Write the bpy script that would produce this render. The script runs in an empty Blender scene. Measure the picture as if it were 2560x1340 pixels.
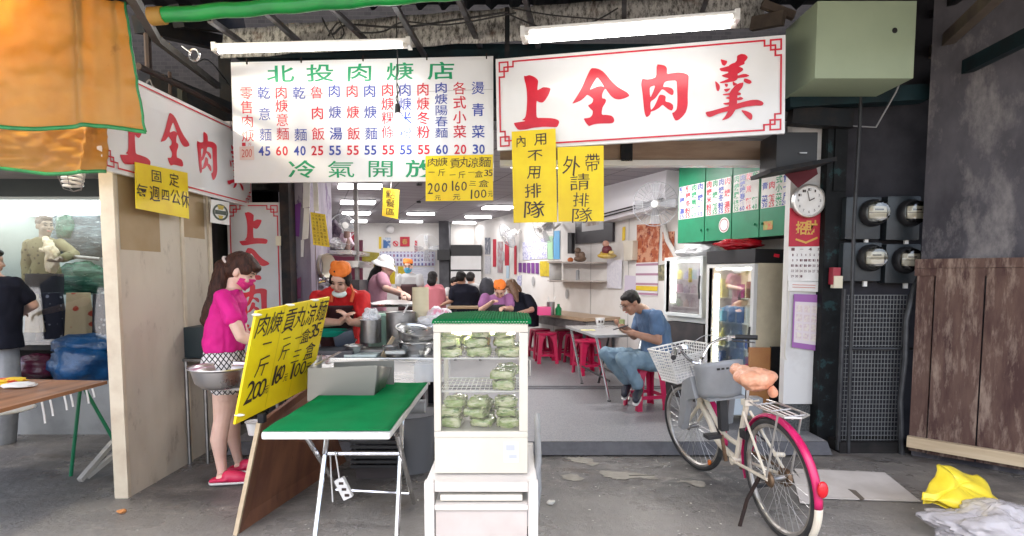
import bpy, bmesh, math, random
from mathutils import Vector, Matrix, noise
from mathutils.geometry import tessellate_polygon
random.seed(7)
V = Vector
SC = bpy.context.scene
COL = SC.collection
R = math.radians

# ------------------------------------------------------------------ camera, light, exposure
F, CU, CV, PITCH, EYE = 1400.0, 1280.0, 788.0, R(4.0), 1.45
cam = bpy.data.cameras.new('camera'); camo = bpy.data.objects.new('camera', cam); COL.objects.link(camo)
camo.location = (0, 0, EYE); camo.rotation_euler = (R(90) - PITCH, 0, 0)
cam.sensor_width = 36.0; cam.sensor_fit = 'HORIZONTAL'; cam.lens = 36.0 * F / 2560.0
cam.shift_y = (CV - 670.0) / 2560.0
cam.clip_start = 0.05; cam.clip_end = 2000
SC.camera = camo
world = bpy.data.worlds.new('World'); SC.world = world; world.use_nodes = True
wn = world.node_tree.nodes; wl = world.node_tree.links
bg = wn['Background']; sky = wn.new('ShaderNodeTexSky'); sky.sky_type = 'NISHITA'; sky.sun_disc = False
SUN_EL, SUN_ROT = R(68), R(200)
sky.sun_elevation = SUN_EL; sky.sun_rotation = SUN_ROT
sky.air_density = 1.0; sky.dust_density = 6.0; sky.ozone_density = 0.6
wl.new(sky.outputs[0], bg.inputs[0]); bg.inputs[1].default_value = 0.15
sun = bpy.data.lights.new('sun', 'SUN'); suno = bpy.data.objects.new('sun', sun); COL.objects.link(suno)
sun.energy = 1.0; sun.angle = R(14); sun.color = (1.0, 0.95, 0.88)
suno.location = (0, -10, 20)
suno.rotation_euler = (R(90) - SUN_EL, 0, R(180) - SUN_ROT + R(0))
SC.view_settings.view_transform = 'Standard'; SC.view_settings.look = 'None'
SC.view_settings.exposure = 2.42; SC.view_settings.gamma = 1.0
SC.render.engine = 'CYCLES'
SC.cycles.use_denoising = True; SC.cycles.max_bounces = 8; SC.cycles.diffuse_bounces = 4
SC.cycles.glossy_bounces = 4; SC.cycles.transparent_max_bounces = 12; SC.cycles.sample_clamp_indirect = 6.0
SC.cycles.caustics_reflective = False; SC.cycles.caustics_refractive = False

# ------------------------------------------------------------------ helpers: where things of the photograph stand
def ray(u, v):
    a = (u - CU) / F; b = (CV - v) / F
    return V((a, math.cos(PITCH) + math.sin(PITCH) * b, -math.sin(PITCH) + math.cos(PITCH) * b))
EYEP = V((0, 0, EYE))
def P(u, v, y):
    d = ray(u, v); return EYEP + d * (y / d.y)
def G(u, v, z=0.0):
    d = ray(u, v); return EYEP + d * ((z - EYE) / d.z)
def PX(u, v, x):
    d = ray(u, v); return EYEP + d * (x / d.x)
def PL(u, v, p, n):
    d = ray(u, v); return EYEP + d * ((V(p) - EYEP).dot(V(n)) / d.dot(V(n)))

# ------------------------------------------------------------------ helpers: objects
WM = {}
def tag(o, label=None, cat=None, group=None, kind=None):
    if label: o['label'] = label
    if cat: o['category'] = cat
    if group: o['group'] = group
    if kind: o['kind'] = kind
    return o
def thing(name, label, cat, loc=(0, 0, 0), rz=0.0, group=None, mtx=None):
    o = bpy.data.objects.new(name, None); COL.objects.link(o); o.empty_display_size = 0.1
    m = mtx if mtx is not None else Matrix.Translation(V(loc)) @ Matrix.Rotation(rz, 4, 'Z')
    o.matrix_world = m; WM[o.name] = m.copy()
    return tag(o, label, cat, group)
def basis(d):
    d = V(d).normalized(); a = V((0, 0, 1)) if abs(d.z) < 0.95 else V((1, 0, 0))
    x = d.cross(a).normalized(); return x, x.cross(d).normalized(), d
class MB:
    def __init__(self): self.v = []; self.f = []
    def add(self, vs, fs):
        b = len(self.v); self.v += [V(p) for p in vs]; self.f += [tuple(i + b for i in q) for q in fs]; return self
    def quad(self, a, b, c, d): return self.add([a, b, c, d], [(0, 1, 2, 3)])
    def box(self, lo, hi, m=None):
        x0, y0, z0 = lo; x1, y1, z1 = hi
        vs = [V(p) for p in ((x0,y0,z0),(x1,y0,z0),(x1,y1,z0),(x0,y1,z0),(x0,y0,z1),(x1,y0,z1),(x1,y1,z1),(x0,y1,z1))]
        if m is not None: vs = [m @ p for p in vs]
        return self.add(vs, [(0,3,2,1),(4,5,6,7),(0,1,5,4),(1,2,6,5),(2,3,7,6),(3,0,4,7)])
    def cbox(self, c, s, m=None):
        c = V(c); h = V(s) / 2; return self.box(c - h, c + h, m)
    def bar(self, a, b, w, h, up=(0, 0, 1)):
        a = V(a); b = V(b); d = (b - a).normalized(); u = V(up); s = d.cross(u)
        if s.length < 1e-4: s = d.cross(V((0, 1, 0)))
        s.normalize(); u = s.cross(d).normalized(); s = s * (w / 2); u = u * (h / 2)
        return self.add([a-s-u,a+s-u,a+s+u,a-s+u,b-s-u,b+s-u,b+s+u,b-s+u], [(0,3,2,1),(4,5,6,7),(0,1,5,4),(1,2,6,5),(2,3,7,6),(3,0,4,7)])
    def tube(self, pts, r, n=8, close=False, cap=True):
        pts = [V(p) for p in pts]; k = len(pts); rs = r if isinstance(r, (list, tuple)) else [r] * k
        x = None; vs = []; fs = []
        for i in range(k):
            if close: d = pts[(i + 1) % k] - pts[i - 1]
            else: d = pts[min(i + 1, k - 1)] - pts[max(i - 1, 0)]
            d = d.normalized() if d.length > 1e-9 else V((0, 0, 1))
            if x is None: x, y, _ = basis(d)
            else:
                x = (x - d * x.dot(d)); x = x.normalized() if x.length > 1e-6 else basis(d)[0]
                y = d.cross(x) * -1
            y = x.cross(d).normalized()
            for j in range(n):
                t = 2 * math.pi * j / n; vs.append(pts[i] + (x * math.cos(t) + y * math.sin(t)) * rs[i])
        for i in range(k if close else k - 1):
            for j in range(n):
                a = i * n + j; b = i * n + (j + 1) % n; c = ((i + 1) % k) * n + (j + 1) % n; d2 = ((i + 1) % k) * n + j
                fs.append((a, b, c, d2))
        if cap and not close:
            fs.append(tuple(range(n))[::-1]); fs.append(tuple((k - 1) * n + j for j in range(n)))
        return self.add(vs, fs)
    def lathe(self, prof, c=(0, 0, 0), n=20, axis=(0, 0, 1), sx=1.0, sy=1.0):
        x, y, d = basis(axis); c = V(c); vs = []; fs = []; k = len(prof)
        if abs(d.z) > 0.999: x, y, d = V((1, 0, 0)), V((0, 1, 0)), V((0, 0, 1 if d.z > 0 else -1))
        for r, h in prof:
            for j in range(n):
                t = 2 * math.pi * j / n; vs.append(c + d * h + (x * math.cos(t) * sx + y * math.sin(t) * sy) * r)
        for i in range(k - 1):
            for j in range(n): fs.append((i*n+j, i*n+(j+1)%n, (i+1)*n+(j+1)%n, (i+1)*n+j))
        if prof[0][0] > 1e-6: fs.append(tuple(range(n))[::-1])
        if prof[-1][0] > 1e-6: fs.append(tuple((k - 1) * n + j for j in range(n)))
        return self.add(vs, fs)
    def ell(self, c, r, m=None, n=14, k=9):
        c = V(c); vs = []; fs = []
        for i in range(k + 1):
            th = math.pi * i / k
            for j in range(n):
                t = 2 * math.pi * j / n
                p = V((r[0]*math.sin(th)*math.cos(t), r[1]*math.sin(th)*math.sin(t), r[2]*math.cos(th)))
                vs.append(c + (m @ p if m is not None else p))
        for i in range(k):
            for j in range(n): fs.append((i*n+j, (i+1)*n+j, (i+1)*n+(j+1)%n, i*n+(j+1)%n))
        return self.add(vs, fs)
    def torus(self, c, R0, r, axis=(0, 0, 1), n=36, k=8):
        x, y, d = basis(axis); c = V(c)
        return self.tube([c + (x*math.cos(2*math.pi*i/n) + y*math.sin(2*math.pi*i/n)) * R0 for i in range(n)], r, k, close=True)
    def sheet(self, fn, nu, nv):
        vs = [fn(i / nu, j / nv) for j in range(nv + 1) for i in range(nu + 1)]
        fs = [(j*(nu+1)+i, j*(nu+1)+i+1, (j+1)*(nu+1)+i+1, (j+1)*(nu+1)+i) for j in range(nv) for i in range(nu)]
        return self.add(vs, fs)
    def jitter(self, amp, sc=4.0, seed=0.0):
        o = V((seed, seed * 1.7, seed * 0.3))
        self.v = [p + noise.noise_vector(p * sc + o) * amp for p in self.v]; return self
    def build(self, name, m, parent=None, world=False, smooth=None, bevel=0.0, thick=0.0, sub=0, auto=35):
        me = bpy.data.meshes.new(name); vs = self.v
        if world and parent is not None:
            inv = WM[parent.name].inverted(); vs = [inv @ p for p in vs]
        me.from_pydata([tuple(p) for p in vs], [], self.f)
        bm = bmesh.new(); bm.from_mesh(me); bmesh.ops.remove_doubles(bm, verts=bm.verts, dist=1e-6)
        bmesh.ops.recalc_face_normals(bm, faces=bm.faces)
        if bevel:
            bmesh.ops.bevel(bm, geom=[e for e in bm.edges if len(e.link_faces) == 2 and e.calc_face_angle(0) > R(30)], offset=bevel, segments=2, profile=0.7, affect='EDGES', clamp_overlap=True)
        for e in bm.edges: e.smooth = not (len(e.link_faces) == 2 and e.calc_face_angle(0) > R(auto))
        for f in bm.faces: f.smooth = True if smooth is None else smooth
        bm.to_mesh(me); bm.free()
        o = bpy.data.objects.new(name, me); COL.objects.link(o)
        if thick:
            s = o.modifiers.new('solid', 'SOLIDIFY'); s.thickness = thick; s.offset = 0
        if sub:
            s = o.modifiers.new('sub', 'SUBSURF'); s.levels = sub; s.render_levels = sub
        me.materials.append(m)
        if parent is not None:
            o.parent = parent; WM[o.name] = WM[parent.name]
        else: WM[o.name] = Matrix.Identity(4)
        return o
def dup(root, mtx=None, label=None, group=None, loc=None, rz=0.0):
    r = root.copy(); COL.objects.link(r)
    m = mtx if mtx is not None else Matrix.Translation(V(loc)) @ Matrix.Rotation(rz, 4, 'Z')
    r.matrix_world = m; WM[r.name] = m
    if label: r['label'] = label
    if group: r['group'] = group
    def rec(a, b):
        for ch in [o for o in bpy.data.objects if o.parent == a]:
            c = ch.copy(); COL.objects.link(c); c.parent = b; WM[c.name] = m; rec(ch, c)
    rec(root, r)
    return r

# ------------------------------------------------------------------ helpers: materials
MT = {}
def mat(name, col, rough=0.55, metal=0.0, col2=None, scale=6.0, lo=0.4, hi=0.65, bump=0.0, bscale=None, stretch=(1, 1, 1), spec=0.5, emit=0.0, alpha=1.0, trans=0.0, detail=6.0, coat=0.0, rvar=0.0, col3=None, scale3=20.0, lo3=0.58, hi3=0.66, sss=0.0):
    if name in MT: return MT[name]
    m = bpy.data.materials.new(name); m.use_nodes = True; MT[name] = m
    nt = m.node_tree; N = nt.nodes; L = nt.links; b = N['Principled BSDF']
    c4 = lambda c: (c[0], c[1], c[2], 1.0)
    b.inputs['Base Color'].default_value = c4(col); b.inputs['Roughness'].default_value = rough
    b.inputs['Metallic'].default_value = metal; b.inputs['Specular IOR Level'].default_value = spec
    b.inputs['Alpha'].default_value = alpha; b.inputs['Transmission Weight'].default_value = trans
    b.inputs['Coat Weight'].default_value = coat
    if sss: b.inputs['Subsurface Weight'].default_value = sss; b.inputs['Subsurface Radius'].default_value = (0.02, 0.008, 0.004)
    if emit:
        b.inputs['Emission Color'].default_value = c4(col); b.inputs['Emission Strength'].default_value = emit
    if col2 is not None or bump or rvar or col3 is not None:
        tc = N.new('ShaderNodeTexCoord'); mp = N.new('ShaderNodeMapping'); L.new(tc.outputs['Object'], mp.inputs[0]); mp.inputs['Scale'].default_value = stretch
        def nz(s, d=detail, r=0.6):
            n = N.new('ShaderNodeTexNoise'); n.inputs['Scale'].default_value = s; n.inputs['Detail'].default_value = d; n.inputs['Roughness'].default_value = r
            L.new(mp.outputs[0], n.inputs['Vector']); return n
        def ramp(src, a, z):
            r = N.new('ShaderNodeMapRange'); r.inputs[1].default_value = a; r.inputs[2].default_value = z; L.new(src, r.inputs[0]); return r
        out = None
        if col2 is not None:
            n = nz(scale); r = ramp(n.outputs['Fac'], lo, hi); x = N.new('ShaderNodeMix'); x.data_type = 'RGBA'
            x.inputs[6].default_value = c4(col); x.inputs[7].default_value = c4(col2); L.new(r.outputs[0], x.inputs[0]); out = x.outputs[2]
        if col3 is not None:
            n = nz(scale3, 8.0, 0.7); r = ramp(n.outputs['Fac'], lo3, hi3); x = N.new('ShaderNodeMix'); x.data_type = 'RGBA'
            if out is not None: L.new(out, x.inputs[6])
            else: x.inputs[6].default_value = c4(col)
            x.inputs[7].default_value = c4(col3); L.new(r.outputs[0], x.inputs[0]); out = x.outputs[2]
        if out is not None: L.new(out, b.inputs['Base Color'])
        if rvar:
            n = nz(scale * 0.7); r = N.new('ShaderNodeMapRange'); r.inputs[1].default_value = 0.3; r.inputs[2].default_value = 0.7
            r.inputs[3].default_value = max(0.03, rough - rvar); r.inputs[4].default_value = min(1, rough + rvar); L.new(n.outputs['Fac'], r.inputs[0]); L.new(r.outputs[0], b.inputs['Roughness'])
        if bump:
            n = nz(bscale or scale * 3); q = N.new('ShaderNodeBump'); q.inputs['Strength'].default_value = bump; q.inputs['Distance'].default_value = 0.01
            L.new(n.outputs['Fac'], q.inputs['Height']); L.new(q.outputs[0], b.inputs['Normal'])
    return m
def lamp_mat(name, col, strength):
    if name in MT: return MT[name]
    m = bpy.data.materials.new(name); m.use_nodes = True; MT[name] = m; N = m.node_tree.nodes; N.clear()
    e = N.new('ShaderNodeEmission'); e.inputs[0].default_value = (*col, 1); e.inputs[1].default_value = strength
    o = N.new('ShaderNodeOutputMaterial'); m.node_tree.links.new(e.outputs[0], o.inputs[0]); return m
def film_mat(name, col, opacity, rough=0.25, bump=0.6, bscale=18.0):
    """thin plastic film: part clear, part glossy"""
    if name in MT: return MT[name]
    m = bpy.data.materials.new(name); m.use_nodes = True; MT[name] = m; N = m.node_tree.nodes; L = m.node_tree.links
    b = N['Principled BSDF']; b.inputs['Base Color'].default_value = (*col, 1); b.inputs['Roughness'].default_value = rough
    tc = N.new('ShaderNodeTexCoord'); n = N.new('ShaderNodeTexNoise'); n.inputs['Scale'].default_value = bscale; n.inputs['Detail'].default_value = 5
    L.new(tc.outputs['Object'], n.inputs['Vector']); q = N.new('ShaderNodeBump'); q.inputs['Strength'].default_value = bump; q.inputs['Distance'].default_value = 0.02
    L.new(n.outputs['Fac'], q.inputs['Height']); L.new(q.outputs[0], b.inputs['Normal'])
    t = N.new('ShaderNodeBsdfTransparent'); t.inputs[0].default_value = (0.9 + 0.1 * col[0], 0.9 + 0.1 * col[1], 0.9 + 0.1 * col[2], 1)
    x = N.new('ShaderNodeMixShader'); x.inputs[0].default_value = opacity; L.new(t.outputs[0], x.inputs[1]); L.new(b.outputs[0], x.inputs[2]); L.new(x.outputs[0], N['Material Output'].inputs[0]); return m
def glass_mat(name, tint=(1, 1, 1), refl=0.08):
    if name in MT: return MT[name]
    m = bpy.data.materials.new(name); m.use_nodes = True; MT[name] = m; N = m.node_tree.nodes; L = m.node_tree.links; N.clear()
    t = N.new('ShaderNodeBsdfTransparent'); t.inputs[0].default_value = (*tint, 1); g = N.new('ShaderNodeBsdfGlossy'); g.inputs['Roughness'].default_value = 0.03
    fr = N.new('ShaderNodeFresnel'); fr.inputs[0].default_value = 1.45; ad = N.new('ShaderNodeMath'); ad.operation = 'MULTIPLY_ADD'; ad.inputs[1].default_value = 0.9; ad.inputs[2].default_value = refl * 0.3
    L.new(fr.outputs[0], ad.inputs[0]); x = N.new('ShaderNodeMixShader'); L.new(ad.outputs[0], x.inputs[0]); L.new(t.outputs[0], x.inputs[1]); L.new(g.outputs[0], x.inputs[2])
    o = N.new('ShaderNodeOutputMaterial'); L.new(x.outputs[0], o.inputs[0]); return m
def pattern_mat(name, build, rough=0.8):
    """material whose colour comes from build(nodes, links, coords) -> colour socket"""
    if name in MT: return MT[name]
    m = bpy.data.materials.new(name); m.use_nodes = True; MT[name] = m; N = m.node_tree.nodes; L = m.node_tree.links
    b = N['Principled BSDF']; b.inputs['Roughness'].default_value = rough
    tc = N.new('ShaderNodeTexCoord'); L.new(build(N, L, tc.outputs['Object']), b.inputs['Base Color']); return m

WHITE = mat('white_enamel', (0.80, 0.80, 0.79), 0.22, col2=(0.70, 0.69, 0.66), scale=2.2, lo=0.5, hi=0.8, col3=(0.5, 0.47, 0.42), scale3=9, lo3=0.70, hi3=0.80)
BOARDW = mat('white_sign_board', (0.80, 0.81, 0.82), 0.16, col2=(0.74, 0.74, 0.73), scale=1.6, lo=0.45, hi=0.8, col3=(0.5, 0.46, 0.4), scale3=11, lo3=0.72, hi3=0.8)
PAPER = mat('white_paper', (0.78, 0.77, 0.75), 0.7, col2=(0.70, 0.68, 0.64), scale=8)
REDP = mat('red_sign_paint', (0.64, 0.012, 0.035), 0.3, col2=(0.55, 0.01, 0.03), scale=9)
BLUEP = mat('blue_sign_paint', (0.03, 0.06, 0.36), 0.35)
GREENP = mat('green_sign_paint', (0.005, 0.30, 0.12), 0.35)
INK = mat('black_marker_ink', (0.035, 0.018, 0.015), 0.5)
YEL = mat('yellow_card', (0.88, 0.68, 0.004), 0.45, col2=(0.80, 0.56, 0.004), scale=3, bump=0.05, bscale=4)
YELS = mat('yellow_paper', (0.72, 0.52, 0.03), 0.6, col2=(0.66, 0.46, 0.03), scale=6)
STEEL = mat('stainless_steel', (0.62, 0.62, 0.61), 0.30, 1.0, rvar=0.08, scale=3, stretch=(1, 1, 8))
STEELD = mat('dull_steel', (0.36, 0.35, 0.34), 0.42, 1.0, col2=(0.24, 0.23, 0.22), scale=7, rvar=0.1)
CHROME = mat('chrome_tube', (0.75, 0.75, 0.76), 0.16, 1.0, col2=(0.5, 0.48, 0.46), scale=14, lo=0.5, hi=0.75)
ALU = mat('aluminium', (0.70, 0.70, 0.72), 0.33, 1.0, rvar=0.1, scale=8)
BLACK = mat('black_plastic', (0.018, 0.018, 0.02), 0.45)
DARK = mat('dark_painted_steel', (0.012, 0.014, 0.017), 0.55, col2=(0.026, 0.022, 0.02), scale=9)
RUST = mat('rusty_iron', (0.035, 0.022, 0.018), 0.75, col2=(0.03, 0.025, 0.025), scale=14)
GREYP = mat('grey_plastic', (0.33, 0.34, 0.35), 0.45, col2=(0.28, 0.29, 0.30), scale=8)
WPLAST = mat('white_plastic', (0.72, 0.71, 0.68), 0.4, col2=(0.62, 0.60, 0.56), scale=7, lo=0.5, hi=0.8)
BAGW = film_mat('white_plastic_bag', (0.82, 0.82, 0.84), 0.72)
GLASS = glass_mat('clear_glass')
TUBE = lamp_mat('lit_fluorescent_tube', (1.0, 0.97, 0.93), 5.0)
TUBEIN = lamp_mat('lit_ceiling_tube', (1.0, 0.97, 0.97), 4.0)

# ------------------------------------------------------------------ helpers: flat boards and lettering
class Quad:
    """a flat board given by its corners top left, top right, bottom right, bottom left"""
    def __init__(s, tl, tr, br, bl):
        s.tl, s.tr, s.br, s.bl = V(tl), V(tr), V(br), V(bl)
        s.n = (s.tr - s.bl).cross(s.tl - s.br).normalized(); c = (s.tl + s.tr + s.br + s.bl) / 4
        if s.n.dot(EYEP - c) < 0: s.n = -s.n
        s.c = c
        s.w = ((s.tr - s.tl).length + (s.br - s.bl).length) / 2; s.h = ((s.tl - s.bl).length + (s.tr - s.br).length) / 2
    def at(s, x, y, off=0.0):       # x 0..1 left to right, y 0..1 TOP to bottom
        a = s.tl.lerp(s.tr, x); b = s.bl.lerp(s.br, x); return a.lerp(b, y) + s.n * off
    def inv(s, u, v):
        p = PL(u, v, s.c, s.n); x = y = 0.5
        for _ in range(6):
            e = p - s.at(x, y); dx = (s.at(x + .01, y) - s.at(x - .01, y)) / .02; dy = (s.at(x, y + .01) - s.at(x, y - .01)) / .02
            a, b, c, d, f = dx.dot(dx), dx.dot(dy), dy.dot(dy), dx.dot(e), dy.dot(e); D = a * c - b * b
            x += (d * c - b * f) / D; y += (a * f - b * d) / D
        return x, y
    def slab(s, t, mb=None, x0=0, x1=1, y0=0, y1=1, front=0.0, nx=1, ny=1, wave=0.0):
        mb = mb or MB()
        if wave:
            def fn(i, j):
                q = s.at(x0 + (x1 - x0) * i, y0 + (y1 - y0) * j); return q + s.n * (front + wave * noise.noise(q * 3.1))
            return mb.sheet(fn, nx, ny)
        fr = [s.at(x0, y0, front), s.at(x1, y0, front), s.at(x1, y1, front), s.at(x0, y1, front)]
        bk = [p - s.n * t for p in fr]
        return mb.add(fr + bk, [(0,1,2,3),(7,6,5,4),(0,4,5,1),(1,5,6,2),(2,6,7,3),(3,7,4,0)])
def uvquad(pts, y=None, plane=None, ys=None):
    if plane: return Quad(*[PL(u, v, *plane) for u, v in pts])
    if ys: return Quad(*[P(u, v, yy) for (u, v), yy in zip(pts, ys)])
    return Quad(*[P(u, v, y) for u, v in pts])
_gl = {}
WORK = bpy.data.scenes.new('workbench')
def evaluated(o):
    """mesh of o with its modifiers, worked out in an empty scene of its own (quick)"""
    WORK.collection.objects.link(o); vl = WORK.view_layers[0]; vl.update(); dg = vl.depsgraph; dg.update()
    return bpy.data.meshes.new_from_object(o.evaluated_get(dg))
def glyph(ch, bold=0.0):
    k = (ch, bold)
    if k not in _gl:
        c = bpy.data.curves.new('glyph', 'FONT'); c.body = ch; c.offset = bold; c.resolution_u = 3
        o = bpy.data.objects.new('glyph', c); me = evaluated(o)
        _gl[k] = ([(v.co.x, v.co.y) for v in me.vertices], [tuple(p.vertices) for p in me.polygons])
        bpy.data.objects.remove(o); bpy.data.curves.remove(c); bpy.data.meshes.remove(me)
    return _gl[k]
def put(mb, q, ch, cx, cy, w, h, off=0.0025, bold=0.0, fit=None, rot=0.0, shear=0.0, hand=0.0, seed=0):
    """one character centred at (cx, cy) of board q, w and h as shares of the board"""
    vs, fs = glyph(ch, bold)
    if not vs: return
    xs = [a for a, b in vs]; ys = [b for a, b in vs]
    if fit is None: fit = ord(ch) < 0x2000
    if fit: x0, x1, y0, y1 = min(xs), max(xs), min(ys), max(ys)
    else: x0, x1, y0, y1 = 0.0, 1.0, -0.12, 0.88
    out = []
    ca, sa = math.cos(rot), math.sin(rot); asp = (w * q.w) / max(1e-6, h * q.h)
    for a, b in vs:
        x = (a - x0) / (x1 - x0) - 0.5; y = (b - y0) / (y1 - y0) - 0.5
        if hand:
            d = noise.noise_vector(V((x * 2.3 + seed * 3.1, y * 2.3 - seed, ord(ch) * 0.37 + seed))) * hand; x += d.x; y += d.y
        x += shear * y
        xx = x * asp; x2 = (xx * ca - y * sa) / asp; y2 = xx * sa + y * ca
        out.append(q.at(cx + x2 * w, cy - y2 * h, off))
    mb.add(out, fs)
def poly(mb, loops):
    flat = [p for l in loops for p in l]
    mb.add(flat, [tuple(t) for t in tessellate_polygon(loops)])

# ================================================================== THE SETTING
FLOOR = 0.10
def concrete_ground():
    m = bpy.data.materials.new('worn_concrete'); m.use_nodes = True; N = m.node_tree.nodes; L = m.node_tree.links; b = N['Principled BSDF']
    tc = N.new('ShaderNodeTexCoord')
    def nz(s, d=8, r=0.62, st=(1, 1, 1), dist=0.0):
        mp = N.new('ShaderNodeMapping'); mp.inputs['Scale'].default_value = st; L.new(tc.outputs['Object'], mp.inputs[0])
        n = N.new('ShaderNodeTexNoise'); n.inputs['Scale'].default_value = s; n.inputs['Detail'].default_value = d; n.inputs['Roughness'].default_value = r; n.inputs['Distortion'].default_value = dist
        L.new(mp.outputs[0], n.inputs['Vector']); return n.outputs['Fac']
    def rng(s, a, z):
        r = N.new('ShaderNodeMapRange'); r.inputs[1].default_value = a; r.inputs[2].default_value = z; L.new(s, r.inputs[0]); return r.outputs[0]
    def mix(f, a, c):
        x = N.new('ShaderNodeMix'); x.data_type = 'RGBA'; L.new(f, x.inputs[0])
        if isinstance(a, tuple): x.inputs[6].default_value = (*a, 1)
        else: L.new(a, x.inputs[6])
        x.inputs[7].default_value = (*c, 1); return x.outputs[2]
    c = mix(rng(nz(0.9, 8, 0.6), 0.40, 0.60), (0.170, 0.158, 0.146), (0.055, 0.052, 0.051))
    c = mix(rng(nz(2.6, 10, 0.7, (1, 2.0, 1), 0.6), 0.52, 0.70), c, (0.25, 0.23, 0.20))
    c = mix(rng(nz(5.5, 10, 0.75, (1, 2.6, 1), 1.2), 0.62, 0.70), c, (0.40, 0.365, 0.31))
    c = mix(rng(nz(4.0, 8, 0.7, (1, 1.6, 1), 0.8), 0.60, 0.72), c, (0.018, 0.018, 0.019))
    c = mix(rng(nz(1.9, 9, 0.7, (1, 1.5, 1), 0.9), 0.56, 0.70), c, (0.085, 0.058, 0.042))
    c = mix(rng(nz(9.0, 10, 0.8, (1, 2.0, 1), 1.5), 0.60, 0.66), c, (0.30, 0.28, 0.24))
    c = mix(rng(nz(60, 3, 0.6), 0.66, 0.74), c, (0.20, 0.19, 0.17))
    # a paler strip nearer the lane
    sx = N.new('ShaderNodeSeparateXYZ'); L.new(tc.outputs['Object'], sx.inputs[0])
    ml = N.new('ShaderNodeMath'); ml.operation = 'MULTIPLY_ADD'; ml.inputs[1].default_value = 1.3; L.new(nz(1.1, 7, 0.6), ml.inputs[0]); 
    L.new(sx.outputs['Y'], ml.inputs[2])
    r = N.new('ShaderNodeMapRange'); r.inputs[1].default_value = 4.45; r.inputs[2].default_value = 3.75; L.new(ml.outputs[0], r.inputs[0])
    r2 = N.new('ShaderNodeMath'); r2.operation = 'MULTIPLY'; r2.inputs[1].default_value = 0.62; L.new(r.outputs[0], r2.inputs[0])
    c = mix(r2.outputs[0], c, (0.31, 0.295, 0.27))
    L.new(c, b.inputs['Base Color'])
    L.new(rng(nz(1.7, 6), 0.2, 1.1), b.inputs['Roughness'])
    q = N.new('ShaderNodeBump'); q.inputs['Strength'].default_value = 0.8; q.inputs['Distance'].default_value = 0.016; L.new(nz(11, 10, 0.75), q.inputs['Height']); L.new(q.outputs[0], b.inputs['Normal'])
    return m
tag(MB().quad((-60, -60, 0), (60, -60, 0), (60, 60, 0), (-60, 60, 0)).build('ground', concrete_ground()), 'dark worn concrete pavement with pale stains in front of the shop', 'pavement', kind='structure')

TERR = mat('speckled_grey_terrazzo', (0.26, 0.26, 0.265), 0.42, col2=(0.175, 0.175, 0.185), scale=95, lo=0.42, hi=0.6, col3=(0.45, 0.45, 0.45), scale3=130, lo3=0.58, hi3=0.64, bump=0.05, bscale=80)
THRESH = mat('grey_threshold_concrete', (0.105, 0.106, 0.115), 0.6, col2=(0.075, 0.075, 0.083), scale=12)
b = MB()
b.add([(-2.3, 4.50, FLOOR), (2.58, 4.50, FLOOR), (2.58, 5.0, FLOOR), (3.4, 5.0, FLOOR), (3.4, 14.2, FLOOR), (-6, 14.2, FLOOR), (-2.3, 5.2, FLOOR)], [(0, 1, 2, 3, 4, 5, 6)])
tag(b.build('shop_floor', TERR), 'grey speckled terrazzo floor inside the noodle shop', 'floor', kind='structure')
b = MB(); b.add([(-2.3, 4.42, 0.012), (2.58, 4.42, 0.012), (2.58, 4.497, FLOOR - .002), (-2.3, 4.497, FLOOR - .002)], [(0, 1, 2, 3)])
tag(b.build('threshold_ramp', THRESH), 'smooth dark grey ramp across the shop entrance', 'ramp', kind='structure')
b = MB(); b.box((-2.0, 6.62, FLOOR + .001), (1.9, 6.72, FLOOR + .006)); b.box((-2.0, 6.76, FLOOR + .001), (1.9, 6.80, FLOOR + .006))
tag(b.build('floor_joint_strip', THRESH), 'dark joint strips crossing the terrazzo floor beside the folding table', 'floor strip', kind='structure')

WALLW = mat('dirty_white_wall', (0.72, 0.70, 0.67), 0.6, col2=(0.60, 0.56, 0.52), scale=1.7, lo=0.45, hi=0.8, col3=(0.42, 0.38, 0.34), scale3=5, lo3=0.68, hi3=0.85)
def wx(y): return 5.2 - 0.45 * y
DR = V((-0.45, 1, 0)).normalized(); NR = V((-DR.y, DR.x, 0))      # along the right wall, and out of it into the room
if NR.x > 0: NR = -NR
def wall_pt(y, off=0.0, z=0.0):
    return V((wx(y), y, z)) + NR * off
def onwall(u, v, off=0.012):
    return PL(u, v, V((wx(8), 8, 0)) + NR * off, NR)
def wallquad(pts, off=0.012): return Quad(*[onwall(u, v, off) for u, v in pts])
CEIL = 2.72; BACKY = 13.6
b = MB(); p0 = wall_pt(4.9); p1 = wall_pt(13.9)
b.add([p0, p1, p1 - NR * .12, p0 - NR * .12, p0 + V((0,0,3.2)), p1 + V((0,0,3.2)), p1 - NR*.12 + V((0,0,3.2)), p0 - NR*.12 + V((0,0,3.2))], [(0,1,5,4),(2,3,7,6),(1,2,6,5),(3,0,4,7),(4,5,6,7)])
tag(b.build('side_wall', WALLW), 'dirty white panelled wall along the right of the dining room', 'wall')
b = MB(); b.box((-7, BACKY, 0), (1.5, BACKY + .12, 3.2)); tag(b.build('rear_wall', WALLW), 'white wall at the far end of the dining room', 'wall')
b = MB(); q0, q1 = V((-1.95, 5.6, 0)), V((-4.7, 13.7, 0)); up = V((0, 0, 3.2))
b.add([q0, q1, q1 + up, q0 + up, q0 - V((.12,0,0)), q1 - V((.12,0,0)), q1 - V((.12,0,0)) + up, q0 - V((.12,0,0)) + up], [(0,1,2,3),(7,6,5,4),(0,4,5,1),(3,2,6,7),(0,3,7,4),(1,5,6,2)])
tag(b.build('kitchen_wall', mat('grimy_kitchen_wall', (0.36, 0.33, 0.33), 0.6, col2=(0.22, 0.18, 0.20), scale=3, col3=(0.12, 0.09, 0.10), scale3=7)), 'grimy grey wall along the left of the kitchen', 'wall')
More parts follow.
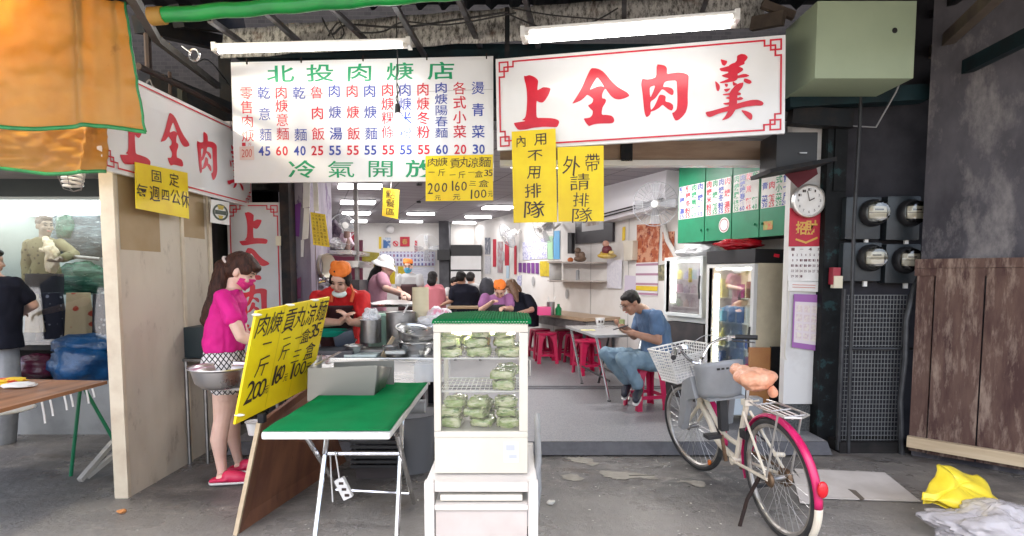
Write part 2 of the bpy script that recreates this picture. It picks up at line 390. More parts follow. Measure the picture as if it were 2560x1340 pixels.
def ceil_col(N, L, co):
    mp = N.new('ShaderNodeMapping'); L.new(co, mp.inputs[0]); mp.inputs['Rotation'].default_value = (0, 0, R(-20))
    t = N.new('ShaderNodeTexBrick'); t.offset = 0.0; t.inputs['Scale'].default_value = 1.0; t.inputs['Brick Width'].default_value = 0.6; t.inputs['Row Height'].default_value = 0.3
    t.inputs['Mortar Size'].default_value = 0.008; t.inputs['Color1'].default_value = (0.36, 0.34, 0.36, 1); t.inputs['Color2'].default_value = (0.32, 0.30, 0.32, 1); t.inputs['Mortar'].default_value = (0.15, 0.14, 0.15, 1)
    L.new(mp.outputs[0], t.inputs[0]); return t.outputs[0]
b = MB(); b.box((-7, 5.0, CEIL), (3.3, 14, CEIL + .08)); tag(b.build('ceiling', pattern_mat('ceiling_tiles', ceil_col)), 'grey tiled ceiling of the dining room', 'ceiling', kind='structure')

# ---- arcade roof over the shop front
CORR = mat('dirty_corrugated_steel', (0.04, 0.04, 0.043), 0.6, 0.3, col2=(0.02, 0.019, 0.019), scale=5, col3=(0.09, 0.075, 0.06), scale3=9, lo3=0.6, hi3=0.72)
b = MB(); N_ = 180
def corr(i, j):
    x = -6 + 12 * i; y = 0.2 + 4.75 * j; s = (x * 5.0) % 1.0; h = 0.045 if s < .22 else (0.0 if s > .34 and s < .88 else .022)  # unseen front part of the roof drawn forward to block the sun
    return V((x, y, 3.86 - 0.02 * (y) - h))
b.sheet(corr, 480, 4)
tag(b.build('arcade_roof', CORR, thick=0.004), 'dirty corrugated steel canopy roof over the pavement', 'canopy roof')
def galv_col(N, L, co):
    n1 = N.new('ShaderNodeTexNoise'); n1.inputs['Scale'].default_value = 38; n1.inputs['Detail'].default_value = 7; n1.inputs['Roughness'].default_value = .75
    mp = N.new('ShaderNodeMapping'); mp.inputs['Scale'].default_value = (1.0, 1, .35); L.new(co, mp.inputs[0]); L.new(mp.outputs[0], n1.inputs['Vector'])
    r = N.new('ShaderNodeValToRGB'); L.new(n1.outputs[0], r.inputs[0]); e = r.color_ramp.elements
    e[0].position = .38; e[0].color = (.06, .055, .05, 1); e[1].position = .56; e[1].color = (.50, .49, .46, 1)
    n2 = N.new('ShaderNodeTexNoise'); n2.inputs['Scale'].default_value = 3.5; n2.inputs['Detail'].default_value = 8; L.new(co, n2.inputs['Vector'])
    mr = N.new('ShaderNodeMapRange'); mr.inputs[1].default_value = .62; mr.inputs[2].default_value = .70; L.new(n2.outputs[0], mr.inputs[0])
    x = N.new('ShaderNodeMix'); x.data_type = 'RGBA'; L.new(mr.outputs[0], x.inputs[0]); L.new(r.outputs[0], x.inputs[6]); x.inputs[7].default_value = (.10, .05, .03, 1); return x.outputs[2]
GALV = pattern_mat('rusting_galvanised_sheet', galv_col, 0.55)
q = Quad(P(560, 75, 4.95), P(1905, -28, 4.72), P(1905, 72, 4.72), P(560, 152, 4.95))
b = MB()
def gal(i, j):
    p = q.at(i, j); return p + V((0, -0.05 * j + 0.012 * noise.noise(p * 5), 0.015 * noise.noise(V((p.x * 3, 2, 1)))))
b.sheet(gal, 60, 4); tag(b.build('gutter_fascia', GALV, thick=.01), 'mottled rusting galvanised steel fascia above the two long lamps', 'fascia')
BRK = pattern_mat('near_black_brick', lambda N, L, co: (lambda t, s: (L.new(co, s.inputs[0]), setattr(s.inputs['Rotation'], 'default_value', (R(90), 0, 0)), L.new(s.outputs[0], t.inputs[0]), setattr(t.inputs['Scale'], 'default_value', 7), setattr(t.inputs['Color1'], 'default_value', (.012, .011, .012, 1)), setattr(t.inputs['Color2'], 'default_value', (.005, .005, .006, 1)), setattr(t.inputs['Mortar'], 'default_value', (.016, .015, .015, 1)), t.outputs[0])[-1])(N.new('ShaderNodeTexBrick'), N.new('ShaderNodeMapping')), 0.8)  # near-black brick colours with slightly paler mortar
b = MB(); b.box((-7, 5.62, 2.3), (-2.0, 5.75, 4.2)); b.box((-2.6, 5.45, 2.8), (3.6, 5.6, 4.2))
tag(b.build('upper_brick_wall', BRK), 'near-black brick wall above the signs', 'wall')
TEAL = mat('dark_teal_painted_steel', (0.012, 0.030, 0.036), 0.5, col2=(0.014, 0.019, 0.022), scale=5, col3=(0.04, 0.075, 0.08), scale3=16, lo3=0.64, hi3=0.7)
b = MB(); b.box((-2.35, 4.96, 2.98), (3.2, 5.16, 3.44)); b.box((-2.35, 4.90, 3.30), (3.2, 4.96, 3.37))
tag(b.build('lintel_beam', TEAL), 'dark teal steel lintel running behind the shop signs', 'beam')
ro = thing('roof_brace', 'thin grey steel brace hanging from the canopy roof above the menu board', 'brace')
RODM = mat('grey_steel_angle', (0.13, 0.13, 0.14), 0.5, 0.5, col2=(0.08, 0.07, 0.07), scale=11)
braces = [((525, 55, 4.1), (640, 135, 4.95)), ((665, 35, 4.2), (765, 125, 4.95)), ((825, 20, 4.2), (930, 120, 4.95)), ((985, 15, 4.2), (1065, 150, 4.95)), ((1140, -10, 4.2), (1200, 120, 4.95)), ((1300, -40, 4.2), (1345, 120, 4.9)), ((1560, -60, 4.2), (1560, 75, 4.85)), ((1785, -60, 4.2), (1745, 60, 4.8))]
names = ['leftmost', 'second from the left', 'third from the left', 'above the hanging bulb', 'right of the hanging bulb', 'behind the left end of the wide lamp', 'over the middle of the wide lamp', 'over the right end of the wide lamp']
bpy.data.objects.remove(ro)
for (a, c), nm in zip(braces, names):
    b = MB(); b.bar(P(*a), P(*c), .035, .012); b.bar(P(*a) + V((.015, 0, .012)), P(*c) + V((.015, 0, .012)), .012, .035)
    tag(b.build('roof_brace', RODM), 'slanting grey steel brace under the canopy, ' + nm, 'brace', 'steel braces under the canopy')
b = MB(); b.box(P(1262, 160, 4.62) - V((0, .02, 0)), P(1274, 20, 4.62) + V((0, .02, 0))); tag(b.build('sign_hanger', DARK), 'black steel strap holding the big sign at its top left corner', 'hanger')
CAB = mat('black_cable', (0.012, 0.012, 0.013), 0.5)
def cable(pts, r, label, name='cable', m=None, group=None):
    ps = [P(*p) for p in pts]; out = []
    for i in range(len(ps) - 1):
        a, c = ps[i], ps[i + 1]; pm = ps[max(i - 1, 0)]; pn = ps[min(i + 2, len(ps) - 1)]
        for k in range(6):
            t = k / 6; out.append(0.5 * ((2 * a) + (c - pm) * t + (2 * pm - 5 * a + 4 * c - pn) * t * t + (3 * a - pm - 3 * c + pn) * t ** 3))
    out.append(ps[-1]); return tag(MB().tube(out, r, 6).build(name, m or CAB), label, 'cable', group)
cable([(805, 45, 4.6), (830, 85, 4.6), (870, 62, 4.6), (1000, 68, 4.6), (1150, 48, 4.55), (1270, 30, 4.5)], .008, 'thick black cable along the fascia, starting in a loop at the left')
cable([(820, 90, 4.55), (850, 55, 4.55), (900, 80, 4.55), (960, 78, 4.55), (1010, 55, 4.5), (1120, 62, 4.5), (1290, 32, 4.45)], .006, 'thin black cable drooping in waves along the fascia')
cable([(1270, 35, 4.4), (1380, 75, 4.5), (1480, 55, 4.5), (1545, 20, 4.45)], .006, 'black cable sagging above the left end of the wide lamp')
cable([(1280, 20, 4.35), (1400, 40, 4.5), (1600, 50, 4.5), (1840, 25, 4.4)], .005, 'long black cable hanging just above the wide lamp')
cable([(835, 30, 4.5), (860, 80, 4.5), (840, 100, 4.5), (825, 75, 4.5)], .006, 'short loose loop of black cable under the fascia')

# ---- shop front frame
PLY = mat('brown_plywood', (0.32, 0.22, 0.15), 0.6, col2=(0.26, 0.17, 0.115), scale=4, stretch=(1, 1, 6))
b = MB(); a = P(1250, 352, 4.94); c = P(1962, 402, 4.94); b.box((a.x, 4.94, c.z), (3.0, 4.98, a.z))
hd = tag(b.build('header_panel', PLY), 'brown plywood header panel below the big red sign', 'panel')
b = MB(); z = P(1600, 411, 4.93).z; b.box((a.x, 4.90, z - .015), (2.9, 5.0, c.z - .001)); b.build('white_trim', WHITE, hd)
b = MB(); s0 = P(1552, 350, 4.92); s1 = P(1580, 404, 4.92); b.box((s0.x, 4.9, s1.z), (s1.x, 4.937, s0.z)); b.build('steel_plate', DARK, hd)
COLW = mat('flaking_dark_column_paint', (0.007, 0.008, 0.009), 0.6, col2=(0.013, 0.014, 0.015), scale=7, col3=(0.02, 0.045, 0.048), scale3=7, lo3=0.57, hi3=0.63)
b = MB(); a = G(2045, 1150); x0 = P(2050, 800, 4.7).x; x1 = P(2098, 800, 4.7).x; b.box((x0, 4.68, 0), (x1, 4.98, 3.0)); b.box((x0 + .05, 4.665, 2.15), (x1 - .01, 4.677, 2.75))
tag(b.build('steel_column', COLW), 'dark flaking steel column between the calendars and the electricity meters', 'column')
b = MB(); x0 = P(704, 700, 5.25).x; b.box((x0, 5.25, 0), (x0 + .085, 5.4, 3.1)); tag(b.build('steel_post', mat('black_sooty_post', (0.02, 0.02, 0.022), .6, col2=(.05, .035, .03), scale=8)), 'narrow black post right of the vertical shop sign', 'post')
b = MB(); x0 = P(1968, 700, 4.78).x; x1 = P(2053, 700, 4.78).x; zb = P(2010, 1010, 4.78).z
b.box((x0, 4.78, zb), (x1, 4.86, 2.9))
wp = tag(b.build('white_door_panel', mat('grimy_white_panel', (0.66, 0.65, 0.63), .5, col2=(.5, .48, .46), scale=3, lo=.5, hi=.75, col3=(.25, .24, .22), scale3=9, lo3=.66, hi3=.74)), 'tall white grimy panel carrying the clock and calendars', 'panel')
b = MB(); b.box((x0, 4.80, 0), (x1, 4.85, zb - .01)); tag(b.build('lower_grille', mat('dark_mesh_grille', (.03, .035, .035), .7, col2=(.12, .12, .12), scale=60)), 'dark perforated panel below the white clock panel', 'grille')
b = MB(); p = P(1928, 338, 4.6); q2 = P(2010, 425, 4.6); b.box((p.x, 4.5, q2.z), (q2.x + .05, 4.8, p.z))
bx = tag(b.build('black_box', BLACK, bevel=.01), 'black metal box above the wall clock', 'box')
b = MB(); p = P(1998, 382, 4.49); b.box((p.x, 4.485, p.z - .006), (p.x + .06, 4.499, p.z + .004)); b.build('handle', STEELD, bx)
b = MB(); p = P(1900, 437, 4.45); b.bar(p, P(2060, 408, 4.45), .35, .03); tag(b.build('black_shelf', DARK), 'black board slanting under the black box', 'shelf')
b = MB(); b.add([P(1955, 430, 4.6), P(2040, 415, 4.6), P(2045, 435, 4.62), P(1995, 470, 4.62), P(1955, 430, 4.66), P(2040, 415, 4.66), P(2045, 435, 4.66), P(1995, 470, 4.66)], [(0,1,2,3),(7,6,5,4),(0,4,5,1),(1,5,6,2),(2,6,7,3),(3,7,4,0)])
tag(b.build('maroon_cloth', mat('maroon_cloth', (.10, .012, .02), .8)), 'maroon cloth tucked above the wall clock', 'cloth')

# ---- right side: door of planks, concrete wall, meters, cage
W0 = G(2268, 1140); W1 = G(2560, 1192); DW = (W1 - W0).normalized(); NW = V((DW.y, -DW.x, 0))
if NW.dot(-W0) < 0: NW = -NW
def wpt(s, z, o=0.0): return V((W0.x, W0.y, 0)) + DW * s + NW * o + V((0, 0, z))
CONC = mat('stained_concrete_wall', (0.105, 0.099, 0.110), 0.85, col2=(0.042, 0.040, 0.047), scale=1.6, stretch=(1, 1, .45), lo=.38, hi=.62, col3=(0.27, 0.25, 0.245), scale3=2.3, lo3=.52, hi3=.72, bump=.4, bscale=9)
b = MB(); b.add([wpt(.02, 0, -.05), wpt(3.5, 0, -.05), wpt(3.5, 4.1, -.05), wpt(.02, 4.1, -.05), wpt(.02, 0, -.2), wpt(3.5, 0, -.2), wpt(3.5, 4.1, -.2), wpt(.02, 4.1, -.2)], [(0,1,2,3),(7,6,5,4),(0,4,5,1),(2,6,7,3),(3,7,4,0),(1,5,6,2)])
tag(b.build('concrete_wall', CONC), 'dark stained concrete wall above the plank door', 'wall')
WOODD = mat('weathered_maroon_planks', (0.125, 0.076, 0.060), 0.7, col2=(0.068, 0.036, 0.032), scale=3.6, stretch=(3, 3, .6), col3=(0.26, 0.19, 0.15), scale3=5, lo3=.50, hi3=.66, bump=.4, bscale=26)
dr = thing('plank_door', 'weathered maroon plank door on the right', 'door', (W0.x, W0.y, 0))
ztop = P(2300, 648, W0.y).z; xs = [0, .12, .42, .70, .86, 1.12, 1.4, 1.75, 2.1, 2.5]
b = MB()
for i in range(len(xs) - 1):
    s0, s1 = xs[i] + .006, xs[i + 1] - .004; o = .012 * (i % 2) + .004 * (i % 3)
    b.add([wpt(s0, .05, o), wpt(s1, .05, o), wpt(s1, ztop - .13, o), wpt(s0, ztop - .13, o), wpt(s0, .05, -.04), wpt(s1, .05, -.04), wpt(s1, ztop - .13, -.04), wpt(s0, ztop - .13, -.04)], [(0,1,2,3),(7,6,5,4),(0,4,5,1),(1,5,6,2),(2,6,7,3),(3,7,4,0)])
b.build('planks', WOODD, dr, world=True)
b = MB()
for z0, z1, o in ((ztop - .07, ztop, .022), (ztop - .13, ztop - .072, .014)): 
    b.add([wpt(-.01, z0, o), wpt(2.5, z0, o), wpt(2.5, z1, o), wpt(-.01, z1, o), wpt(-.01, z0, -.02), wpt(2.5, z0, -.02), wpt(2.5, z1, -.02), wpt(-.01, z1, -.02)], [(0,1,2,3),(7,6,5,4),(0,4,5,1),(1,5,6,2),(2,6,7,3),(3,7,4,0)])
b.build('top_rail', WOODD, dr, world=True)
TIMB = mat('pale_timber', (0.55, 0.44, 0.29), 0.6, col2=(0.46, 0.35, 0.22), scale=3, stretch=(.5, .5, 6))
b = MB(); b.bar(wpt(0.0, .135, .05), wpt(2.2, .12, .05), .05, .085); tag(b.build('timber_batten', TIMB), 'pale timber batten lying across the foot of the plank door', 'batten')
b = MB(); b.box((2.62, 4.72, 0), (4.4, 4.80, 4.1)); tag(b.build('meter_board', mat('dark_mottled_board', (.035, .034, .040), .75, col2=(.021, .020, .024), scale=4, col3=(.05, .047, .045), scale3=11, lo3=.66, hi3=.72)), 'dark mottled board behind the electricity meters', 'board')  # very dark board, mottled at random
MCASE = mat('blackened_meter_case', (.028, .036, .042), .4, col2=(.018, .022, .026), scale=6)
MDIAL = mat('cream_meter_dial', (.72, .66, .50), .4)
MGL = glass_mat('meter_glass', (.85, .85, .85), .3)
mets = [(2112, 2205, 492, 598, 2180, 533, 'upper left'), (2215, 2303, 490, 600, 2274, 533, 'upper right'), (2105, 2206, 606, 703, 2174, 645, 'lower left'), (2212, 2303, 610, 708, 2262, 650, 'lower right')]
for (u0, u1, v0, v1, cu, cv, nm) in mets:
    a = P(u0, v1, 4.62); c = P(u1, v0, 4.62); t = thing('electricity_meter', 'black electricity meter with a round cream dial, ' + nm + ' of four', 'meter', (a.x, 4.72, a.z), group='electricity meters')
    b = MB(); b.box((a.x, 4.62, a.z), (c.x, 4.718, c.z)); b.build('case', MCASE, t, world=True, bevel=.012)
    ce = P(cu, cv, 4.62); b = MB(); b.lathe([(.11, 0), (.11, .03), (.098, .06), (.092, .065)], (ce.x, 4.619, ce.z), 28, (0, -1, 0)); b.build('rim', BLACK, t, world=True)
    b = MB(); b.cbox((ce.x, 4.55, ce.z), (.145, .008, .10)); dl = b.build('dial', MDIAL, t, world=True, bevel=.02)
    b = MB(); b.cbox((ce.x, 4.543, ce.z - .002), (.145, .004, .004)); b.cbox((ce.x + .01, 4.543, ce.z + .022), (.07, .004, .012)); b.build('register', INK, dl, world=True)
    b = MB(); b.lathe([(.09, 0), (.088, .03), (.07, .05), (0, .058)], (ce.x, 4.552, ce.z), 28, (0, -1, 0)); b.build('glass_cover', MGL, t, world=True)
    b = MB(); lo = P((u0 + u1) / 2 + 8, v1 + 4, 4.64); b.box((lo.x - .015, 4.64, lo.z - .03), (lo.x + .015, 4.66, lo.z + .02)); b.build('seal_tag', WPLAST, t, world=True)
cg = thing('wire_cage', 'tall wire mesh cage under the electricity meters', 'cage', (2.9, 4.55, 0))
wz = P(2190, 738, 4.55).z; cx0 = P(2100, 900, 4.55).x; cx1 = P(2262, 900, 4.55).x
WIRE = mat('grey_cage_wire', (.16, .165, .165), .5, .3)
b = MB()
for i in range(21): x = cx0 + (cx1 - cx0) * i / 20; b.cbox((x, 4.56, (wz + .06) / 2), (.0045, .0045, wz - .06))
for i in range(34): z = .06 + (wz - .06) * i / 33; b.cbox(((cx0 + cx1) / 2, 4.555, z), (cx1 - cx0, .0045, .0055))
b.build('wire_mesh', WIRE, cg, world=True)
b = MB()
PIPE = mat('grey_conduit', (.045, .047, .05), .5, .3, col2=(.025, .025, .028), scale=9)
zm = P(2190, 872, 4.52).z
b.tube([(cx0, 4.53, .02), (cx0, 4.53, wz + .05)], .018, 10); b.tube([(cx0, 4.53, zm), (cx1 + .06, 4.53, zm)], .013, 10)
b.build('pipe_frame', PIPE, cg, world=True)
tag(MB().tube([P(2255, 1165, 4.48), P(2250, 1000, 4.48), P(2262, 900, 4.48), P(2265, 800, 4.48), P(2285, 720, 4.5), P(2300, 690, 4.55)], .022, 10).build('conduit', PIPE), 'grey conduit pipe bending up beside the plank door', 'pipe')
tag(MB().tube([P(2120, 1155, 4.5), P(2128, 800, 4.5), P(2135, 560, 4.5), P(2150, 300, 4.55), P(2152, 150, 4.6)], .014, 8).build('conduit', PIPE), 'thin grey conduit pipe running up past the left meters', 'pipe')
tag(MB().box((cx0, 4.5, 0), (cx1 + .1, 4.72, .09)).build('cage_plinth', mat('dark_concrete_plinth', (.025, .022, .021), .8, col2=(.014, .014, .014), scale=8)), 'dark concrete plinth under the wire cage', 'plinth')
cb = MB(); p = P(2085, 690, 4.64); cb.box((p.x - .03, 4.6, p.z - .07), (p.x + .03, 4.665, p.z + .07)); o = tag(cb.build('switch_box', mat('red_switch', (.35, .03, .05), .4)), 'small red and grey switch box on the dark column', 'switch')
cb = MB(); p = P(2093, 702, 4.6); cb.box((p.x - .03, 4.59, p.z - .06), (p.x + .04, 4.64, p.z + .04)); tag(cb.build('doorbell_plate', MDIAL), 'cream plate below the red switch box', 'plate')

# ---- green air box and rafters at the upper right
GB = mat('pale_green_duct_paint', (.33, .40, .275), .5, col2=(.29, .355, .24), scale=2.5, lo=.4, hi=.8, col3=(.16, .19, .13), scale3=6, lo3=.7, hi3=.78)
b = MB(); a = P(2037, 196, 4.15); c = P(2292, 20, 4.15); b.box((a.x, 4.15, a.z), (c.x, 4.62, c.z + .05)); gb = tag(b.build('duct_box', GB, bevel=.006), 'large pale green metal box fixed under the canopy', 'duct box')
b = MB(); p = P(2237, 76, 4.15); b.ell(p, (.02, .006, .02)); b.build('bolt', DARK, gb)
b = MB(); b.bar(P(1965, 255, 4.63), P(2310, 235, 4.63), .14, .12); tag(b.build('green_beam', TEAL), 'dark teal steel beam under the green duct box', 'beam')
b = MB(); b.bar(P(1975, 290, 4.66), P(2125, 300, 4.66), .10, .14); tag(b.build('door_head', DARK), 'dark rolling door housing right of the big sign', 'housing')
b = MB(); b.bar(P(2305, 158, 5.0), P(2530, -50, 3.4), .07, .09); tag(b.build('wooden_rafter', mat('grey_wood', (.12, .095, .07), .7, col2=(.08, .06, .05), scale=5)), 'bare wooden rafter sloping up at the upper right', 'rafter')
b = MB(); b.bar(P(2308, 222, 4.9), P(2600, 75, 3.6), .06, .10); tag(b.build('teal_rafter', TEAL), 'dark teal steel rafter on the concrete wall', 'rafter')
b = MB(); b.bar(P(2300, 60, 5.0), P(2440, -40, 4.0), .05, .06); tag(b.build('thin_rafter', DARK), 'dark thin rafter right of the green duct box', 'rafter')
tag(MB().tube([P(2118, 150 + 170 + i * 0, 4.7) for i in range(1)] + [P(2130, 315, 4.7), P(2190, 318, 4.6), P(2240, 230, 4.5), P(2250, 205, 4.45)], .007, 6).build('loose_wire', mat('grey_wire', (.25, .25, .26), .5)), 'loose grey wire curling below the green duct box', 'wire')
b = MB(); b.bar(P(1880, 60, 4.6), P(1960, 45, 4.4), .05, .10); b.bar(P(1905, 10, 4.5), P(1985, 40, 4.5), .04, .06); tag(b.build('broken_beam_end', mat('old_beam_wood', (.08, .06, .045), .8, col2=(.04, .03, .025), scale=6)), 'splintered end of an old wooden beam near the wide lamp', 'beam')
for i, (pa, pb, w, h, lab) in enumerate((((345, 60, 4.3), (560, 110, 5.2), .09, .12, 'dark timber under the canopy, upper one beside the tarpaulin'), ((360, 210, 4.6), (590, 300, 5.3), .16, .22, 'dark timber under the canopy, just above the side sign'), ((440, 40, 4.5), (600, 60, 5.2), .10, .16, 'dark timber under the canopy, below the green roll'), ((560, 110, 5.2), (570, 330, 5.3), .10, .10, 'dark upright timber left of the menu board'))):
    b = MB(); b.bar(P(*pa), P(*pb), w, h); tag(b.build('roof_timber', DARK), lab, 'timber', 'dark timbers under the canopy')
cable([(350, 240, 4.0), (372, 200, 4.0), (382, 215, 4.0), (392, 225, 4.0)], .005, 'loose grey wire tied above the side sign', m=RODM)
cable([(410, 120, 4.4), (470, 165, 4.5), (520, 150, 4.6), (575, 215, 4.9)], .006, 'black cable drooping across the dark timbers at the upper left')

# ================================================================== SIGNS
CH = {
 '上': [[(315,155),(350,165),(420,140),(500,165),(560,205),(597,250),(590,330),(575,445),(640,410),(690,380),(780,385),(840,405),(835,440),(800,530),(740,630),(690,680),(650,685),(600,670),(570,645),(560,700),(560,900),(570,985),(700,985),(860,990),(940,1005),(1000,1035),(1010,1070),(990,1130),(960,1170),(850,1165),(700,1160),(500,1180),(350,1215),(205,1225),(150,1160),(110,1085),(200,1070),(300,1055),(350,1040),(270,1030),(330,990),(355,930),(370,800),(378,620),(370,450),(350,320),(325,240)]],
 '全': [[(1640,5),(1720,5),(1800,25),(1880,75),(1960,165),(2050,275),(2160,375),(2260,435),(2350,485),(2400,550),(2300,600),(2190,625),(2100,610),(2030,555),(1970,480),(1920,405),(1890,440),(1855,520),(1855,600),(1910,605),(1935,635),(1920,690),(1865,770),(1850,850),(1848,925),(1950,925),(2040,940),(2085,985),(2095,1040),(2080,1075),(2030,1095),(1850,1095),(1720,1105),(1640,1130),(1600,1150),(1555,1110),(1520,1060),(1490,995),(1560,990),(1620,975),(1660,930),(1675,850),(1620,800),(1570,740),(1640,705),(1670,670),(1680,610),(1630,570),(1560,525),(1510,580),(1440,640),(1350,680),(1260,710),(1320,620),(1400,490),(1470,360),(1530,220),(1590,90)], '-', [(1760,175),(1830,265),(1900,380),(1850,360),(1770,365),(1690,400),(1610,435),(1640,370),(1690,280)]],
 '肉': [[(345,275),(420,280),(490,300),(520,345),(515,440),(600,425),(700,412),(790,420),(860,445),(885,475),(875,600),(865,800),(868,950),(840,1070),(780,1150),(710,1210),(660,1218),(630,1170),(600,1090),(640,1075),(680,1030),(690,950),(692,800),(685,650),(680,545),(560,550),(490,565),(465,600),(450,655),(530,655),(600,675),(632,720),(625,780),(600,795),(540,760),(480,710),(435,690),(390,750),(320,850),(245,895),(240,960),(250,1045),(300,990),(350,890),(390,785),(450,785),(500,810),(490,900),(560,910),(620,950),(625,1010),(600,1055),(540,1030),(480,980),(445,950),(380,1010),(310,1050),(250,1065),(240,1110),(215,1140),(175,1165),(145,1100),(125,950),(110,770),(85,620),(90,560),(105,515),(180,530),(260,520),(340,490)], '-', [(230,655),(325,625),(290,730),(241,835),(231,760)]],
 '羹': [[(1690,130),(1760,100),(1830,110),(1875,155),(1850,200),(1815,235),(1820,270),(1740,305),(1715,315),(1700,470),(1660,545),(1560,560),(1540,520),(1545,300),(1600,265),(1660,245),(1690,205)],
  [(1390,345),(1480,325),(1560,300),(1720,310),(1790,340),(1795,375),(1700,440),(1540,400),(1480,398),(1420,390)], [(1425,465),(1500,435),(1560,415),(1700,465),(1780,440),(1840,435),(1905,465),(1850,490),(1780,500),(1600,520),(1480,495)],
  [(1395,575),(1460,555),(1540,520),(1700,490),(1700,525),(1650,560),(1540,580),(1420,595)], [(1810,510),(1860,520),(1920,545),(1940,580),(1900,608),(1840,590),(1800,560)], [(1415,190),(1470,205),(1530,220),(1515,270),(1480,305),(1440,285),(1425,240)],
  [(1320,555),(1360,580),(1400,625),(1405,680),(1380,730),(1350,715),(1335,650)], [(1480,600),(1540,605),(1535,645),(1510,660),(1490,640)], [(1620,560),(1660,590),(1700,605),(1630,645),(1615,600)],
  [(1665,625),(1740,590),(1800,580),(1785,650),(1750,700),(1700,750),(1690,900),(1690,1000),(1650,1060),(1600,1140),(1530,1190),(1430,1220),(1490,1150),(1540,1060),(1560,900),(1560,760),(1600,700)],
  [(1465,695),(1530,685),(1590,680),(1520,745),(1490,730)], [(1445,780),(1520,765),(1700,740),(1755,760),(1755,790),(1700,800),(1550,795),(1460,797)], [(1485,845),(1550,820),(1700,840),(1750,820),(1795,845),(1780,870),(1710,885),(1550,860)],
  [(1450,930),(1530,920),(1600,900),(1600,960),(1540,955),(1480,955)], [(1155,1080),(1260,1060),(1400,1020),(1550,980),(1690,935),(1820,900),(1930,875),(2040,872),(2110,900),(2137,935),(2110,970),(1980,970),(1800,995),(1660,1040),(1520,1070),(1400,1095),(1240,1165),(1190,1150)],
  [(1745,1040),(1850,1060),(1930,1100),(1950,1150),(1935,1205),(1905,1210),(1840,1150)]],
}
def smooth_loop(l):
    out = []; n = len(l)
    for i in range(n):       # one round of corner cutting, kept tight so that brush corners stay
        a, c = l[i], l[(i + 1) % n]
        out += [(a[0]*.8+c[0]*.2, a[1]*.8+c[1]*.2), (a[0]*.2+c[0]*.8, a[1]*.2+c[1]*.8)]
    return out
def groups_of(ch):
    g = []; d = CH[ch]; i = 0
    while i < len(d):
        if i + 1 < len(d) and d[i + 1] == '-': g.append([d[i], d[i + 2]]); i += 3
        else: g.append([d[i]]); i += 1
    return g
BOXC = {k: (min(x for l in d if l != '-' for x, y in l), min(y for l in d if l != '-' for x, y in l), max(x for l in d if l != '-' for x, y in l), max(y for l in d if l != '-' for x, y in l)) for k, d in CH.items()}
def brush(mb, q, ch, fx, off=.003):
    """traced brush character; fx maps trace coordinates to board shares"""
    for k, g in enumerate(groups_of(ch)):
        poly(mb, [[q.at(*fx(x, y), off + .0004 * k) for x, y in smooth_loop(l)] for l in g])
def brush_at(mb, q, ch, cx, cy, w, h, off=.003):
    x0, y0, x1, y1 = BOXC[ch]; brush(mb, q, ch, lambda x, y: (cx + ((x - x0) / (x1 - x0) - .5) * w, cy + ((y - y0) / (y1 - y0) - .5) * h), off)
def line(mb, q, a, c, t, off=.0028):
    """a stroke on board q from share a to share c, t metres wide"""
    pa, pc = q.at(*a, off), q.at(*c, off); d = (pc - pa).normalized(); s = d.cross(q.n) * (t / 2); pa = pa - d * (t / 2); pc = pc + d * (t / 2)
    mb.quad(pa - s, pc - s, pc + s, pa + s)
def fret(mb, q, t=.011, m=.035, k=.075, corners=(0, 1, 2, 3), edges=True):
    """red border with a square knot in each corner"""
    W, H = q.w, q.h; e = [0.0]
    def L_(p, r): e[0] += .0001; line(mb, q, (p[0] / W, p[1] / H), (r[0] / W, r[1] / H), t, .0028 + e[0])
    for c in corners:
        sx = 1 if c in (0, 3) else -1; sy = 1 if c in (0, 1) else -1; ox = 0 if sx > 0 else W; oy = 0 if sy > 0 else H
        f = lambda x, y: (ox + sx * x, oy + sy * y)
        L_(f(m, m), f(m + k, m)); L_(f(m + k, m), f(m + k, m + k)); L_(f(m + k, m + k), f(m, m + k)); L_(f(m, m + k), f(m, m))
        L_(f(m + k * .55, m + k * .55), f(m + k * 1.6, m + k * .55)); L_(f(m + k * .55, m + k * .55), f(m + k * .55, m + k * 1.6)); L_(f(m + k * 1.6, m + k * .55), f(m + k * 1.6, m)) ; L_(f(m + k * .55, m + k * 1.6), f(m, m + k * 1.6))
    if edges:
        g = m + k * 1.6
        L_((g, m), (W - g, m)); L_((g, H - m), (W - g, H - m)); L_((m, g), (m, H - g)); L_((W - m, g), (W - m, H - g))

# ---- big white sign with four red characters
q = uvquad([(1239, 148), (1964, 87), (1962, 333), (1243, 376)], ys=(4.60, 4.15, 4.15, 4.60))
QBIG = q
t = thing('shop_sign', 'big white sign with four red brush characters over the entrance', 'sign', q.c)
q.slab(.03).build('board', BOARDW, t, world=True)
b = MB()
for ch, ox, oy, s in (('上', 1270, 170, 7.881), ('全', 1270, 170, 7.881), ('肉', 1590, 120, 6.7), ('羹', 1590, 120, 6.7)):
    brush(b, q, ch, lambda x, y: q.inv(ox + x / s, oy + y / s))
b.build('brush_lettering', REDP, t, world=True, smooth=False)
b = MB(); fret(b, q, .012, .03, .07); b.build('red_border', REDP, t, world=True, smooth=False)

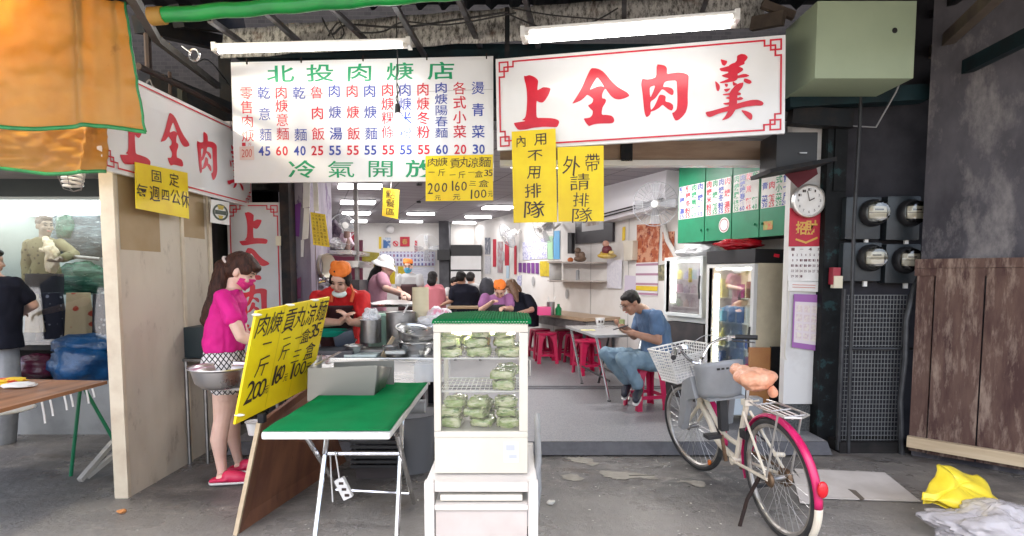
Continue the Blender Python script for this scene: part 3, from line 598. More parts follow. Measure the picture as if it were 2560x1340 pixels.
# ---- side sign on the cream partition
SX = -2.46
q = Quad((SX, 3.42, 2.73), (SX, 5.36, 2.78), (SX, 5.36, 2.10), (SX, 3.42, 2.09))
t = thing('side_shop_sign', 'white sign with red brush characters above the cream partition', 'sign', q.c)
q.slab(.03).build('board', BOARDW, t, world=True)
b = MB(); y2s = lambda y: (y - 3.42) / 1.94; z2t = lambda z: (2.75 - z) / .66
for ch, y, z, w, h in (('上', 3.72, 2.36, .30, .40), ('全', 4.17, 2.43, .36, .38), ('肉', 4.60, 2.41, .30, .36), ('羹', 5.07, 2.41, .36, .40)):
    brush_at(b, q, ch, y2s(y), z2t(z), w / q.w, h / q.h)
b.build('brush_lettering', REDP, t, world=True, smooth=False)
b = MB(); fret(b, q, .010, .03, .06); b.build('red_border', REDP, t, world=True, smooth=False)

# ---- vertical sign beside the black post
q = Quad(P(566, 506, 5.28), P(701, 506, 5.28), V((P(701, 506, 5.28).x, 5.28, .35)), V((P(566, 506, 5.28).x, 5.28, .35)))
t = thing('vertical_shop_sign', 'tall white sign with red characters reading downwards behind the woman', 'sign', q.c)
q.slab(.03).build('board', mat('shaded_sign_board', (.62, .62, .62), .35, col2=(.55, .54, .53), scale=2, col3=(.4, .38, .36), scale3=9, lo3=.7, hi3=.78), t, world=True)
b = MB()
for ch, u, v, w, h in (('上', 633, 572, 74, 84), ('全', 634, 662, 84, 84), ('肉', 637, 752, 66, 88), ('羹', 635, 850, 84, 96)):
    cx, cy = q.inv(u, v); x0, y0 = q.inv(u - w / 2, v - h / 2); x1, y1 = q.inv(u + w / 2, v + h / 2); brush_at(b, q, ch, cx, cy, x1 - x0, y1 - y0)
b.build('brush_lettering', REDP, t, world=True, smooth=False)
b = MB(); fret(b, q, .010, .03, .06); b.build('red_border', REDP, t, world=True, smooth=False)

# ---- menu board
q = uvquad([(577, 156), (1233, 140), (1234, 452), (586, 457)], y=4.68)
t = thing('menu_board', 'white menu board with green heading and red and blue dish columns', 'menu board', q.c)
q.slab(.025).build('board', BOARDW, t, world=True)
b = MB(); zx = lambda x, y: q.inv(x / 2.576 + 540, y / 2.576)
for txt, pos, bold in (('北投肉焿店', ((415, 475), (670, 470), (925, 467), (1185, 460), (1450, 455)), .012), ('冷氣開放', ((555, 1090), (805, 1090), (1060, 1086), (1310, 1085)), .012)):
    for i, (ch, (x, y)) in enumerate(zip(txt, pos)):
        cx, cy = zx(x, y); x0, y0 = zx(x - 93, y - 58); x1, y1 = zx(x + 93, y + 58)
        put(b, q, ch, cx, cy, x1 - x0, y1 - y0, bold=bold if ch not in '氣開' else .002, hand=.03, seed=i, fit=False)
b.build('green_lettering', GREENP, t, world=True, smooth=False)
cols = [('零售肉焿', (600, 690, 782, 872), '', 195), ('乾意麵', (597, 735, 868), '45', 308), ('肉焿意麵', (595, 682, 772, 862), '60', 420), ('乾麵', (597, 868), '40', 535), ('魯肉飯', (595, 728, 862), '25', 648),
 ('肉焿湯', (585, 722, 860), '55', 762), ('肉焿飯', (585, 722, 860), '55', 877), ('肉焿麵', (585, 722, 860), '55', 990), ('肉焿粿條', (578, 670, 760, 850), '55', 1105), ('肉焿米粉', (578, 670, 760, 855), '55', 1218),
 ('肉焿冬粉', (575, 668, 760, 850), '55', 1333), ('肉焿陽春麵', (565, 638, 710, 782, 855), '60', 1450), ('各式小菜', (568, 660, 755, 848), '20', 1568), ('燙青菜', (567, 707, 848), '30', 1687)]
DENSE = '零乾麵魯飯焿意條陽燙羹粿'
def BOLD(ch): return .000 if ch in '麵魯零意陽各粿條羹春' else (.004 if ch in DENSE else .010)
for i, (txt, ys, pr, x) in enumerate(cols):
    isred = i in (0, 2, 4, 6, 8, 10, 12); mb = MB()
    for k, (ch, y) in enumerate(zip(txt, ys)):
        hh = 70 if len(ys) == 5 else 86
        cx, cy = zx(x + (y - 590) * .04 * (1 if i < 8 else .2), y); x0, y0 = zx(x - 44, y - hh / 2); x1, y1 = zx(x + 44, y + hh / 2); put(mb, q, ch, cx, cy, x1 - x0, y1 - y0, bold=BOLD(ch))
    for k, d in enumerate(pr):
        cx, cy = zx(x - 16 + k * 42, 974 - i * 1.0); x0, y0 = zx(x - 18, 945); x1, y1 = zx(x + 18, 1006); put(mb, q, d, cx, cy, x1 - x0, y1 - y0, bold=.02)
    if i == 0:
        for k, ch in enumerate('1斤'): cx, cy = zx(180 + 40 * k, 930); put(mb, q, ch, cx, cy, .014, .03, fit=(ch == '1'))
    mb.build('dish_lettering', REDP if isred else BLUEP, t, world=True, smooth=False)
sq = Quad(*[q.at(*zx(*p), .006) for p in ((153, 946), (246, 942), (248, 1030), (156, 1032))])
b = MB(); sq.slab(.002, b); o = tag(b.build('price_note', mat('pink_paper', (.75, .60, .55), .7)), 'small pale pink price note reading 200 on the menu board', 'note')
b = MB(); [put(b, sq, c, .25 + .25 * i, .5, .22, .6, .002, hand=.08, shear=.1, seed=i) for i, c in enumerate('200')]; b.build('red_writing', mat('pale_red_pencil', (.6, .12, .10), .6), o, smooth=False)
for x, y in ((200, 405), (550, 395), (948, 385), (1358, 378), (1742, 370)): p = q.at(*zx(x, y + 10), .004); b = MB(); b.box(p - V((.005, .004, .0)), p + V((.005, .004, .045))); b.build('screw_hook', RUST, t, world=True)
b = MB(); line(b, q, zx(105, 632), zx(1780, 575), .004, .0012); b.build('panel_seam', mat('seam_grey', (.45, .45, .44), .6), t, world=True)

# ---- yellow hand lettered cards
def card(name, pts, label, rows, y=None, ys=None, thick=.006, m=None, ink=None, group=None, wave=0.0, tape=True, shear=.05, bold=0.0, plane=None, hand=.06):
    q = uvquad(pts, y=y, ys=ys, plane=plane)
    t = thing(name, label, 'sign', q.c, group=group)
    q.slab(thick, None).build('card', m or YEL, t, world=True)
    b = MB()
    for i, (ch, cx, cy, w, h) in enumerate(rows):
        w = w * .7 if ch == '1' else w; sd = i * .7 + cx * 3; put(b, q, ch, cx, cy, w, h, off=.0018, hand=hand, seed=sd, shear=shear, rot=.05 * math.sin(sd * 5), bold=bold)
    b.build('handwriting', ink or INK, t, world=True, smooth=False)
    return t, q
def rel(pts, zf):   # place characters by zoomed picture coordinates
    pass
t, q = card('yellow_card', [(1064, 390), (1232, 386), (1233, 501), (1064, 503)], 'yellow card hanging from the lower right corner of the menu board', y=4.66, bold=.0, hand=.035,
 rows=[('肉', .10, .14, .17, .20), ('焿', .25, .14, .17, .20), ('貢', .44, .17, .17, .24), ('丸', .58, .15, .16, .24), ('涼', .71, .17, .16, .24), ('麵', .88, .16, .20, .24), ('一', .09, .36, .10, .16), ('斤', .24, .37, .12, .17), ('一', .40, .43, .10, .16), ('斤', .54, .43, .12, .17), ('一', .68, .38, .10, .12), ('盒', .79, .42, .13, .16), ('3', .90, .40, .06, .14), ('5', .965, .40, .06, .14), ('2', .07, .72, .08, .24), ('0', .17, .70, .08, .20), ('0', .28, .70, .08, .20), ('1', .40, .67, .03, .22), ('6', .47, .68, .07, .20), ('0', .57, .68, .08, .20), ('三', .70, .62, .12, .13), ('盒', .86, .63, .16, .17), ('1', .68, .86, .03, .20), ('0', .76, .86, .08, .18), ('0', .86, .85, .08, .18), ('元', .96, .85, .08, .15), ('元', .18, .92, .10, .13), ('元', .46, .91, .12, .15)])
card('yellow_card', [(1279, 329), (1389, 321), (1393, 555), (1284, 557)], 'tall yellow card telling diners inside not to queue', y=4.44, bold=.004,
 rows=[('內', .21, .11, .26, .13), ('用', .66, .10, .32, .14), ('不', .52, .27, .36, .13), ('用', .50, .45, .34, .16), ('排', .45, .65, .40, .17), ('隊', .47, .86, .50, .20)])
card('yellow_card', [(1394, 368), (1509, 364), (1510, 553), (1396, 554)], 'yellow card telling takeaway customers to queue, right of the taller card', y=4.42, bold=-.004,
 rows=[('外', .30, .25, .42, .27), ('帶', .75, .22, .34, .26), ('請', .47, .47, .46, .24), ('排', .50, .71, .38, .21), ('隊', .52, .92, .50, .22)])
q = Quad(PX(338, 405, SX + .03), PX(469, 432, SX + .03), PX(473, 547, SX + .03), PX(341, 521, SX + .03))
t = thing('yellow_card', 'yellow card about the weekly closing day under the side sign', 'sign', q.c); q.slab(.005).build('card', YEL, t, world=True)
b = MB()
for i, (ch, cx, cy, w, h) in enumerate((('固', .36, .22, .20, .28), ('定', .70, .22, .20, .32), ('每', .10, .62, .20, .36), ('週', .32, .60, .20, .36), ('四', .52, .58, .17, .28), ('公', .72, .58, .20, .34), ('休', .92, .60, .18, .38))): put(b, q, ch, cx, cy, w, h, hand=.08, seed=i, rot=.04 * math.sin(i * 3), bold=.004)
b.build('handwriting', INK, t, world=True, smooth=False)
q = Quad(PX(528, 498, SX + .025), PX(573, 506, SX + .025), PX(574, 563, SX + .025), PX(526, 556, SX + .025))
t = thing('round_emblem_notice', 'small white notice with a dark round emblem on the partition edge', 'notice', q.c); q.slab(.003).build('sheet', PAPER, t, world=True)
b = MB(); n = 24
for k, (r0, r1) in enumerate(((.42, .32),)):
    for i in range(n):
        a0, a1 = 2*math.pi*i/n, 2*math.pi*(i+1)/n; b.add([q.at(.5 + r*math.cos(a), .5 + r*math.sin(a)*.85, .002) for r, a in ((r0, a0), (r0, a1), (r1, a1), (r1, a0))], [(0,1,2,3)])
b.build('emblem_ring', mat('dark_olive_print', (.05, .07, .05), .5), t, world=True)
b = MB(); b.quad(q.at(.2, .42, .003), q.at(.8, .42, .003), q.at(.8, .6, .003), q.at(.2, .6, .003)); b.build('emblem_band', mat('dark_olive_print', (.05, .07, .05), .5), t, world=True)
b = MB(); b.quad(q.at(.32, .2, .0035), q.at(.68, .2, .0035), q.at(.62, .38, .0035), q.at(.38, .38, .0035)); b.quad(q.at(.36, .64, .0035), q.at(.64, .64, .0035), q.at(.58, .78, .0035), q.at(.42, .78, .0035)); b.build('emblem_gold', mat('gold_print', (.5, .38, .05), .5), t, world=True)
card('yellow_paper', [(958, 469), (998, 475), (995, 548), (955, 539)], 'small yellow paper sign hanging from the ceiling above the kitchen', y=6.4, m=YELS, thick=.003,
 rows=[('點', .48, .20, .62, .30), ('餐', .50, .50, .62, .30), ('區', .50, .80, .60, .26)])
tag(MB().tube([P(978, 450, 6.4), P(977, 472, 6.4)], .003, 5).build('hanging_string', PAPER), 'string holding the small yellow paper sign', 'string')
# ---- the big leaning card in front
QL = uvquad([(642, 778), (825, 742), (776, 968), (588, 1062)], ys=(3.02, 3.62, 3.60, 2.98))
t = thing('price_card', 'large yellow price card leaning on the brown board in front', 'sign', QL.c); QL.slab(.016).build('card', YEL, t, world=True, bevel=.003)
zz = lambda x, y: QL.inv(x / 1.763 + 480, y / 1.763 + 580)
b = MB()
for i, (ch, x, y, w, h) in enumerate((('肉', 315, 412, .20, .22), ('焿', 372, 398, .20, .22), ('貢', 432, 388, .20, .26), ('丸', 480, 372, .19, .22), ('涼', 524, 362, .17, .24), ('麵', 570, 345, .18, .24), ('一', 332, 490, .13, .14), ('斤', 310, 590, .17, .20), ('2', 253, 705, .10, .20), ('0', 283, 697, .09, .17), ('0', 308, 685, .09, .17), ('元', 325, 693, .06, .09),
  ('一', 418, 468, .11, .12), ('斤', 408, 527, .15, .17), ('1', 363, 632, .03, .19), ('6', 381, 628, .08, .18), ('0', 397, 617, .07, .15), ('元', 412, 640, .06, .09), ('一', 470, 465, .11, .10), ('盒', 500, 458, .14, .16), ('3', 531, 437, .08, .15), ('5', 551, 430, .08, .15), ('元', 567, 440, .05, .09), ('三', 460, 545, .14, .16), ('盒', 518, 523, .16, .20), ('1', 443, 612, .03, .16), ('0', 463, 607, .08, .14), ('0', 490, 597, .08, .14), ('元', 513, 595, .09, .12))):
    cx, cy = zz(x, y); put(b, QL, ch, cx, cy, w * (.84 if i < 6 else .96), h * 1.0, off=.002, hand=.05, seed=i * .7, shear=.14, bold=.003, rot=-.03)
b.build('handwriting', INK, t, world=True, smooth=False)
b = MB()
for x in (.35, .66): line(b, QL, (x, .02), (x - .005, .97), .004, .001)
b.build('fold_crease', mat('yellow_crease', (.60, .44, .01), .6), t, world=True)
for x, y in ((.0, .03), (.4, .0), (.75, .0), (.02, .92)): p = QL.at(x, y, .004); MB().ell(p, (.03, .012, .008)).build('clear_tape', mat('clear_tape', (.85, .83, .7), .3), t, world=True)

# ---- fluorescent battens and bulb
def batten(name, label, a, c, tubes, w=.09, h=.045):
    t = thing(name, label, 'lamp', (a + c) / 2); d = (c - a).normalized()
    b = MB(); b.bar(a, c, w, h); b.bar(a - d * .004, a + d * .03, w + .01, h + .02); b.bar(c - d * .03, c + d * .004, w + .01, h + .02); b.build('housing', WHITE, t, world=True, bevel=.004)
    for oy, oz in tubes:
        o = V((0, oy, oz)); b = MB(); b.tube([a + d * .05 + o, c - d * .05 + o], .016, 12); b.build('tube', TUBE, t, world=True)
        MB().tube([a + d * .02 + o, a + d * .052 + o], .018, 10).build('socket', WPLAST, t, world=True); MB().tube([c - d * .052 + o, c - d * .02 + o], .018, 10).build('socket', WPLAST, t, world=True)
        ar = bpy.data.lights.new('tube_light', 'AREA'); ar.shape = 'RECTANGLE'; ar.size = (c - a).length - .1; ar.size_y = .03; ar.energy = TUBEW; ar.color = (1, .97, .93)
        lo = bpy.data.objects.new('tube_light', ar); COL.objects.link(lo); lo.parent = t
        m = Matrix.Translation((a + c) / 2 + o + V((0, -.022, -.022))); x = d; zz_ = V((0, .5, .86)); zz_ = (zz_ - x * zz_.dot(x)).normalized(); yy = zz_.cross(x)
        m = m @ Matrix((( x.x, yy.x, zz_.x, 0), (x.y, yy.y, zz_.y, 0), (x.z, yy.z, zz_.z, 0), (0, 0, 0, 1)))
        lo.matrix_world = WM[t.name].inverted() @ m; lo.matrix_parent_inverse = Matrix.Identity(4)
TUBEW = 4.6
batten('strip_lamp', 'white fluorescent strip lamp with one lit tube over the menu board', P(537, 122, 4.35), P(1027, 108, 4.35), [(-.045, -.035)])
batten('strip_lamp', 'wide white fluorescent lamp with two lit tubes over the big sign', P(1305, 88, 4.02), P(1843, 46, 3.80), [(-.055, -.012), (-.02, -.05)], w=.13, h=.05)
t = thing('hanging_bulb', 'lit white bulb hanging on a wire in front of the menu board', 'lamp', P(998, 300, 4.5))
b = MB(); b.tube([P(990, 30, 4.5), P(994, 150, 4.5), P(992, 215, 4.5), P(996, 262, 4.5)], .005, 6); b.tube([P(992, 205, 4.5), P(999, 225, 4.5), P(990, 245, 4.5), P(995, 262, 4.5)], .005, 6); b.build('wire', CAB, t, world=True)
p = P(994, 270, 4.5); b = MB(); b.lathe([(.018, .03), (.022, .0), (.024, -.04)], p, 14); b.build('lamp_holder', BLACK, t, world=True)
b = MB(); c = P(997, 305, 4.5); b.lathe([(.018, .055), (.025, .04), (.052, .01), (.060, -.015), (.055, -.04), (.035, -.062), (0, -.07)], c, 20); b.build('bulb', lamp_mat('lit_bulb', (1, .99, .96), 5.0), t, world=True)

# ================================================================== PARTITION, AWNINGS AND THE NEIGHBOUR'S SHOP (left)
CREAM = mat('scuffed_cream_board', (0.58, 0.52, 0.42), 0.55, col2=(0.48, 0.41, 0.32), scale=1.6, lo=.4, hi=.75, col3=(0.20, 0.15, 0.10), scale3=4.5, lo3=.58, hi3=.80, stretch=(1, 1.6, .7), bump=.05, bscale=30)
CREAML = mat('cream_trim', (0.66, 0.58, 0.44), 0.5, col2=(0.55, 0.46, 0.34), scale=6)
CREAMD = mat('brown_stained_board', (0.34, 0.24, 0.12), 0.6, col2=(.38, .28, .16), scale=4)
t = thing('partition_panel', 'scuffed cream board partition standing on the pavement', 'partition', (-2.52, 3.9, 0))
PX0 = -2.51
def pz(u, v, x=PX0): return PX(u, v, x)
b = MB(); b.box((PX0 - .05, 3.60, .0), (PX0, 4.265, 2.5)); b.build('board', CREAM, t, world=True)
b = MB(); b.box((PX0 - .085, 3.565, 0), (PX0 + .004, 3.597, 2.5)); b.build('front_edge', CREAML, t, world=True, bevel=.003)
b = MB(); b.box((PX0 - .05, 4.267, 0), (PX0 + .012, 4.30, 2.5)); b.build('upright', CREAML, t, world=True)
b = MB(); b.box((PX0 - .05, 4.302, 0), (PX0 - .008, 4.66, 2.5)); b.build('board', CREAM, t, world=True)
b = MB(); b.box((PX0 - .05, 4.662, 0), (PX0 + .01, 4.70, 2.5)); b.build('upright', CREAML, t, world=True)
b = MB(); b.quad((PX0 + .002, 3.61, 1.62), (PX0 + .002, 4.02, 1.62), (PX0 + .002, 4.02, 2.2), (PX0 + .002, 3.61, 2.2)); b.quad((PX0 - .006, 4.31, 1.75), (PX0 - .006, 4.62, 1.75), (PX0 - .006, 4.62, 2.2), (PX0 - .006, 4.31, 2.2)); b.build('brown_patch', CREAMD, t, world=True)
b = MB(); b.box((-3.0, 4.75, 0), (-2.73, 5.6, 3.0)); tag(b.build('dark_side_wall', mat('dark_olive_wall', (.035, .035, .029), .7, col2=(.02, .02, .018), scale=3)), 'dark olive wall behind the cream partition', 'wall')
b = MB(); b.box((-2.74, 5.0, .1), (-2.715, 5.2, 2.6)); tag(b.build('dark_gap_post', DARK), 'dark metal upright left of the vertical sign', 'post')

def tarp_mat(nm, c1, c2, tl):
    if nm in MT: return MT[nm]
    m = mat(nm, c1, .42, col2=c2, scale=2.6, lo=.35, hi=.7, bump=.35, bscale=5, col3=(c1[0]*.55, c1[1]*.5, c1[2]*.5), scale3=4, lo3=.64, hi3=.8)
    N = m.node_tree.nodes; L = m.node_tree.links; b = N['Principled BSDF']; src = b.inputs['Base Color'].links[0].from_socket
    tr = N.new('ShaderNodeBsdfTranslucent'); L.new(src, tr.inputs[0]); x = N.new('ShaderNodeMixShader'); x.inputs[0].default_value = tl
    L.new(b.outputs[0], x.inputs[1]); L.new(tr.outputs[0], x.inputs[2]); L.new(x.outputs[0], N['Material Output'].inputs[0]); return m
TARP = tarp_mat('orange_tarpaulin', (.60, .31, .055), (.66, .40, .11), .5)
HEM = mat('green_hem', (.02, .26, .07), .45, col2=(.015, .17, .05), scale=9)
def tarp(name, label, pts, y, fold, hem_r, seed, side=True, nx=70, ny=40, amp=.05):
    """hanging cloth: pts are its corners tl tr br bl in the picture, hanging about y"""
    q = uvquad(pts, y=y); t = thing(name, label, 'tarpaulin', q.c)
    def fn(i, j):
        p = q.at(i, j); d = 0
        for (c, w, a) in fold: d += a * math.exp(-((i - c - .06 * (1 - j)) / w) ** 2) * (1.1 - .6 * j)
        d += amp * .35 * noise.noise(V((i * 3, j * 2.2, seed))) + amp * .16 * noise.noise(V((i * 11, j * 9, seed + 4))) + amp * .18 * abs(noise.noise(V((i * 5 + j * 3, j * 7, seed + 9))))
        return p + V((0, -d, .012 * math.sin(i * 9 + seed) * j))
    b = MB(); b.sheet(fn, nx, ny); b.build('cloth', TARP, t, world=True, thick=.003)
    b = MB(); rad = hem_r
    def hemfn(i, j):
        p = fn(i, 1.0 - .0) ; return p + V((0, -.006, rad * (1 - 2 * j)))
    b.sheet(hemfn, nx, 1); b.build('green_hem', HEM, t, world=True, thick=.008)
    if side:
        b = MB(); b.sheet(lambda i, j: fn(1.0, j) + V((rad * .5 * (1 - 2 * i), -.006, 0)), 1, ny); b.build('side_hem', HEM, t, world=True, thick=.008)
    return t
tarp('orange_tarpaulin', 'orange tarpaulin with a green hem hanging in front at the upper left', [(-120, -30), (316, 8), (366, 326), (-120, 312)], 3.05, [(.70, .045, .07), (.80, .06, .03), (.90, .03, .025)], .010, 1.3)
tarp('orange_tarpaulin', 'lower orange tarpaulin behind the front one, ending above the lit showcase', [(-120, 280), (272, 290), (268, 434), (-120, 424)], 3.42, [(.3, .05, .03), (.85, .02, .04)], .010, 5.1, side=False)
# rolled awning over the lane
t = thing('rolled_awning', 'orange awning over the pavement with a thick green front roll', 'awning', P(800, 20, 2.6))
a, c = P(392, 40, 2.75), P(1420, -42, 2.75); d = (c - a).normalized()
b = MB(); b.tube([a + d * (c - a).length * i / 30 + V((0, 0, .004 * math.sin(i * 1.7))) for i in range(31)], .034, 16); b.build('green_roll', mat('green_awning_vinyl', (.012, .30, .055), .3, col2=(.01, .22, .05), scale=5, bump=.1, bscale=9), t, world=True)
b = MB(); b.tube([a - d * .03, a + d * .035], .040, 16); b.build('orange_end', TARP, t, world=True)
b = MB(); a2 = P(-200, -30, 2.7); b.sheet(lambda i, j: (a + V((-1.2, 0, .075))).lerp(c + V((0, 0, .034)), i) + V((0, -.9 * j + .02, .20 * j + .02 * noise.noise(V((i * 7, j * 3, 2))))), 50, 10); b.build('orange_sheet', TARP, t, world=True, thick=.004)
b = MB(); b.bar(P(300, -60, 2.5), P(392, 98, 3.9), .045, .05); b.bar(P(392, 98, 3.9), P(545, 215, 5.0), .04, .05); tag(b.build('awning_beam', mat('worn_grey_steel_beam', (.09, .09, .088), .5, .3, col2=(.06, .055, .05), scale=6)), 'grey steel beam slanting back under the canopy beside the orange tarpaulin', 'beam')
b = MB(); b.tube([P(368, 85, 3.85), P(372, 180, 3.85)], .022, 8); b.tube([P(345, 165, 3.7), P(470, 225, 4.4), P(575, 280, 5.0)], .022, 8); b.tube([P(424, 180, 4.2), P(426, 240, 4.2)], .012, 6); tag(b.build('rusty_frame', RUST), 'rusty pipe frame carrying the side sign', 'frame')
b = MB(); b.torus(P(486, 137, 3.9), .038, .008, (.2, 1, .1), 20, 6); b.tube([P(455, 115, 3.9), P(478, 132, 3.9)], .006, 6); tag(b.build('ring_clamp', STEEL), 'bright steel ring clamp on the grey beam', 'clamp')

# ---- neighbour's shop
t = thing('display_window', 'brightly lit glass showcase of the clothes shop on the left', 'showcase', (-4.6, 5.3, 0))
yg = 5.15; yb = 6.5
xl = P(-260, 600, yg).x; xr = -2.80; ztop = P(100, 500, yg).z; zb = P(100, 862, yg).z
LIN = mat('pale_showcase_lining', (.50, .57, .56), .5, col2=(.43, .50, .50), scale=2)
b = MB(); b.box((xl, yb, zb), (xr, yb + .03, ztop)); b.build('back_panel', LIN, t, world=True)
pl = P(98, 560, yb); b = MB(); b.bar((pl.x, yb, (zb + ztop) / 2), (pl.x - .5, yg + .05, (zb + ztop) / 2), .03, ztop - zb); b.build('side_panel', LIN, t, world=True)
b = MB(); b.box((xr, yg, zb), (xr + .03, yb + .03, ztop)); b.build('side_panel', LIN, t, world=True)
b = MB(); b.box((xl, yg, ztop + .004), (xr + .03, yb + .03, ztop + .03)); tp = b.build('top_panel', LIN, t, world=True)
b = MB()
for i in range(7): b.box((xl, yg + .12 + i * .17, ztop - .025), (xr - .02, yg + .16 + i * .17, ztop + .003))
b.build('light_strip', lamp_mat('lit_showcase_strip', (.93, 1.0, .97), 1.5), t, world=True)
b = MB(); b.box((xl, yg, zb - .05), (xr + .03, yb + .03, zb - .002)); b.build('floor_panel', DARK, t, world=True)
b = MB(); b.box((xl, yg - .02, ztop + .032), (xr + .03, yg + .1, ztop + .30)); b.build('header', mat('dark_green_header', (.02, .03, .03), .5), t, world=True)
b = MB(); b.box((xl, yg - .012, zb), (xr, yg - .006, ztop)); b.build('glass_pane', GLASS, t, world=True)
zc = G(100, 1040).z
b = MB(); b.box((-6.5, 5.05, .0), (-2.76, 5.5, .50)); tag(b.build('showcase_plinth', mat('grey_rendered_plinth', (.23, .24, .24), .7, col2=(.17, .175, .18), scale=3)), 'grey rendered step below the lit showcase', 'plinth')
b = MB(); b.box((-6.5, 5.5, .0), (-2.76, 5.6, zb - .06)); b.box((-6.5, 6.55, 0), (-2.76, 6.7, 3.2)); tag(b.build('shop_back_wall', mat('near_black_wall', (.012, .012, .014), .7)), 'black wall around the lit showcase', 'wall')
b = MB(); b.box((-6.5, 4.3, 2.32), (-2.62, 5.1, 2.40)); tag(b.build('showcase_canopy', mat('grey_soffit', (.30, .29, .28), .6, col2=(.2, .2, .2), scale=4)), 'grey soffit over the lit showcase', 'soffit')
# spiral bulb in a wire cage
t = thing('spiral_bulb', 'unlit white spiral bulb in a wire guard under the lower tarpaulin', 'lamp', P(180, 450, 3.7)); c = P(181, 438, 3.7)
b = MB(); b.tube([c + V((.055 * math.cos(i * .55) * (1 - .25 * (i / 44) ** 3), .055 * math.sin(i * .55), -.0022 * i + .02)) for i in range(45)], .010, 8); b.build('spiral_tube', WHITE, t, world=True)
b = MB(); b.lathe([(.03, .10), (.034, .04), (.03, .02)], c, 14); b.build('cap', WPLAST, t, world=True)
b = MB()
for k in range(5):
    a_ = 2 * math.pi * k / 5; b.tube([c + V((.085 * math.cos(a_), .085 * math.sin(a_), .02)), c + V((.05 * math.cos(a_), .05 * math.sin(a_), -.09)), c + V((0, 0, -.105))], .003, 5)
b.torus(c + V((0, 0, .02)), .085, .003, n=20, k=5); b.build('wire_guard', STEELD, t, world=True)
# clothes rail, plastic garment bags
b = MB(); b.tube([P(104, 634, 5.7), P(250, 648, 5.6)], .018, 8); tag(b.build('clothes_rail', STEELD), 'grey rail in front of the mannequin in the showcase', 'rail')
FILMB = mat('bluish_bag_film', (.035, .055, .075), .2, col2=(.13, .19, .22), scale=6, stretch=(1, 1, 4), bump=1.0, bscale=10, lo=.46, hi=.66, col3=(.45, .52, .54), scale3=9, lo3=.62, hi3=.68)  # pale third colour paints streaks of reflection on the film
FILMG = mat('greenish_bag_film', (.015, .075, .05), .2, col2=(.07, .22, .15), scale=6, stretch=(1, 1, 4), bump=1.0, bscale=10, lo=.46, hi=.66, col3=(.35, .50, .42), scale3=9, lo3=.62, hi3=.68)  # pale green streaks are reflections painted into the colour
def lump(name, label, cat, c, r, m, seed=0, amp=.18, sc=4.0, group=None, n=28, k=18, flat=True):
    b = MB(); b.ell((0, 0, 0), (1, 1, 1), None, n, k); out = []
    for p in b.v:
        d = 1 + amp * noise.noise(p * sc * .5 + V((seed, 0, 0))) + amp * .6 * noise.noise(p * sc + V((seed, 3, 0))) + amp * .3 * noise.noise(p * sc * 2.2 + V((seed, 5, 0)))
        q_ = V((p.x * r[0], p.y * r[1], p.z * r[2])) * d
        if flat and q_.z < -r[2] * .8: q_.z = -r[2] * .8
        out.append(V(c) + q_)
    b.v = out; return tag(b.build(name, m, auto=70), label, cat, group)
lump('garment_bag', 'bluish plastic garment bag, upper of two behind the mannequin', 'bag', P(205, 585, 6.25), (.34, .12, .33), FILMB, 2, group='garment bags in the showcase')
lump('garment_bag', 'greenish plastic garment bag, lower of two behind the mannequin', 'bag', P(205, 700, 6.2), (.30, .12, .20), FILMG, 5, group='garment bags in the showcase')
lump('garment_bag', 'small greenish plastic bundle beside the neck of the mannequin', 'bag', P(165, 568, 6.15), (.10, .08, .15), FILMG, 9, group='garment bags in the showcase')
# skirts on stands
def floral(nm, base, spots, s):
    def f(N, L, co):
        v = N.new('ShaderNodeTexVoronoi'); v.inputs['Scale'].default_value = s; L.new(co, v.inputs[0]); nzv = N.new('ShaderNodeTexNoise'); nzv.inputs['Scale'].default_value = s * 1.3; nzv.inputs['Detail'].default_value = 5; L.new(co, nzv.inputs[0])
        ad = N.new('ShaderNodeMath'); ad.operation = 'MULTIPLY_ADD'; ad.inputs[1].default_value = .5; L.new(nzv.outputs[0], ad.inputs[0]); L.new(v.outputs['Distance'], ad.inputs[2])
        mr = N.new('ShaderNodeMapRange'); mr.inputs[1].default_value = .52; mr.inputs[2].default_value = .46; L.new(ad.outputs[0], mr.inputs[0])
        x = N.new('ShaderNodeMix'); x.data_type = 'RGBA'; L.new(mr.outputs[0], x.inputs[0]); x.inputs[6].default_value = (*base, 1); x.inputs[7].default_value = (*spots, 1); return x.outputs[2]
    return pattern_mat(nm, f, .85)
def skirt(label, u, v0, v1, y, w0, w1, m):
    a = P(u, v0, y); c = P(u, v1, y); b = MB(); n = 40; vs = []; K = 8
    for k in range(K + 1):
        f = k / K; r = w0 + (w1 - w0) * f
        for j in range(n):
            th = 2 * math.pi * j / n; rr = r * (1 + .10 * f * math.sin(th * 7 + u)); vs.append((a.x + rr * math.cos(th), y + .55 * rr * math.sin(th), a.z + (c.z - a.z) * f))
    b.add(vs, [(k*n+j, k*n+(j+1)%n, (k+1)*n+(j+1)%n, (k+1)*n+j) for k in range(K) for j in range(n)] + [tuple(range(n))])
    tag(b.build('skirt', m), label, 'skirt', 'skirts displayed below the mannequin')
skirt('dark navy skirt with small pale flowers on a display form', 124, 732, 855, 5.5, .12, .15, floral('navy_floral', (.012, .014, .03), (.25, .27, .33), 17))
skirt('cream skirt with red flowers on a display form', 196, 732, 852, 5.5, .11, .14, floral('cream_floral', (.55, .44, .27), (.45, .06, .03), 9))
skirt('dark skirt half hidden behind the cream partition edge', 256, 735, 852, 5.5, .09, .12, floral('black_floral', (.02, .02, .025), (.3, .3, .3), 17))
skirt('beige skirt beside the person in dark clothes', 82, 735, 830, 5.4, .05, .09, mat('beige_cloth', (.40, .33, .22), .8))
BLUEB = mat('blue_plastic_sack', (.004, .058, .165), .28, col2=(.002, .028, .09), scale=7, bump=1.0, bscale=16)
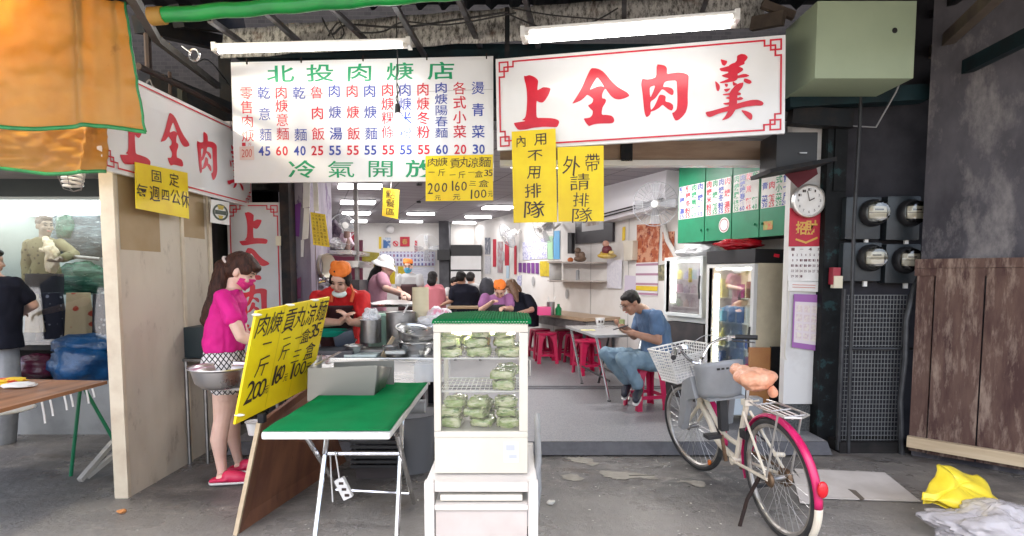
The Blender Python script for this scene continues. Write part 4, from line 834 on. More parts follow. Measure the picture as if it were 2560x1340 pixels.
lump('plastic_sack', 'big bulging blue plastic sack in front of the showcase', 'sack', P(208, 908, 5.12), (.30, .22, .20), BLUEB, 3, .22)
lump('plastic_sack', 'blue plastic sack squashed on top of the big blue one', 'sack', P(212, 864, 5.16), (.28, .18, .11), BLUEB, 8, .16)
lump('plastic_sack', 'dark maroon plastic sack left of the blue sacks', 'sack', P(92, 918, 5.12), (.20, .18, .12), mat('maroon_plastic_sack', (.06, .008, .025), .25, col2=(.10, .015, .04), scale=5, bump=1.0, bscale=12), 6, .16)
# wooden table with green legs
TW = pattern_mat('brown_wood_grain_top', lambda N, L, co: (lambda w, r, mp: (L.new(co, mp.inputs[0]), setattr(mp.inputs['Scale'], 'default_value', (9, .5, 1)), L.new(mp.outputs[0], w.inputs[0]), setattr(w.inputs['Scale'], 'default_value', 1.6), setattr(w.inputs['Detail'], 'default_value', 8), setattr(w.inputs['Roughness'], 'default_value', .65), L.new(w.outputs[0], r.inputs[0]), setattr(r.color_ramp.elements[0], 'position', .35), setattr(r.color_ramp.elements[0], 'color', (.17, .065, .025, 1)), setattr(r.color_ramp.elements[1], 'position', .65), setattr(r.color_ramp.elements[1], 'color', (.36, .16, .07, 1)), r.outputs[0])[-1])(N.new('ShaderNodeTexNoise'), N.new('ShaderNodeValToRGB'), N.new('ShaderNodeMapping')), .4)
t = thing('wooden_table', 'brown wood topped table with thin green legs on the left', 'table', (-3.4, 3.5, 0))
TZ = .72; c1 = G(268, 952, TZ); c2 = G(-150, 943, TZ); c3 = G(-40, 1038, TZ)
c3 = V((c1.x + .02, 2.4, TZ)); c4 = V((c2.x - .6, 2.4, TZ)); up = V((0, 0, -.022))
b = MB(); b.add([c1, c2, c4, c3, c1 + up, c2 + up, c4 + up, c3 + up], [(0,1,2,3),(7,6,5,4),(0,4,5,1),(1,5,6,2),(2,6,7,3),(3,7,4,0)]); b.build('tabletop', TW, t, world=True)
GL = mat('green_enamel', (.01, .17, .075), .35)
k0 = P(203, 970, 3.95); k0.z = TZ - .024
for e in (G(177, 1190), V((k0.x + .22, 4.1, 0))): MB().tube([k0, e], .012, 8).build('leg', GL, t, world=True)
k1 = V((-4.2, 2.9, TZ - .024))
for e in (V((-4.35, 2.9, 0)), V((-4.05, 2.9, 0))): MB().tube([k1, e], .012, 8).build('leg', GL, t, world=True)
tag(MB().bar(G(200, 1208) + V((0, 0, .02)), P(300, 1085, 4.2), .035, .03).bar(G(207, 1200) + V((.03, 0, .02)), P(305, 1120, 4.15), .03, .03).build('crossed_slats', mat('grey_slat_wood', (.42, .40, .36), .6)), 'two pale grey slats leaning beside the partition foot', 'slat')
for i, (u, ln) in enumerate(((103, .13), (124, .10), (160, .09), (176, .08), (216, .09), (231, .06))):
    e = V((c1.x + .012, 0, 0)); p = PX(u, 980, c1.x + .015); p.z = TZ - .022
    tag(MB().tube([p, p + V((.004, .006, -ln * .6)), p + V((.012, 0, -ln))], .006, 5).build('tape_strip', PAPER), 'short strip of pale tape hanging from the table edge', 'tape strip', 'tape strips on the table edge')
cl = G(48, 968, TZ); lump('folded_cloth', 'folded white cloth with a yellow and red edge on the wooden table', 'cloth', cl + V((0, 0, .015)), (.10, .07, .018), mat('white_cloth', (.72, .70, .66), .8), 4, .2)
cl = G(20, 960, TZ); lump('yellow_cloth', 'crumpled yellow and red cloth on the wooden table', 'cloth', cl + V((0, 0, .02)), (.10, .10, .022), mat('yellow_red_cloth', (.75, .50, .02), .7, col2=(.6, .06, .02), scale=14, lo=.48, hi=.52), 11, .25)
lump('white_tray', 'pale tray under the left table', 'tray', P(18, 1025, 4.3) , (.16, .2, .02), WPLAST, 1, .05)
# lamp behind the tarpaulin, whose glow shows through its top edge
t = thing('stall_bulb', 'lit bulb hanging behind the top of the orange tarpaulin', 'lamp', P(40, -5, 3.35)); c = P(40, -5, 3.35)
MB().lathe([(.015, .05), (.035, .01), (.03, -.03), (0, -.045)], c, 16).build('bulb', lamp_mat('lit_stall_bulb', (1, .93, .75), 12.0), t, world=True)
MB().tube([c + V((0, 0, .05)), c + V((0, 0, .5))], .005, 6).build('wire', CAB, t, world=True)
pl_ = bpy.data.lights.new('bulb_light', 'POINT'); pl_.energy = 14.0; pl_.color = (1, .92, .72); pl_.shadow_soft_size = .04; lo = bpy.data.objects.new('bulb_light', pl_); COL.objects.link(lo); lo.parent = t; lo.location = (0, 0, -.08)

# ================================================================== FOREGROUND
GMAT = pattern_mat('green_ribbed_mat', lambda N, L, co: (lambda n, r: (L.new(co, n.inputs[0]), setattr(n.inputs['Scale'], 'default_value', 7), setattr(r.color_ramp.elements[0], 'color', (.001, .12, .032, 1)), setattr(r.color_ramp.elements[1], 'color', (.002, .20, .058, 1)), L.new(n.outputs[0], r.inputs[0]), r.outputs[0])[-1])(N.new('ShaderNodeTexNoise'), N.new('ShaderNodeValToRGB')), .85)
GMAT.node_tree.nodes['Principled BSDF'].inputs['Specular IOR Level'].default_value = .15
# ---- folding table with green mat
TX0, TX1, TY0, TY1, TZ2 = -1.175, -.572, 2.575, 3.78, .72
t = thing('folding_table', 'white folding table with steel tube legs under a green ribbed mat', 'table', (-.87, 3.1, 0))
b = MB(); b.box((TX0, TY0, TZ2 - .035), (TX1, TY1, TZ2)); b.build('tabletop', WPLAST, t, world=True, bevel=.012)
for pts in (((-1.0, 3.02, TZ2 - .04), (-1.005, 2.72, .02)), ((-.60, 3.02, TZ2 - .04), (-.585, 2.72, .02)), ((-1.01, 2.68, TZ2 - .04), (-1.10, 3.55, .02)), ((-.56, 2.68, TZ2 - .04), (-.62, 3.45, .02))):
    MB().tube(pts, .0135, 10).build('leg', CHROME, t, world=True)
MB().tube([(-.98, 2.93, .505), (-.60, 2.93, .505)], .012, 8).build('cross_bar', CHROME, t, world=True)
MB().tube([(-1.08, 3.36, .14), (-.62, 3.30, .14)], .011, 8).build('cross_bar', CHROME, t, world=True)
def ribmat(name, label, x0, x1, y0, y1, z, pitch, h, drop=0.0):
    n = int((y1 - y0) / pitch) * 4; b = MB()
    def fn(i, j):
        x = x0 + (x1 - x0) * i; y = y0 + (y1 - y0) * j; ph = ((y - y0) / pitch + .15 * math.sin(x * 9)) % 1.0
        return V((x + .006 * noise.noise(V((y * 4, i, 1))), y, z + .004 + h * (.5 - .5 * math.cos(2 * math.pi * ph)) + .004 * noise.noise(V((x * 6, y * 6, 3)))))
    b.sheet(fn, 12, n); return tag(b.build(name, GMAT, thick=.002), label, 'mat')
ribmat('ribbed_mat', 'bright green ribbed mat covering the folding table', TX0 + .004, TX1 - .004, TY0 + .01, TY1 - .004, TZ2, .018, .004)
STEELB = mat('brushed_grey_steel', (.27, .265, .24), .45, .85, rvar=.06, scale=3, stretch=(1, 1, 8))
# stainless splash trays on the table
t = thing('steel_tray', 'upright stainless steel splash tray standing on the green mat', 'tray', (-1.1, 3.4, TZ2))
q = uvquad([(770, 921), (943, 914), (934, 1005), (768, 1003)], y=3.36)
b = MB(); q.slab(.004, b); b.build('front_plate', STEELB, t, world=True)
o = V((0, .42, -.02)); b = MB(); tl, tr = q.tl, q.tr; b.add([tl, tl + V((0.0, .25, .05)), q.bl + V((0, .25, 0)), q.bl], [(0,1,2,3)]); b.add([tr, tr + V((.03, .25, -.05)), q.br + V((.0, .25, 0)), q.br], [(0,1,2,3)]); b.build('side_plate', STEELB, t, world=True, thick=.003)
q = uvquad([(834, 906), (985, 900), (985, 985), (838, 990)], y=3.70); b = MB(); q.slab(.004, b); b.build('rear_plate', STEELB, t, world=True)
b = MB(); b.add([P(862, 945, 3.4), P(935, 935, 3.4), P(958, 965, 3.62), P(935, 985, 3.45)], [(0,1,2,3)]); b.build('inner_tray', WPLAST, t, world=True, thick=.006)
b = MB(); b.bar(P(790, 912, 3.37), P(850, 880, 3.66), .02, .004); b.build('top_flange', STEEL, t, world=True)
# power strip hanging under the table
t = thing('power_strip', 'white power strip hanging by its cord under the folding table', 'power strip', P(860, 1220, 2.95))
b = MB(); a, c = P(848, 1196, 2.95), P(872, 1245, 2.95); b.bar(a, c, .055, .03, (0, 1, .1)); b.build('body', WPLAST, t, world=True, bevel=.006)
for f in (.2, .5, .8): b = MB(); p = a.lerp(c, f); b.cbox(p + V((.005, -.017, .0)), (.024, .003, .014)); b.build('socket', INK, t, world=True)
b = MB(); b.tube([P(838, 1130, 2.9), P(843, 1160, 2.92), P(848, 1196, 2.95)], .004, 6); b.tube([P(826, 1140, 3.0), P(828, 1190, 3.0), P(832, 1255, 3.0)], .004, 6); b.build('cord', WPLAST, t, world=True)
# brown board under the price card
BWOOD = mat('brown_varnished_board', (.20, .085, .045), .45, col2=(.13, .05, .03), scale=3, stretch=(1, 3, .8), col3=(.08, .035, .02), scale3=5, lo3=.62, hi3=.75)
t = thing('leaning_board', 'brown wooden board with a pale edge standing beside the folding table', 'board', (-1.45, 3.1, 0))
A, B_, C_, D_ = V((-1.54, 3.06, 0)), P(655, 1055, 3.10), P(790, 955, 3.95), V((-1.30, 4.30, 0)); n = (B_ - A).cross(C_ - A).normalized(); n = n if n.x > 0 else -n
b = MB(); b.add([A, B_, C_, D_] + [p - n * .02 for p in (A, B_, C_, D_)], [(0,1,2,3),(7,6,5,4),(0,4,5,1),(1,5,6,2),(2,6,7,3),(3,7,4,0)]); b.build('panel', BWOOD, t, world=True)
b = MB(); b.bar(A + V((0, -.012, 0)) - n * .01, B_ + V((0, -.012, 0)) - n * .01, .022, .022, n); b.build('pale_edge', TIMB, t, world=True)
b = MB(); p = P(655, 1045, 3.0); b.cbox(p, (.035, .04, .05)); o = tag(b.build('spring_clip', DARK, bevel=.005), 'dark clip holding the yellow price card to the brown board', 'clip')
# ---- refrigerated display case on a cart
KX0, KX1, KY0, KY1, KZ0, KZ1 = -.360, .073, 2.55, 2.97, .532, 1.243
CASEW = mat('cream_white_case', (.58, .55, .475), .35, col2=(.52, .49, .41), scale=3, lo=.45, hi=.8, col3=(.36, .31, .24), scale3=7, lo3=.70, hi3=.80)
t = thing('display_fridge', 'cream countertop display fridge with glass sides holding packets of greens', 'display fridge', ((KX0 + KX1) / 2, 2.75, KZ0))
zg = P(1200, 1078, KY0).z
b = MB(); b.box((KX0, KY0, KZ0), (KX1, KY1, zg - .03)); b.build('base_cabinet', CASEW, t, world=True, bevel=.008)
b = MB(); b.box((KX0, KY0 - .004, zg - .03), (KX1, KY1, zg + .0)); b.box((KX0, KY0 - .004, KZ1 - .05), (KX1, KY1, KZ1)); 
b.box((KX0, KY0 - .004, zg + .001), (KX0 + .032, KY0 + .03, KZ1 - .051)); b.box((KX1 - .040, KY0 - .004, zg + .001), (KX1, KY0 + .03, KZ1 - .051)); b.box((KX0, KY1 - .02, zg + .001), (KX0 + .02, KY1, KZ1 - .051)); b.box((KX1 - .02, KY1 - .02, zg + .001), (KX1, KY1, KZ1 - .051))
b.build('frame', CASEW, t, world=True, bevel=.004)
FG = glass_mat('fridge_glass', (.96, .97, .95), .12)
b = MB(); b.quad((KX0 + .03, KY0 + .012, zg), (KX1 - .038, KY0 + .012, zg), (KX1 - .038, KY0 + .012, KZ1 - .05), (KX0 + .03, KY0 + .012, KZ1 - .05)); b.build('front_glass', FG, t, world=True)
b = MB(); b.quad((KX1 - .008, KY0 + .03, zg), (KX1 - .008, KY1 - .02, zg), (KX1 - .008, KY1 - .02, KZ1 - .05), (KX1 - .008, KY0 + .03, KZ1 - .05)); b.build('side_glass', FG, t, world=True)
b = MB(); b.quad((KX0 + .008, KY0 + .03, zg), (KX0 + .008, KY1 - .02, zg), (KX0 + .008, KY1 - .02, KZ1 - .05), (KX0 + .008, KY0 + .03, KZ1 - .05)); b.build('side_glass', FG, t, world=True)
b = MB(); b.tube([(KX1 + .0, KY1 - .06, 1.01), (KX1 + .02, KY1 - .06, 1.01), (KX1 + .02, KY1 - .06, .93), (KX1, KY1 - .06, .93)], .006, 6); b.build('door_handle', CASEW, t, world=True)
b = MB(); p = P(1278, 1130, KY0); b.cbox((p.x, KY0 - .003, p.z), (.068, .003, .095)); st = b.build('sticker', mat('faded_sticker', (.60, .62, .66), .5), t, world=True)
b = MB(); b.cbox((p.x - .004, KY0 - .006, p.z + .022), (.04, .002, .026)); b.cbox((p.x + .008, KY0 - .006, p.z - .02), (.036, .002, .016)); b.build('sticker_print', mat('sticker_grey', (.42, .44, .50), .5), st, world=True)
zs = [P(1200, 897, KY0 + .03).z, P(1200, 980, KY0 + .03).z]
for z in zs:
    b = MB(); b.tube([(KX0 + .02, KY0 + .04, z), (KX1 - .03, KY0 + .04, z), (KX1 - .03, KY1 - .03, z), (KX0 + .02, KY1 - .03, z)], .004, 6, close=True)
    for i in range(17): x = KX0 + .03 + (KX1 - KX0 - .08) * i / 16; b.tube([(x, KY0 + .04, z), (x, KY1 - .03, z)], .0018, 5)
    for j in range(5): y = KY0 + .08 + .075 * j; b.tube([(KX0 + .02, y, z - .003), (KX1 - .03, y, z - .003)], .0022, 5)
    b.build('wire_shelf', WPLAST, t, world=True)
b = MB(); b.box((KX0 + .06, KY0 + .06, KZ1 - .066), (KX1 - .06, KY0 + .09, KZ1 - .052)); b.build('inner_lamp', lamp_mat('lit_fridge_lamp', (1, .93, .72), 5.0), t, world=True)
PACK = mat('noodle_packet_greens', (.30, .40, .13), .22, col2=(.60, .62, .38), scale=13, lo=.42, hi=.56, bump=1.0, bscale=22, stretch=(1, 3, 4), col3=(.13, .25, .06), scale3=17, lo3=.56, hi3=.62, coat=1.0)
def packet(x, y, z, lab, w=.105, d=.11, h=.042, sd=0):
    b = MB(); b.ell((0, 0, 0), (1, 1, 1), None, 22, 12); out = []
    for p in b.v:
        e = .42; f = lambda a: math.copysign(abs(a) ** e, a); r = V((f(p.x) * w / 2, f(p.y) * d / 2, f(p.z) * h / 2))
        nn = noise.noise_vector(V((p.x * 2.2 + sd, p.y * 2.2, p.z * 2 + sd * .3))); out.append(V((x, y, z + h / 2)) + r + nn * .011 + noise.noise_vector(V((p.x * 7, p.y * 7 + sd, p.z * 7))) * .003 + V((0, 0, .010 * noise.noise(V((p.x * 5, p.y * 5, sd))))))
    yaw_ = .25 * math.sin(sd * 7.3); c_ = V((x, y, 0)); b.v = [c_ + Matrix.Rotation(yaw_, 3, 'Z') @ (p - c_) + V((.006 * math.sin(sd * 3), 0, 0)) for p in out]; return tag(b.build('noodle_packet', PACK, auto=80), lab, 'food packet', 'packets of greens in the display fridge')
rows = [(zs[0] + .005, 'top shelf', [(-.30, 3), (-.165, 3), (-.03, 3)]), (zs[1] + .005, 'middle shelf', [(-.03, 2)]), (zg + .004, 'fridge floor', [(-.285, 3), (-.155, 3), (-.025, 3)])]
ORD = {0: 'bottom', 1: 'second', 2: 'top'}
for z, nm, st_ in rows:
    for k, (x, n) in enumerate(st_):
        side = ['left', 'centre', 'right'][k] if len(st_) == 3 else 'only'
        for i in range(n):
            lv = 'bottom' if i == 0 else ('top' if i == n - 1 else 'middle')
            packet(x + .012 * math.sin(i * 4 + k), KY0 + .10 + .01 * math.sin(k * 3 + i), z + i * .047, 'packet of greens, %s one of the %s stack on the %s' % (lv, side, nm), w=.108 + .008 * math.sin(i * 2 + k), sd=i * 1.7 + k * 5 + len(nm))
            if i < 2: packet(x + .014 * math.sin(i * 2 + k), KY0 + .245, z + i * .047, 'packet of greens behind the %s stack on the %s, %s' % (side, nm, 'lower' if i == 0 else 'upper'), sd=i * 2.3 + k * 3 + len(nm) + 40)
b = MB(); b.ell((-.165, KY0 + .22, zs[0] + .07), (.06, .05, .06)); tag(b.build('yellow_packet', mat('yellow_noodles', (.70, .48, .10), .4, col2=(.8, .66, .3), scale=20)), 'yellow packet behind the greens on the top shelf', 'food packet')
n_ = MB()
def topmat(i, j):
    x = KX0 - .006 + (KX1 - KX0 + .02) * i; y = KY0 - .012 + (KY1 - KY0 + .02) * j; z = KZ1 + .006 + .005 * (.5 - .5 * math.cos(2 * math.pi * x / .0135)) + .012 * max(0, math.sin(i * 3.1)) * (j) + .004 * noise.noise(V((x * 9, y * 7, 1)))
    if j < .05: z -= .016
    return V((x, y, z))
n_.sheet(topmat, 264, 14); tag(n_.build('ribbed_mat', GMAT, thick=.003), 'green ribbed mat draped on top of the display fridge', 'mat')
# cart
CARTW = mat('white_cart_plastic', (.64, .61, .57), .38, col2=(.54, .51, .47), scale=4, lo=.5, hi=.8, col3=(.35, .30, .25), scale3=9, lo3=.72, hi3=.82)
t = thing('utility_cart', 'white plastic utility cart carrying the display fridge', 'cart', (-.15, 2.7, 0))
CX0, CX1, CY0, CY1 = -.395, .118, 2.45, 3.06
zt = P(1200, 1206, CY0).z
for x in (CX0, CX1 - .045):
    for y in (CY0, CY1 - .045):
        b = MB(); b.box((x, y, .05), (x + .045, y + .045, zt)); b.build('post', CARTW, t, world=True, bevel=.008)
b = MB(); b.box((CX0 + .046, CY0 + .002, zt - .045), (CX1 - .046, CY0 + .04, zt - .002)); b.build('front_rail', CARTW, t, world=True, bevel=.006)
b = MB(); b.box((CX0 + .005, CY0 + .046, zt - .045), (CX0 + .04, CY1 - .046, zt - .002)); b.build('side_rail', CARTW, t, world=True, bevel=.006)
b = MB(); b.box((CX1 - .04, CY0 + .046, zt - .045), (CX1 - .005, CY1 - .046, zt - .002)); b.build('side_rail', CARTW, t, world=True, bevel=.006)
z2 = P(1200, 1240, CY0).z
b = MB(); b.box((CX0 + .03, CY0 + .03, zt - .02), (CX1 - .03, CY1 - .03, zt - .003)); b.build('top_tray', CARTW, t, world=True)
b = MB(); b.box((CX0 + .07, CY0 + .015, z2 - .03), (CX1 - .07, CY1 - .06, z2)); b.build('drawer', CASEW, t, world=True, bevel=.008)
z3 = P(1200, 1262, CY0).z
b = MB(); b.box((CX0 + .046, CY0 - .002, z3 - .025), (CX1 - .046, CY1 - .05, z3)); b.build('middle_shelf', CARTW, t, world=True, bevel=.006)
b = MB(); b.box((CX0 + .05, CY0 + .012, .08), (CX1 - .05, CY1 - .07, z3 - .027)); b.build('body', mat('greyish_cart_box', (.52, .47, .44), .5, col2=(.46, .41, .38), scale=4), t, world=True)
for z in (zt + .02, zt - .12):
    b = MB(); b.tube([(CX1 - .015, CY0 + .06, z - .09), (CX1 + .012, CY0 + .25, z - .01), (CX1 + .03, CY1 + .16, z + .09)], .016, 10); b.build('handle', GREYP, t, world=True)
for x in (CX0 + .02, CX1 - .02):
    for y in (CY0 + .03, CY1 - .03): b = MB(); b.lathe([(.035, -.012), (.035, .012)], (x, y, .036), 16, (1, 0, 0)); b.build('castor', BLACK, t, world=True)

# ---- cardboard, bags and litter on the ground
CARD = mat('pale_dirty_cardboard', (.52, .49, .46), .75, col2=(.42, .39, .36), scale=3, col3=(.3, .27, .24), scale3=7, lo3=.64, hi3=.76)
t = thing('flattened_carton', 'flattened pale carton lying on the ground behind the bicycle', 'cardboard', G(2140, 1210))
def gs(pts, z, m, name, par):
    top = [G(u, v, z) for u, v in pts]; k = len(pts); b = MB(); b.add(top + [p - V((0, 0, .006)) for p in top], [tuple(range(k)), tuple(range(k, 2 * k))[::-1]] + [(i, i + k, (i + 1) % k + k, (i + 1) % k) for i in range(k)]); return b.build(name, m, par, world=True)
gs([(1985, 1171), (2212, 1181), (2302, 1253), (2045, 1244), (2010, 1210)], .012, CARD, 'panel', t)
gs([(2120, 1222), (2140, 1226), (2162, 1247), (2152, 1249)], .014, mat('carton_slit', (.12, .1, .08), .8), 'slit', t)
gs([(1978, 1173), (2010, 1205), (2048, 1262), (2000, 1255)], .016, CARD, 'flap', t)
YBAG = mat('yellow_plastic_bag', (.82, .66, .05), .3, col2=(.74, .56, .03), scale=5, bump=.5, bscale=9)
def crumple(name, label, cat, center, r, m, seed, amp=.35, sc=2.2, n=84, k=50, squash=None):
    b = MB(); b.ell((0, 0, 0), (1, 1, 1), None, n, k); out = []
    for p in b.v:
        w = noise.cell_vector(p * sc + V((seed, 0, 0)))
        d = 1 + amp * noise.noise(p * sc * .7 + V((seed, 0, 0))) - amp * .55 * abs(noise.noise(p * sc * 1.7 + V((seed, 7, 0)))) - amp * .32 * abs(noise.noise(p * sc * 3.6 + V((seed, 9, 0)))) - amp * .16 * abs(noise.noise(p * sc * 8 + V((seed, 2, 0))))
        q_ = V((p.x * r[0], p.y * r[1], p.z * r[2])) * d; out.append(V(center) + q_)
    b.v = [V((p.x, p.y, max(p.z, .004))) for p in out]; return tag(b.build(name, m, auto=60), label, cat)
p = G(2400, 1350); crumple('rubbish_bag', 'translucent white plastic rubbish bag at the lower right edge', 'bag', (p.x + .16, p.y - .02, .065), (.34, .22, .135), film_mat('translucent_rubbish_bag', (.58, .56, .575), .62, .2, 1.0, 12), 3.3)
# open yellow carrier bag lying on it: a folded sheet
t = thing('yellow_bag', 'crumpled yellow plastic bag open on top of the rubbish bag', 'bag', G(2390, 1290))
yb_ = [(2352, 1166), (2440, 1184), (2498, 1252), (2462, 1275), (2410, 1262), (2300, 1250), (2308, 1232)]
yy = [3.35, 3.42, 3.30, 3.14, 3.12, 3.10, 3.14]
pts = [P(u, v, y) for (u, v), y in zip(yb_, yy)]; cen = sum(pts, V((0, 0, 0))) / len(pts)
def ybag(i, j):
    a = i * len(pts); k = int(a) % len(pts); f = a - int(a); e = pts[k].lerp(pts[(k + 1) % len(pts)], f); c_ = cen + V((.02, .03, .03))
    p = c_.lerp(e, j ** .8); return p + noise.noise_vector(p * 9) * .022 + V((0, -.05 * math.sin(math.pi * j), .015 * math.sin(i * 40) * j))
b = MB(); b.sheet(ybag, 56, 14); b.build('front_sheet', YBAG, t, world=True, thick=.002)
b = MB(); b.sheet(lambda i, j: ybag(i, j) + V((.02, .10 * (1 - j) + .015, -.03)), 56, 14); b.build('rear_sheet', YBAG, t, world=True, thick=.002)
p = G(2460, 1290); tag(MB().ell((p.x, p.y + .1, .05), (.16, .12, .06)).jitter(.03, 12).build('yellow_scrap', YBAG), 'second scrap of yellow plastic beside the rubbish bag', 'scrap')
LIT = mat('pale_litter', (.62, .60, .54), .8)
lit = MB(); rnd = random.Random(4)
for i in range(110):
    u, v = rnd.uniform(300, 2500), rnd.uniform(1150, 1335)
    if rnd.random() < .6: u = rnd.uniform(1360, 2000)
    p = G(u, v, .004); s = rnd.uniform(.002, .006) * (1.8 if rnd.random() < .1 else 1); a = rnd.random() * 6
    lit.box((-s, -s * .5, 0), (s, s * .5, s * .3), Matrix.Translation(p) @ Matrix.Rotation(a, 4, 'Z'))
o = lit.build('litter_crumbs', LIT); tag(o, 'pale crumbs and scraps scattered over the pavement', 'litter', kind='stuff')
for (u, v, nm) in ((1377, 1260, 'white paper scrap on the pavement right of the cart'), (520, 1297, 'orange scrap on the pavement near the partition foot')):
    p = G(u if u > 600 else 306, v if u > 600 else 1283, .0); tag(MB().ell((p.x, p.y, .012), (.028, .018, .012)).jitter(.012, 40, u).build('paper_scrap', LIT if u > 600 else mat('orange_scrap', (.5, .2, .06), .8)), nm, 'scrap')
STAIN = mat('pale_floor_patch', (.30, .28, .235), .8, col2=(.22, .20, .17), scale=14)
def patch(pts, lab):
    n = len(pts); out = []
    for i in range(n):
        a, c = pts[i], pts[(i + 1) % n]
        for k in range(14): f = k / 14; u = a[0] + (c[0] - a[0]) * f; v = a[1] + (c[1] - a[1]) * f; p = G(u, v, .004); nv = noise.noise_vector(V((u * .04, v * .1, 1))) * .045 + noise.noise_vector(V((u * .15, v * .35, 7))) * .028; out.append(p + V((nv.x, nv.y, 0)))
    b = MB(); poly(b, [out]); tag(b.build('pavement_patch', STAIN), lab, 'stain', kind='structure')
patch([(1490, 1175), (1560, 1180), (1650, 1190), (1640, 1196), (1540, 1198), (1510, 1190)], 'long pale scraped patch on the pavement in front of the entrance')
patch([(1418, 1142), (1450, 1140), (1490, 1155), (1480, 1166), (1455, 1160)], 'short pale scraped patch on the pavement near the cart')
patch([(1695, 1198), (1765, 1206), (1766, 1216), (1745, 1217), (1700, 1204)], 'pale scraped patch on the pavement under the front wheel')
patch([(1400, 1188), (1450, 1184), (1452, 1198), (1420, 1202)], 'faint brown patch on the pavement right of the cart')

# ================================================================== BICYCLE
def bicycle():
    FR, RR = V((-.13, 1.09, 0)), V((0, 0, 0)); yaw = math.atan2(1.09, -.13)
    base = G(1952, 1341)
    M = Matrix.Translation((base.x, base.y, 0)) @ Matrix.Rotation(yaw, 4, 'Z') @ Matrix.Rotation(R(-5.0), 4, 'X')
    t = thing('bicycle', 'cream step-through bicycle with a pink rear mudguard, basket and child seat', 'bicycle', mtx=M)
    Rw = .335; WB = 1.09
    CR = mat('worn_cream_paint', (.72, .66, .54), .35, col2=(.62, .55, .43), scale=8, lo=.5, hi=.8, col3=(.22, .13, .07), scale3=22, lo3=.66, hi3=.74)
    TY = mat('black_tyre_rubber', (.022, .022, .024), .75, col2=(.05, .048, .045), scale=12)
    RIM = mat('dull_alloy_rim', (.55, .53, .50), .35, .8, col2=(.35, .31, .27), scale=15)
    SPK = mat('spoke_steel', (.62, .62, .62), .3, .9)
    PINK = mat('pink_mudguard_paint', (.58, .018, .13), .3, col2=(.5, .01, .09), scale=6)
    RED = mat('red_reflector', (.6, .01, .02), .15)
    GS = mat('grey_seat_plastic', (.27, .28, .29), .45, col2=(.23, .24, .25), scale=7)
    # front part turned a little with the steering
    st = Matrix.Translation((WB - .09, 0, .66)) @ Matrix.Rotation(R(13), 4, V((-.31, 0, .95))) @ Matrix.Translation((-(WB - .09), 0, -.66))
    def wheel(cx, S, back):
        c = V((cx, 0, Rw)); f = lambda p: S @ V(p)
        ring = lambda r, n=64: [f(c + V((r * math.cos(2*math.pi*i/n), 0, r * math.sin(2*math.pi*i/n)))) for i in range(n)]
        wh = MB().tube(ring(Rw - .02), .020, 10, close=True).build('wheel', TY, t)
        b = MB(); n = 64; 
        prof = [(.301, -.013), (.301, .013), (.288, .012), (.280, .004), (.280, -.004), (.288, -.012)]
        vs = []; fs = []
        for i in range(n):
            a = 2*math.pi*i/n
            for r, y in prof: vs.append(f(c + V((r*math.cos(a), y, r*math.sin(a)))))
        for i in range(n):
            for j in range(6): fs.append((i*6+j, i*6+(j+1)%6, ((i+1)%n)*6+(j+1)%6, ((i+1)%n)*6+j))
        b.add(vs, fs); b.build('rim', RIM, wh)
        b = MB()
        for i in range(28):
            a = 2*math.pi*i/28; o = a + (.55 if i % 2 else -.55); s = .03 if i % 4 < 2 else -.03
            b.tube([f(c + V((.022*math.cos(o), s, .022*math.sin(o)))), f(c + V((.284*math.cos(a), 0, .284*math.sin(a))))], .0013, 4)
        b.build('spokes', SPK, wh)
        b = MB(); b.lathe([(.012, -.055), (.025, -.04), (.018, -.03), (.018, .03), (.025, .04), (.012, .055)], (0, 0, 0), 14, (0, 1, 0)); b.v = [f(c + p) for p in b.v]; b.build('hub', STEELD, wh)
        return wh
    w1 = wheel(0, Matrix.Identity(4), True); w2 = wheel(WB, st, False)
    b = MB(); a_ = -2.2; p = st @ V((WB + .285 * math.cos(a_), .014, Rw + .285 * math.sin(a_))); b.ell(p, (.035, .006, .018), Matrix.Rotation(.6, 3, 'Y')); b.build('reflector', mat('orange_reflector', (.7, .16, .02), .2), w2)
    b = MB(); b.lathe([(.05, -.012), (.052, 0), (.05, .012)], (0, -.045, Rw), 22, (0, 1, 0)); b.lathe([(.035, .02), (.045, .03), (.035, .04)], (0, .02, Rw), 18, (0, 1, 0)); b.build('sprocket', mat('rusty_sprocket', (.24, .16, .10), .5, .7, col2=(.12, .07, .04), scale=18), t)
    BBp = V((.45, 0, .29)); HD0, HD1 = V((WB - .20, 0, .68)), V((WB - .165, 0, .555)); ST = V((.285, 0, .70))
    b = MB()
    def curve(pts, r, n=9):
        ps = [V(p) for p in pts]; out = []
        for i in range(len(ps) - 1):
            a, c = ps[i], ps[i + 1]; pm = ps[max(i - 1, 0)]; pn = ps[min(i + 2, len(ps) - 1)]
            for k in range(6): u = k / 6; out.append(.5 * ((2*a) + (c - pm)*u + (2*pm - 5*a + 4*c - pn)*u*u + (3*a - pm - 3*c + pn)*u**3))
        out.append(ps[-1]); b.tube(out, r, n)
    curve([HD1, (.80, 0, .46), (.68, 0, .34), BBp], .021); curve([HD0 + V((.0, 0, -.03)), (.77, 0, .54), (.60, 0, .42), (.40, 0, .40)], .016)
    b.tube([BBp, ST], .017, 10)
    for s in (-1, 1):
        b.tube([BBp + V((0, s*.03, 0)), (0.0, s*.062, Rw)], .010, 8); b.tube([ST + V((.01, s*.022, -.06)), (.0, s*.062, Rw)], .008, 8)
    b.tube([HD0 + V((-.006, 0, .02)), HD1 + V((.008, 0, -.03))], .021, 12); b.lathe([(.028, -.035), (.028, .035)], BBp, 12, (0, 1, 0)); b.build('frame', CR, t)
    b = MB()
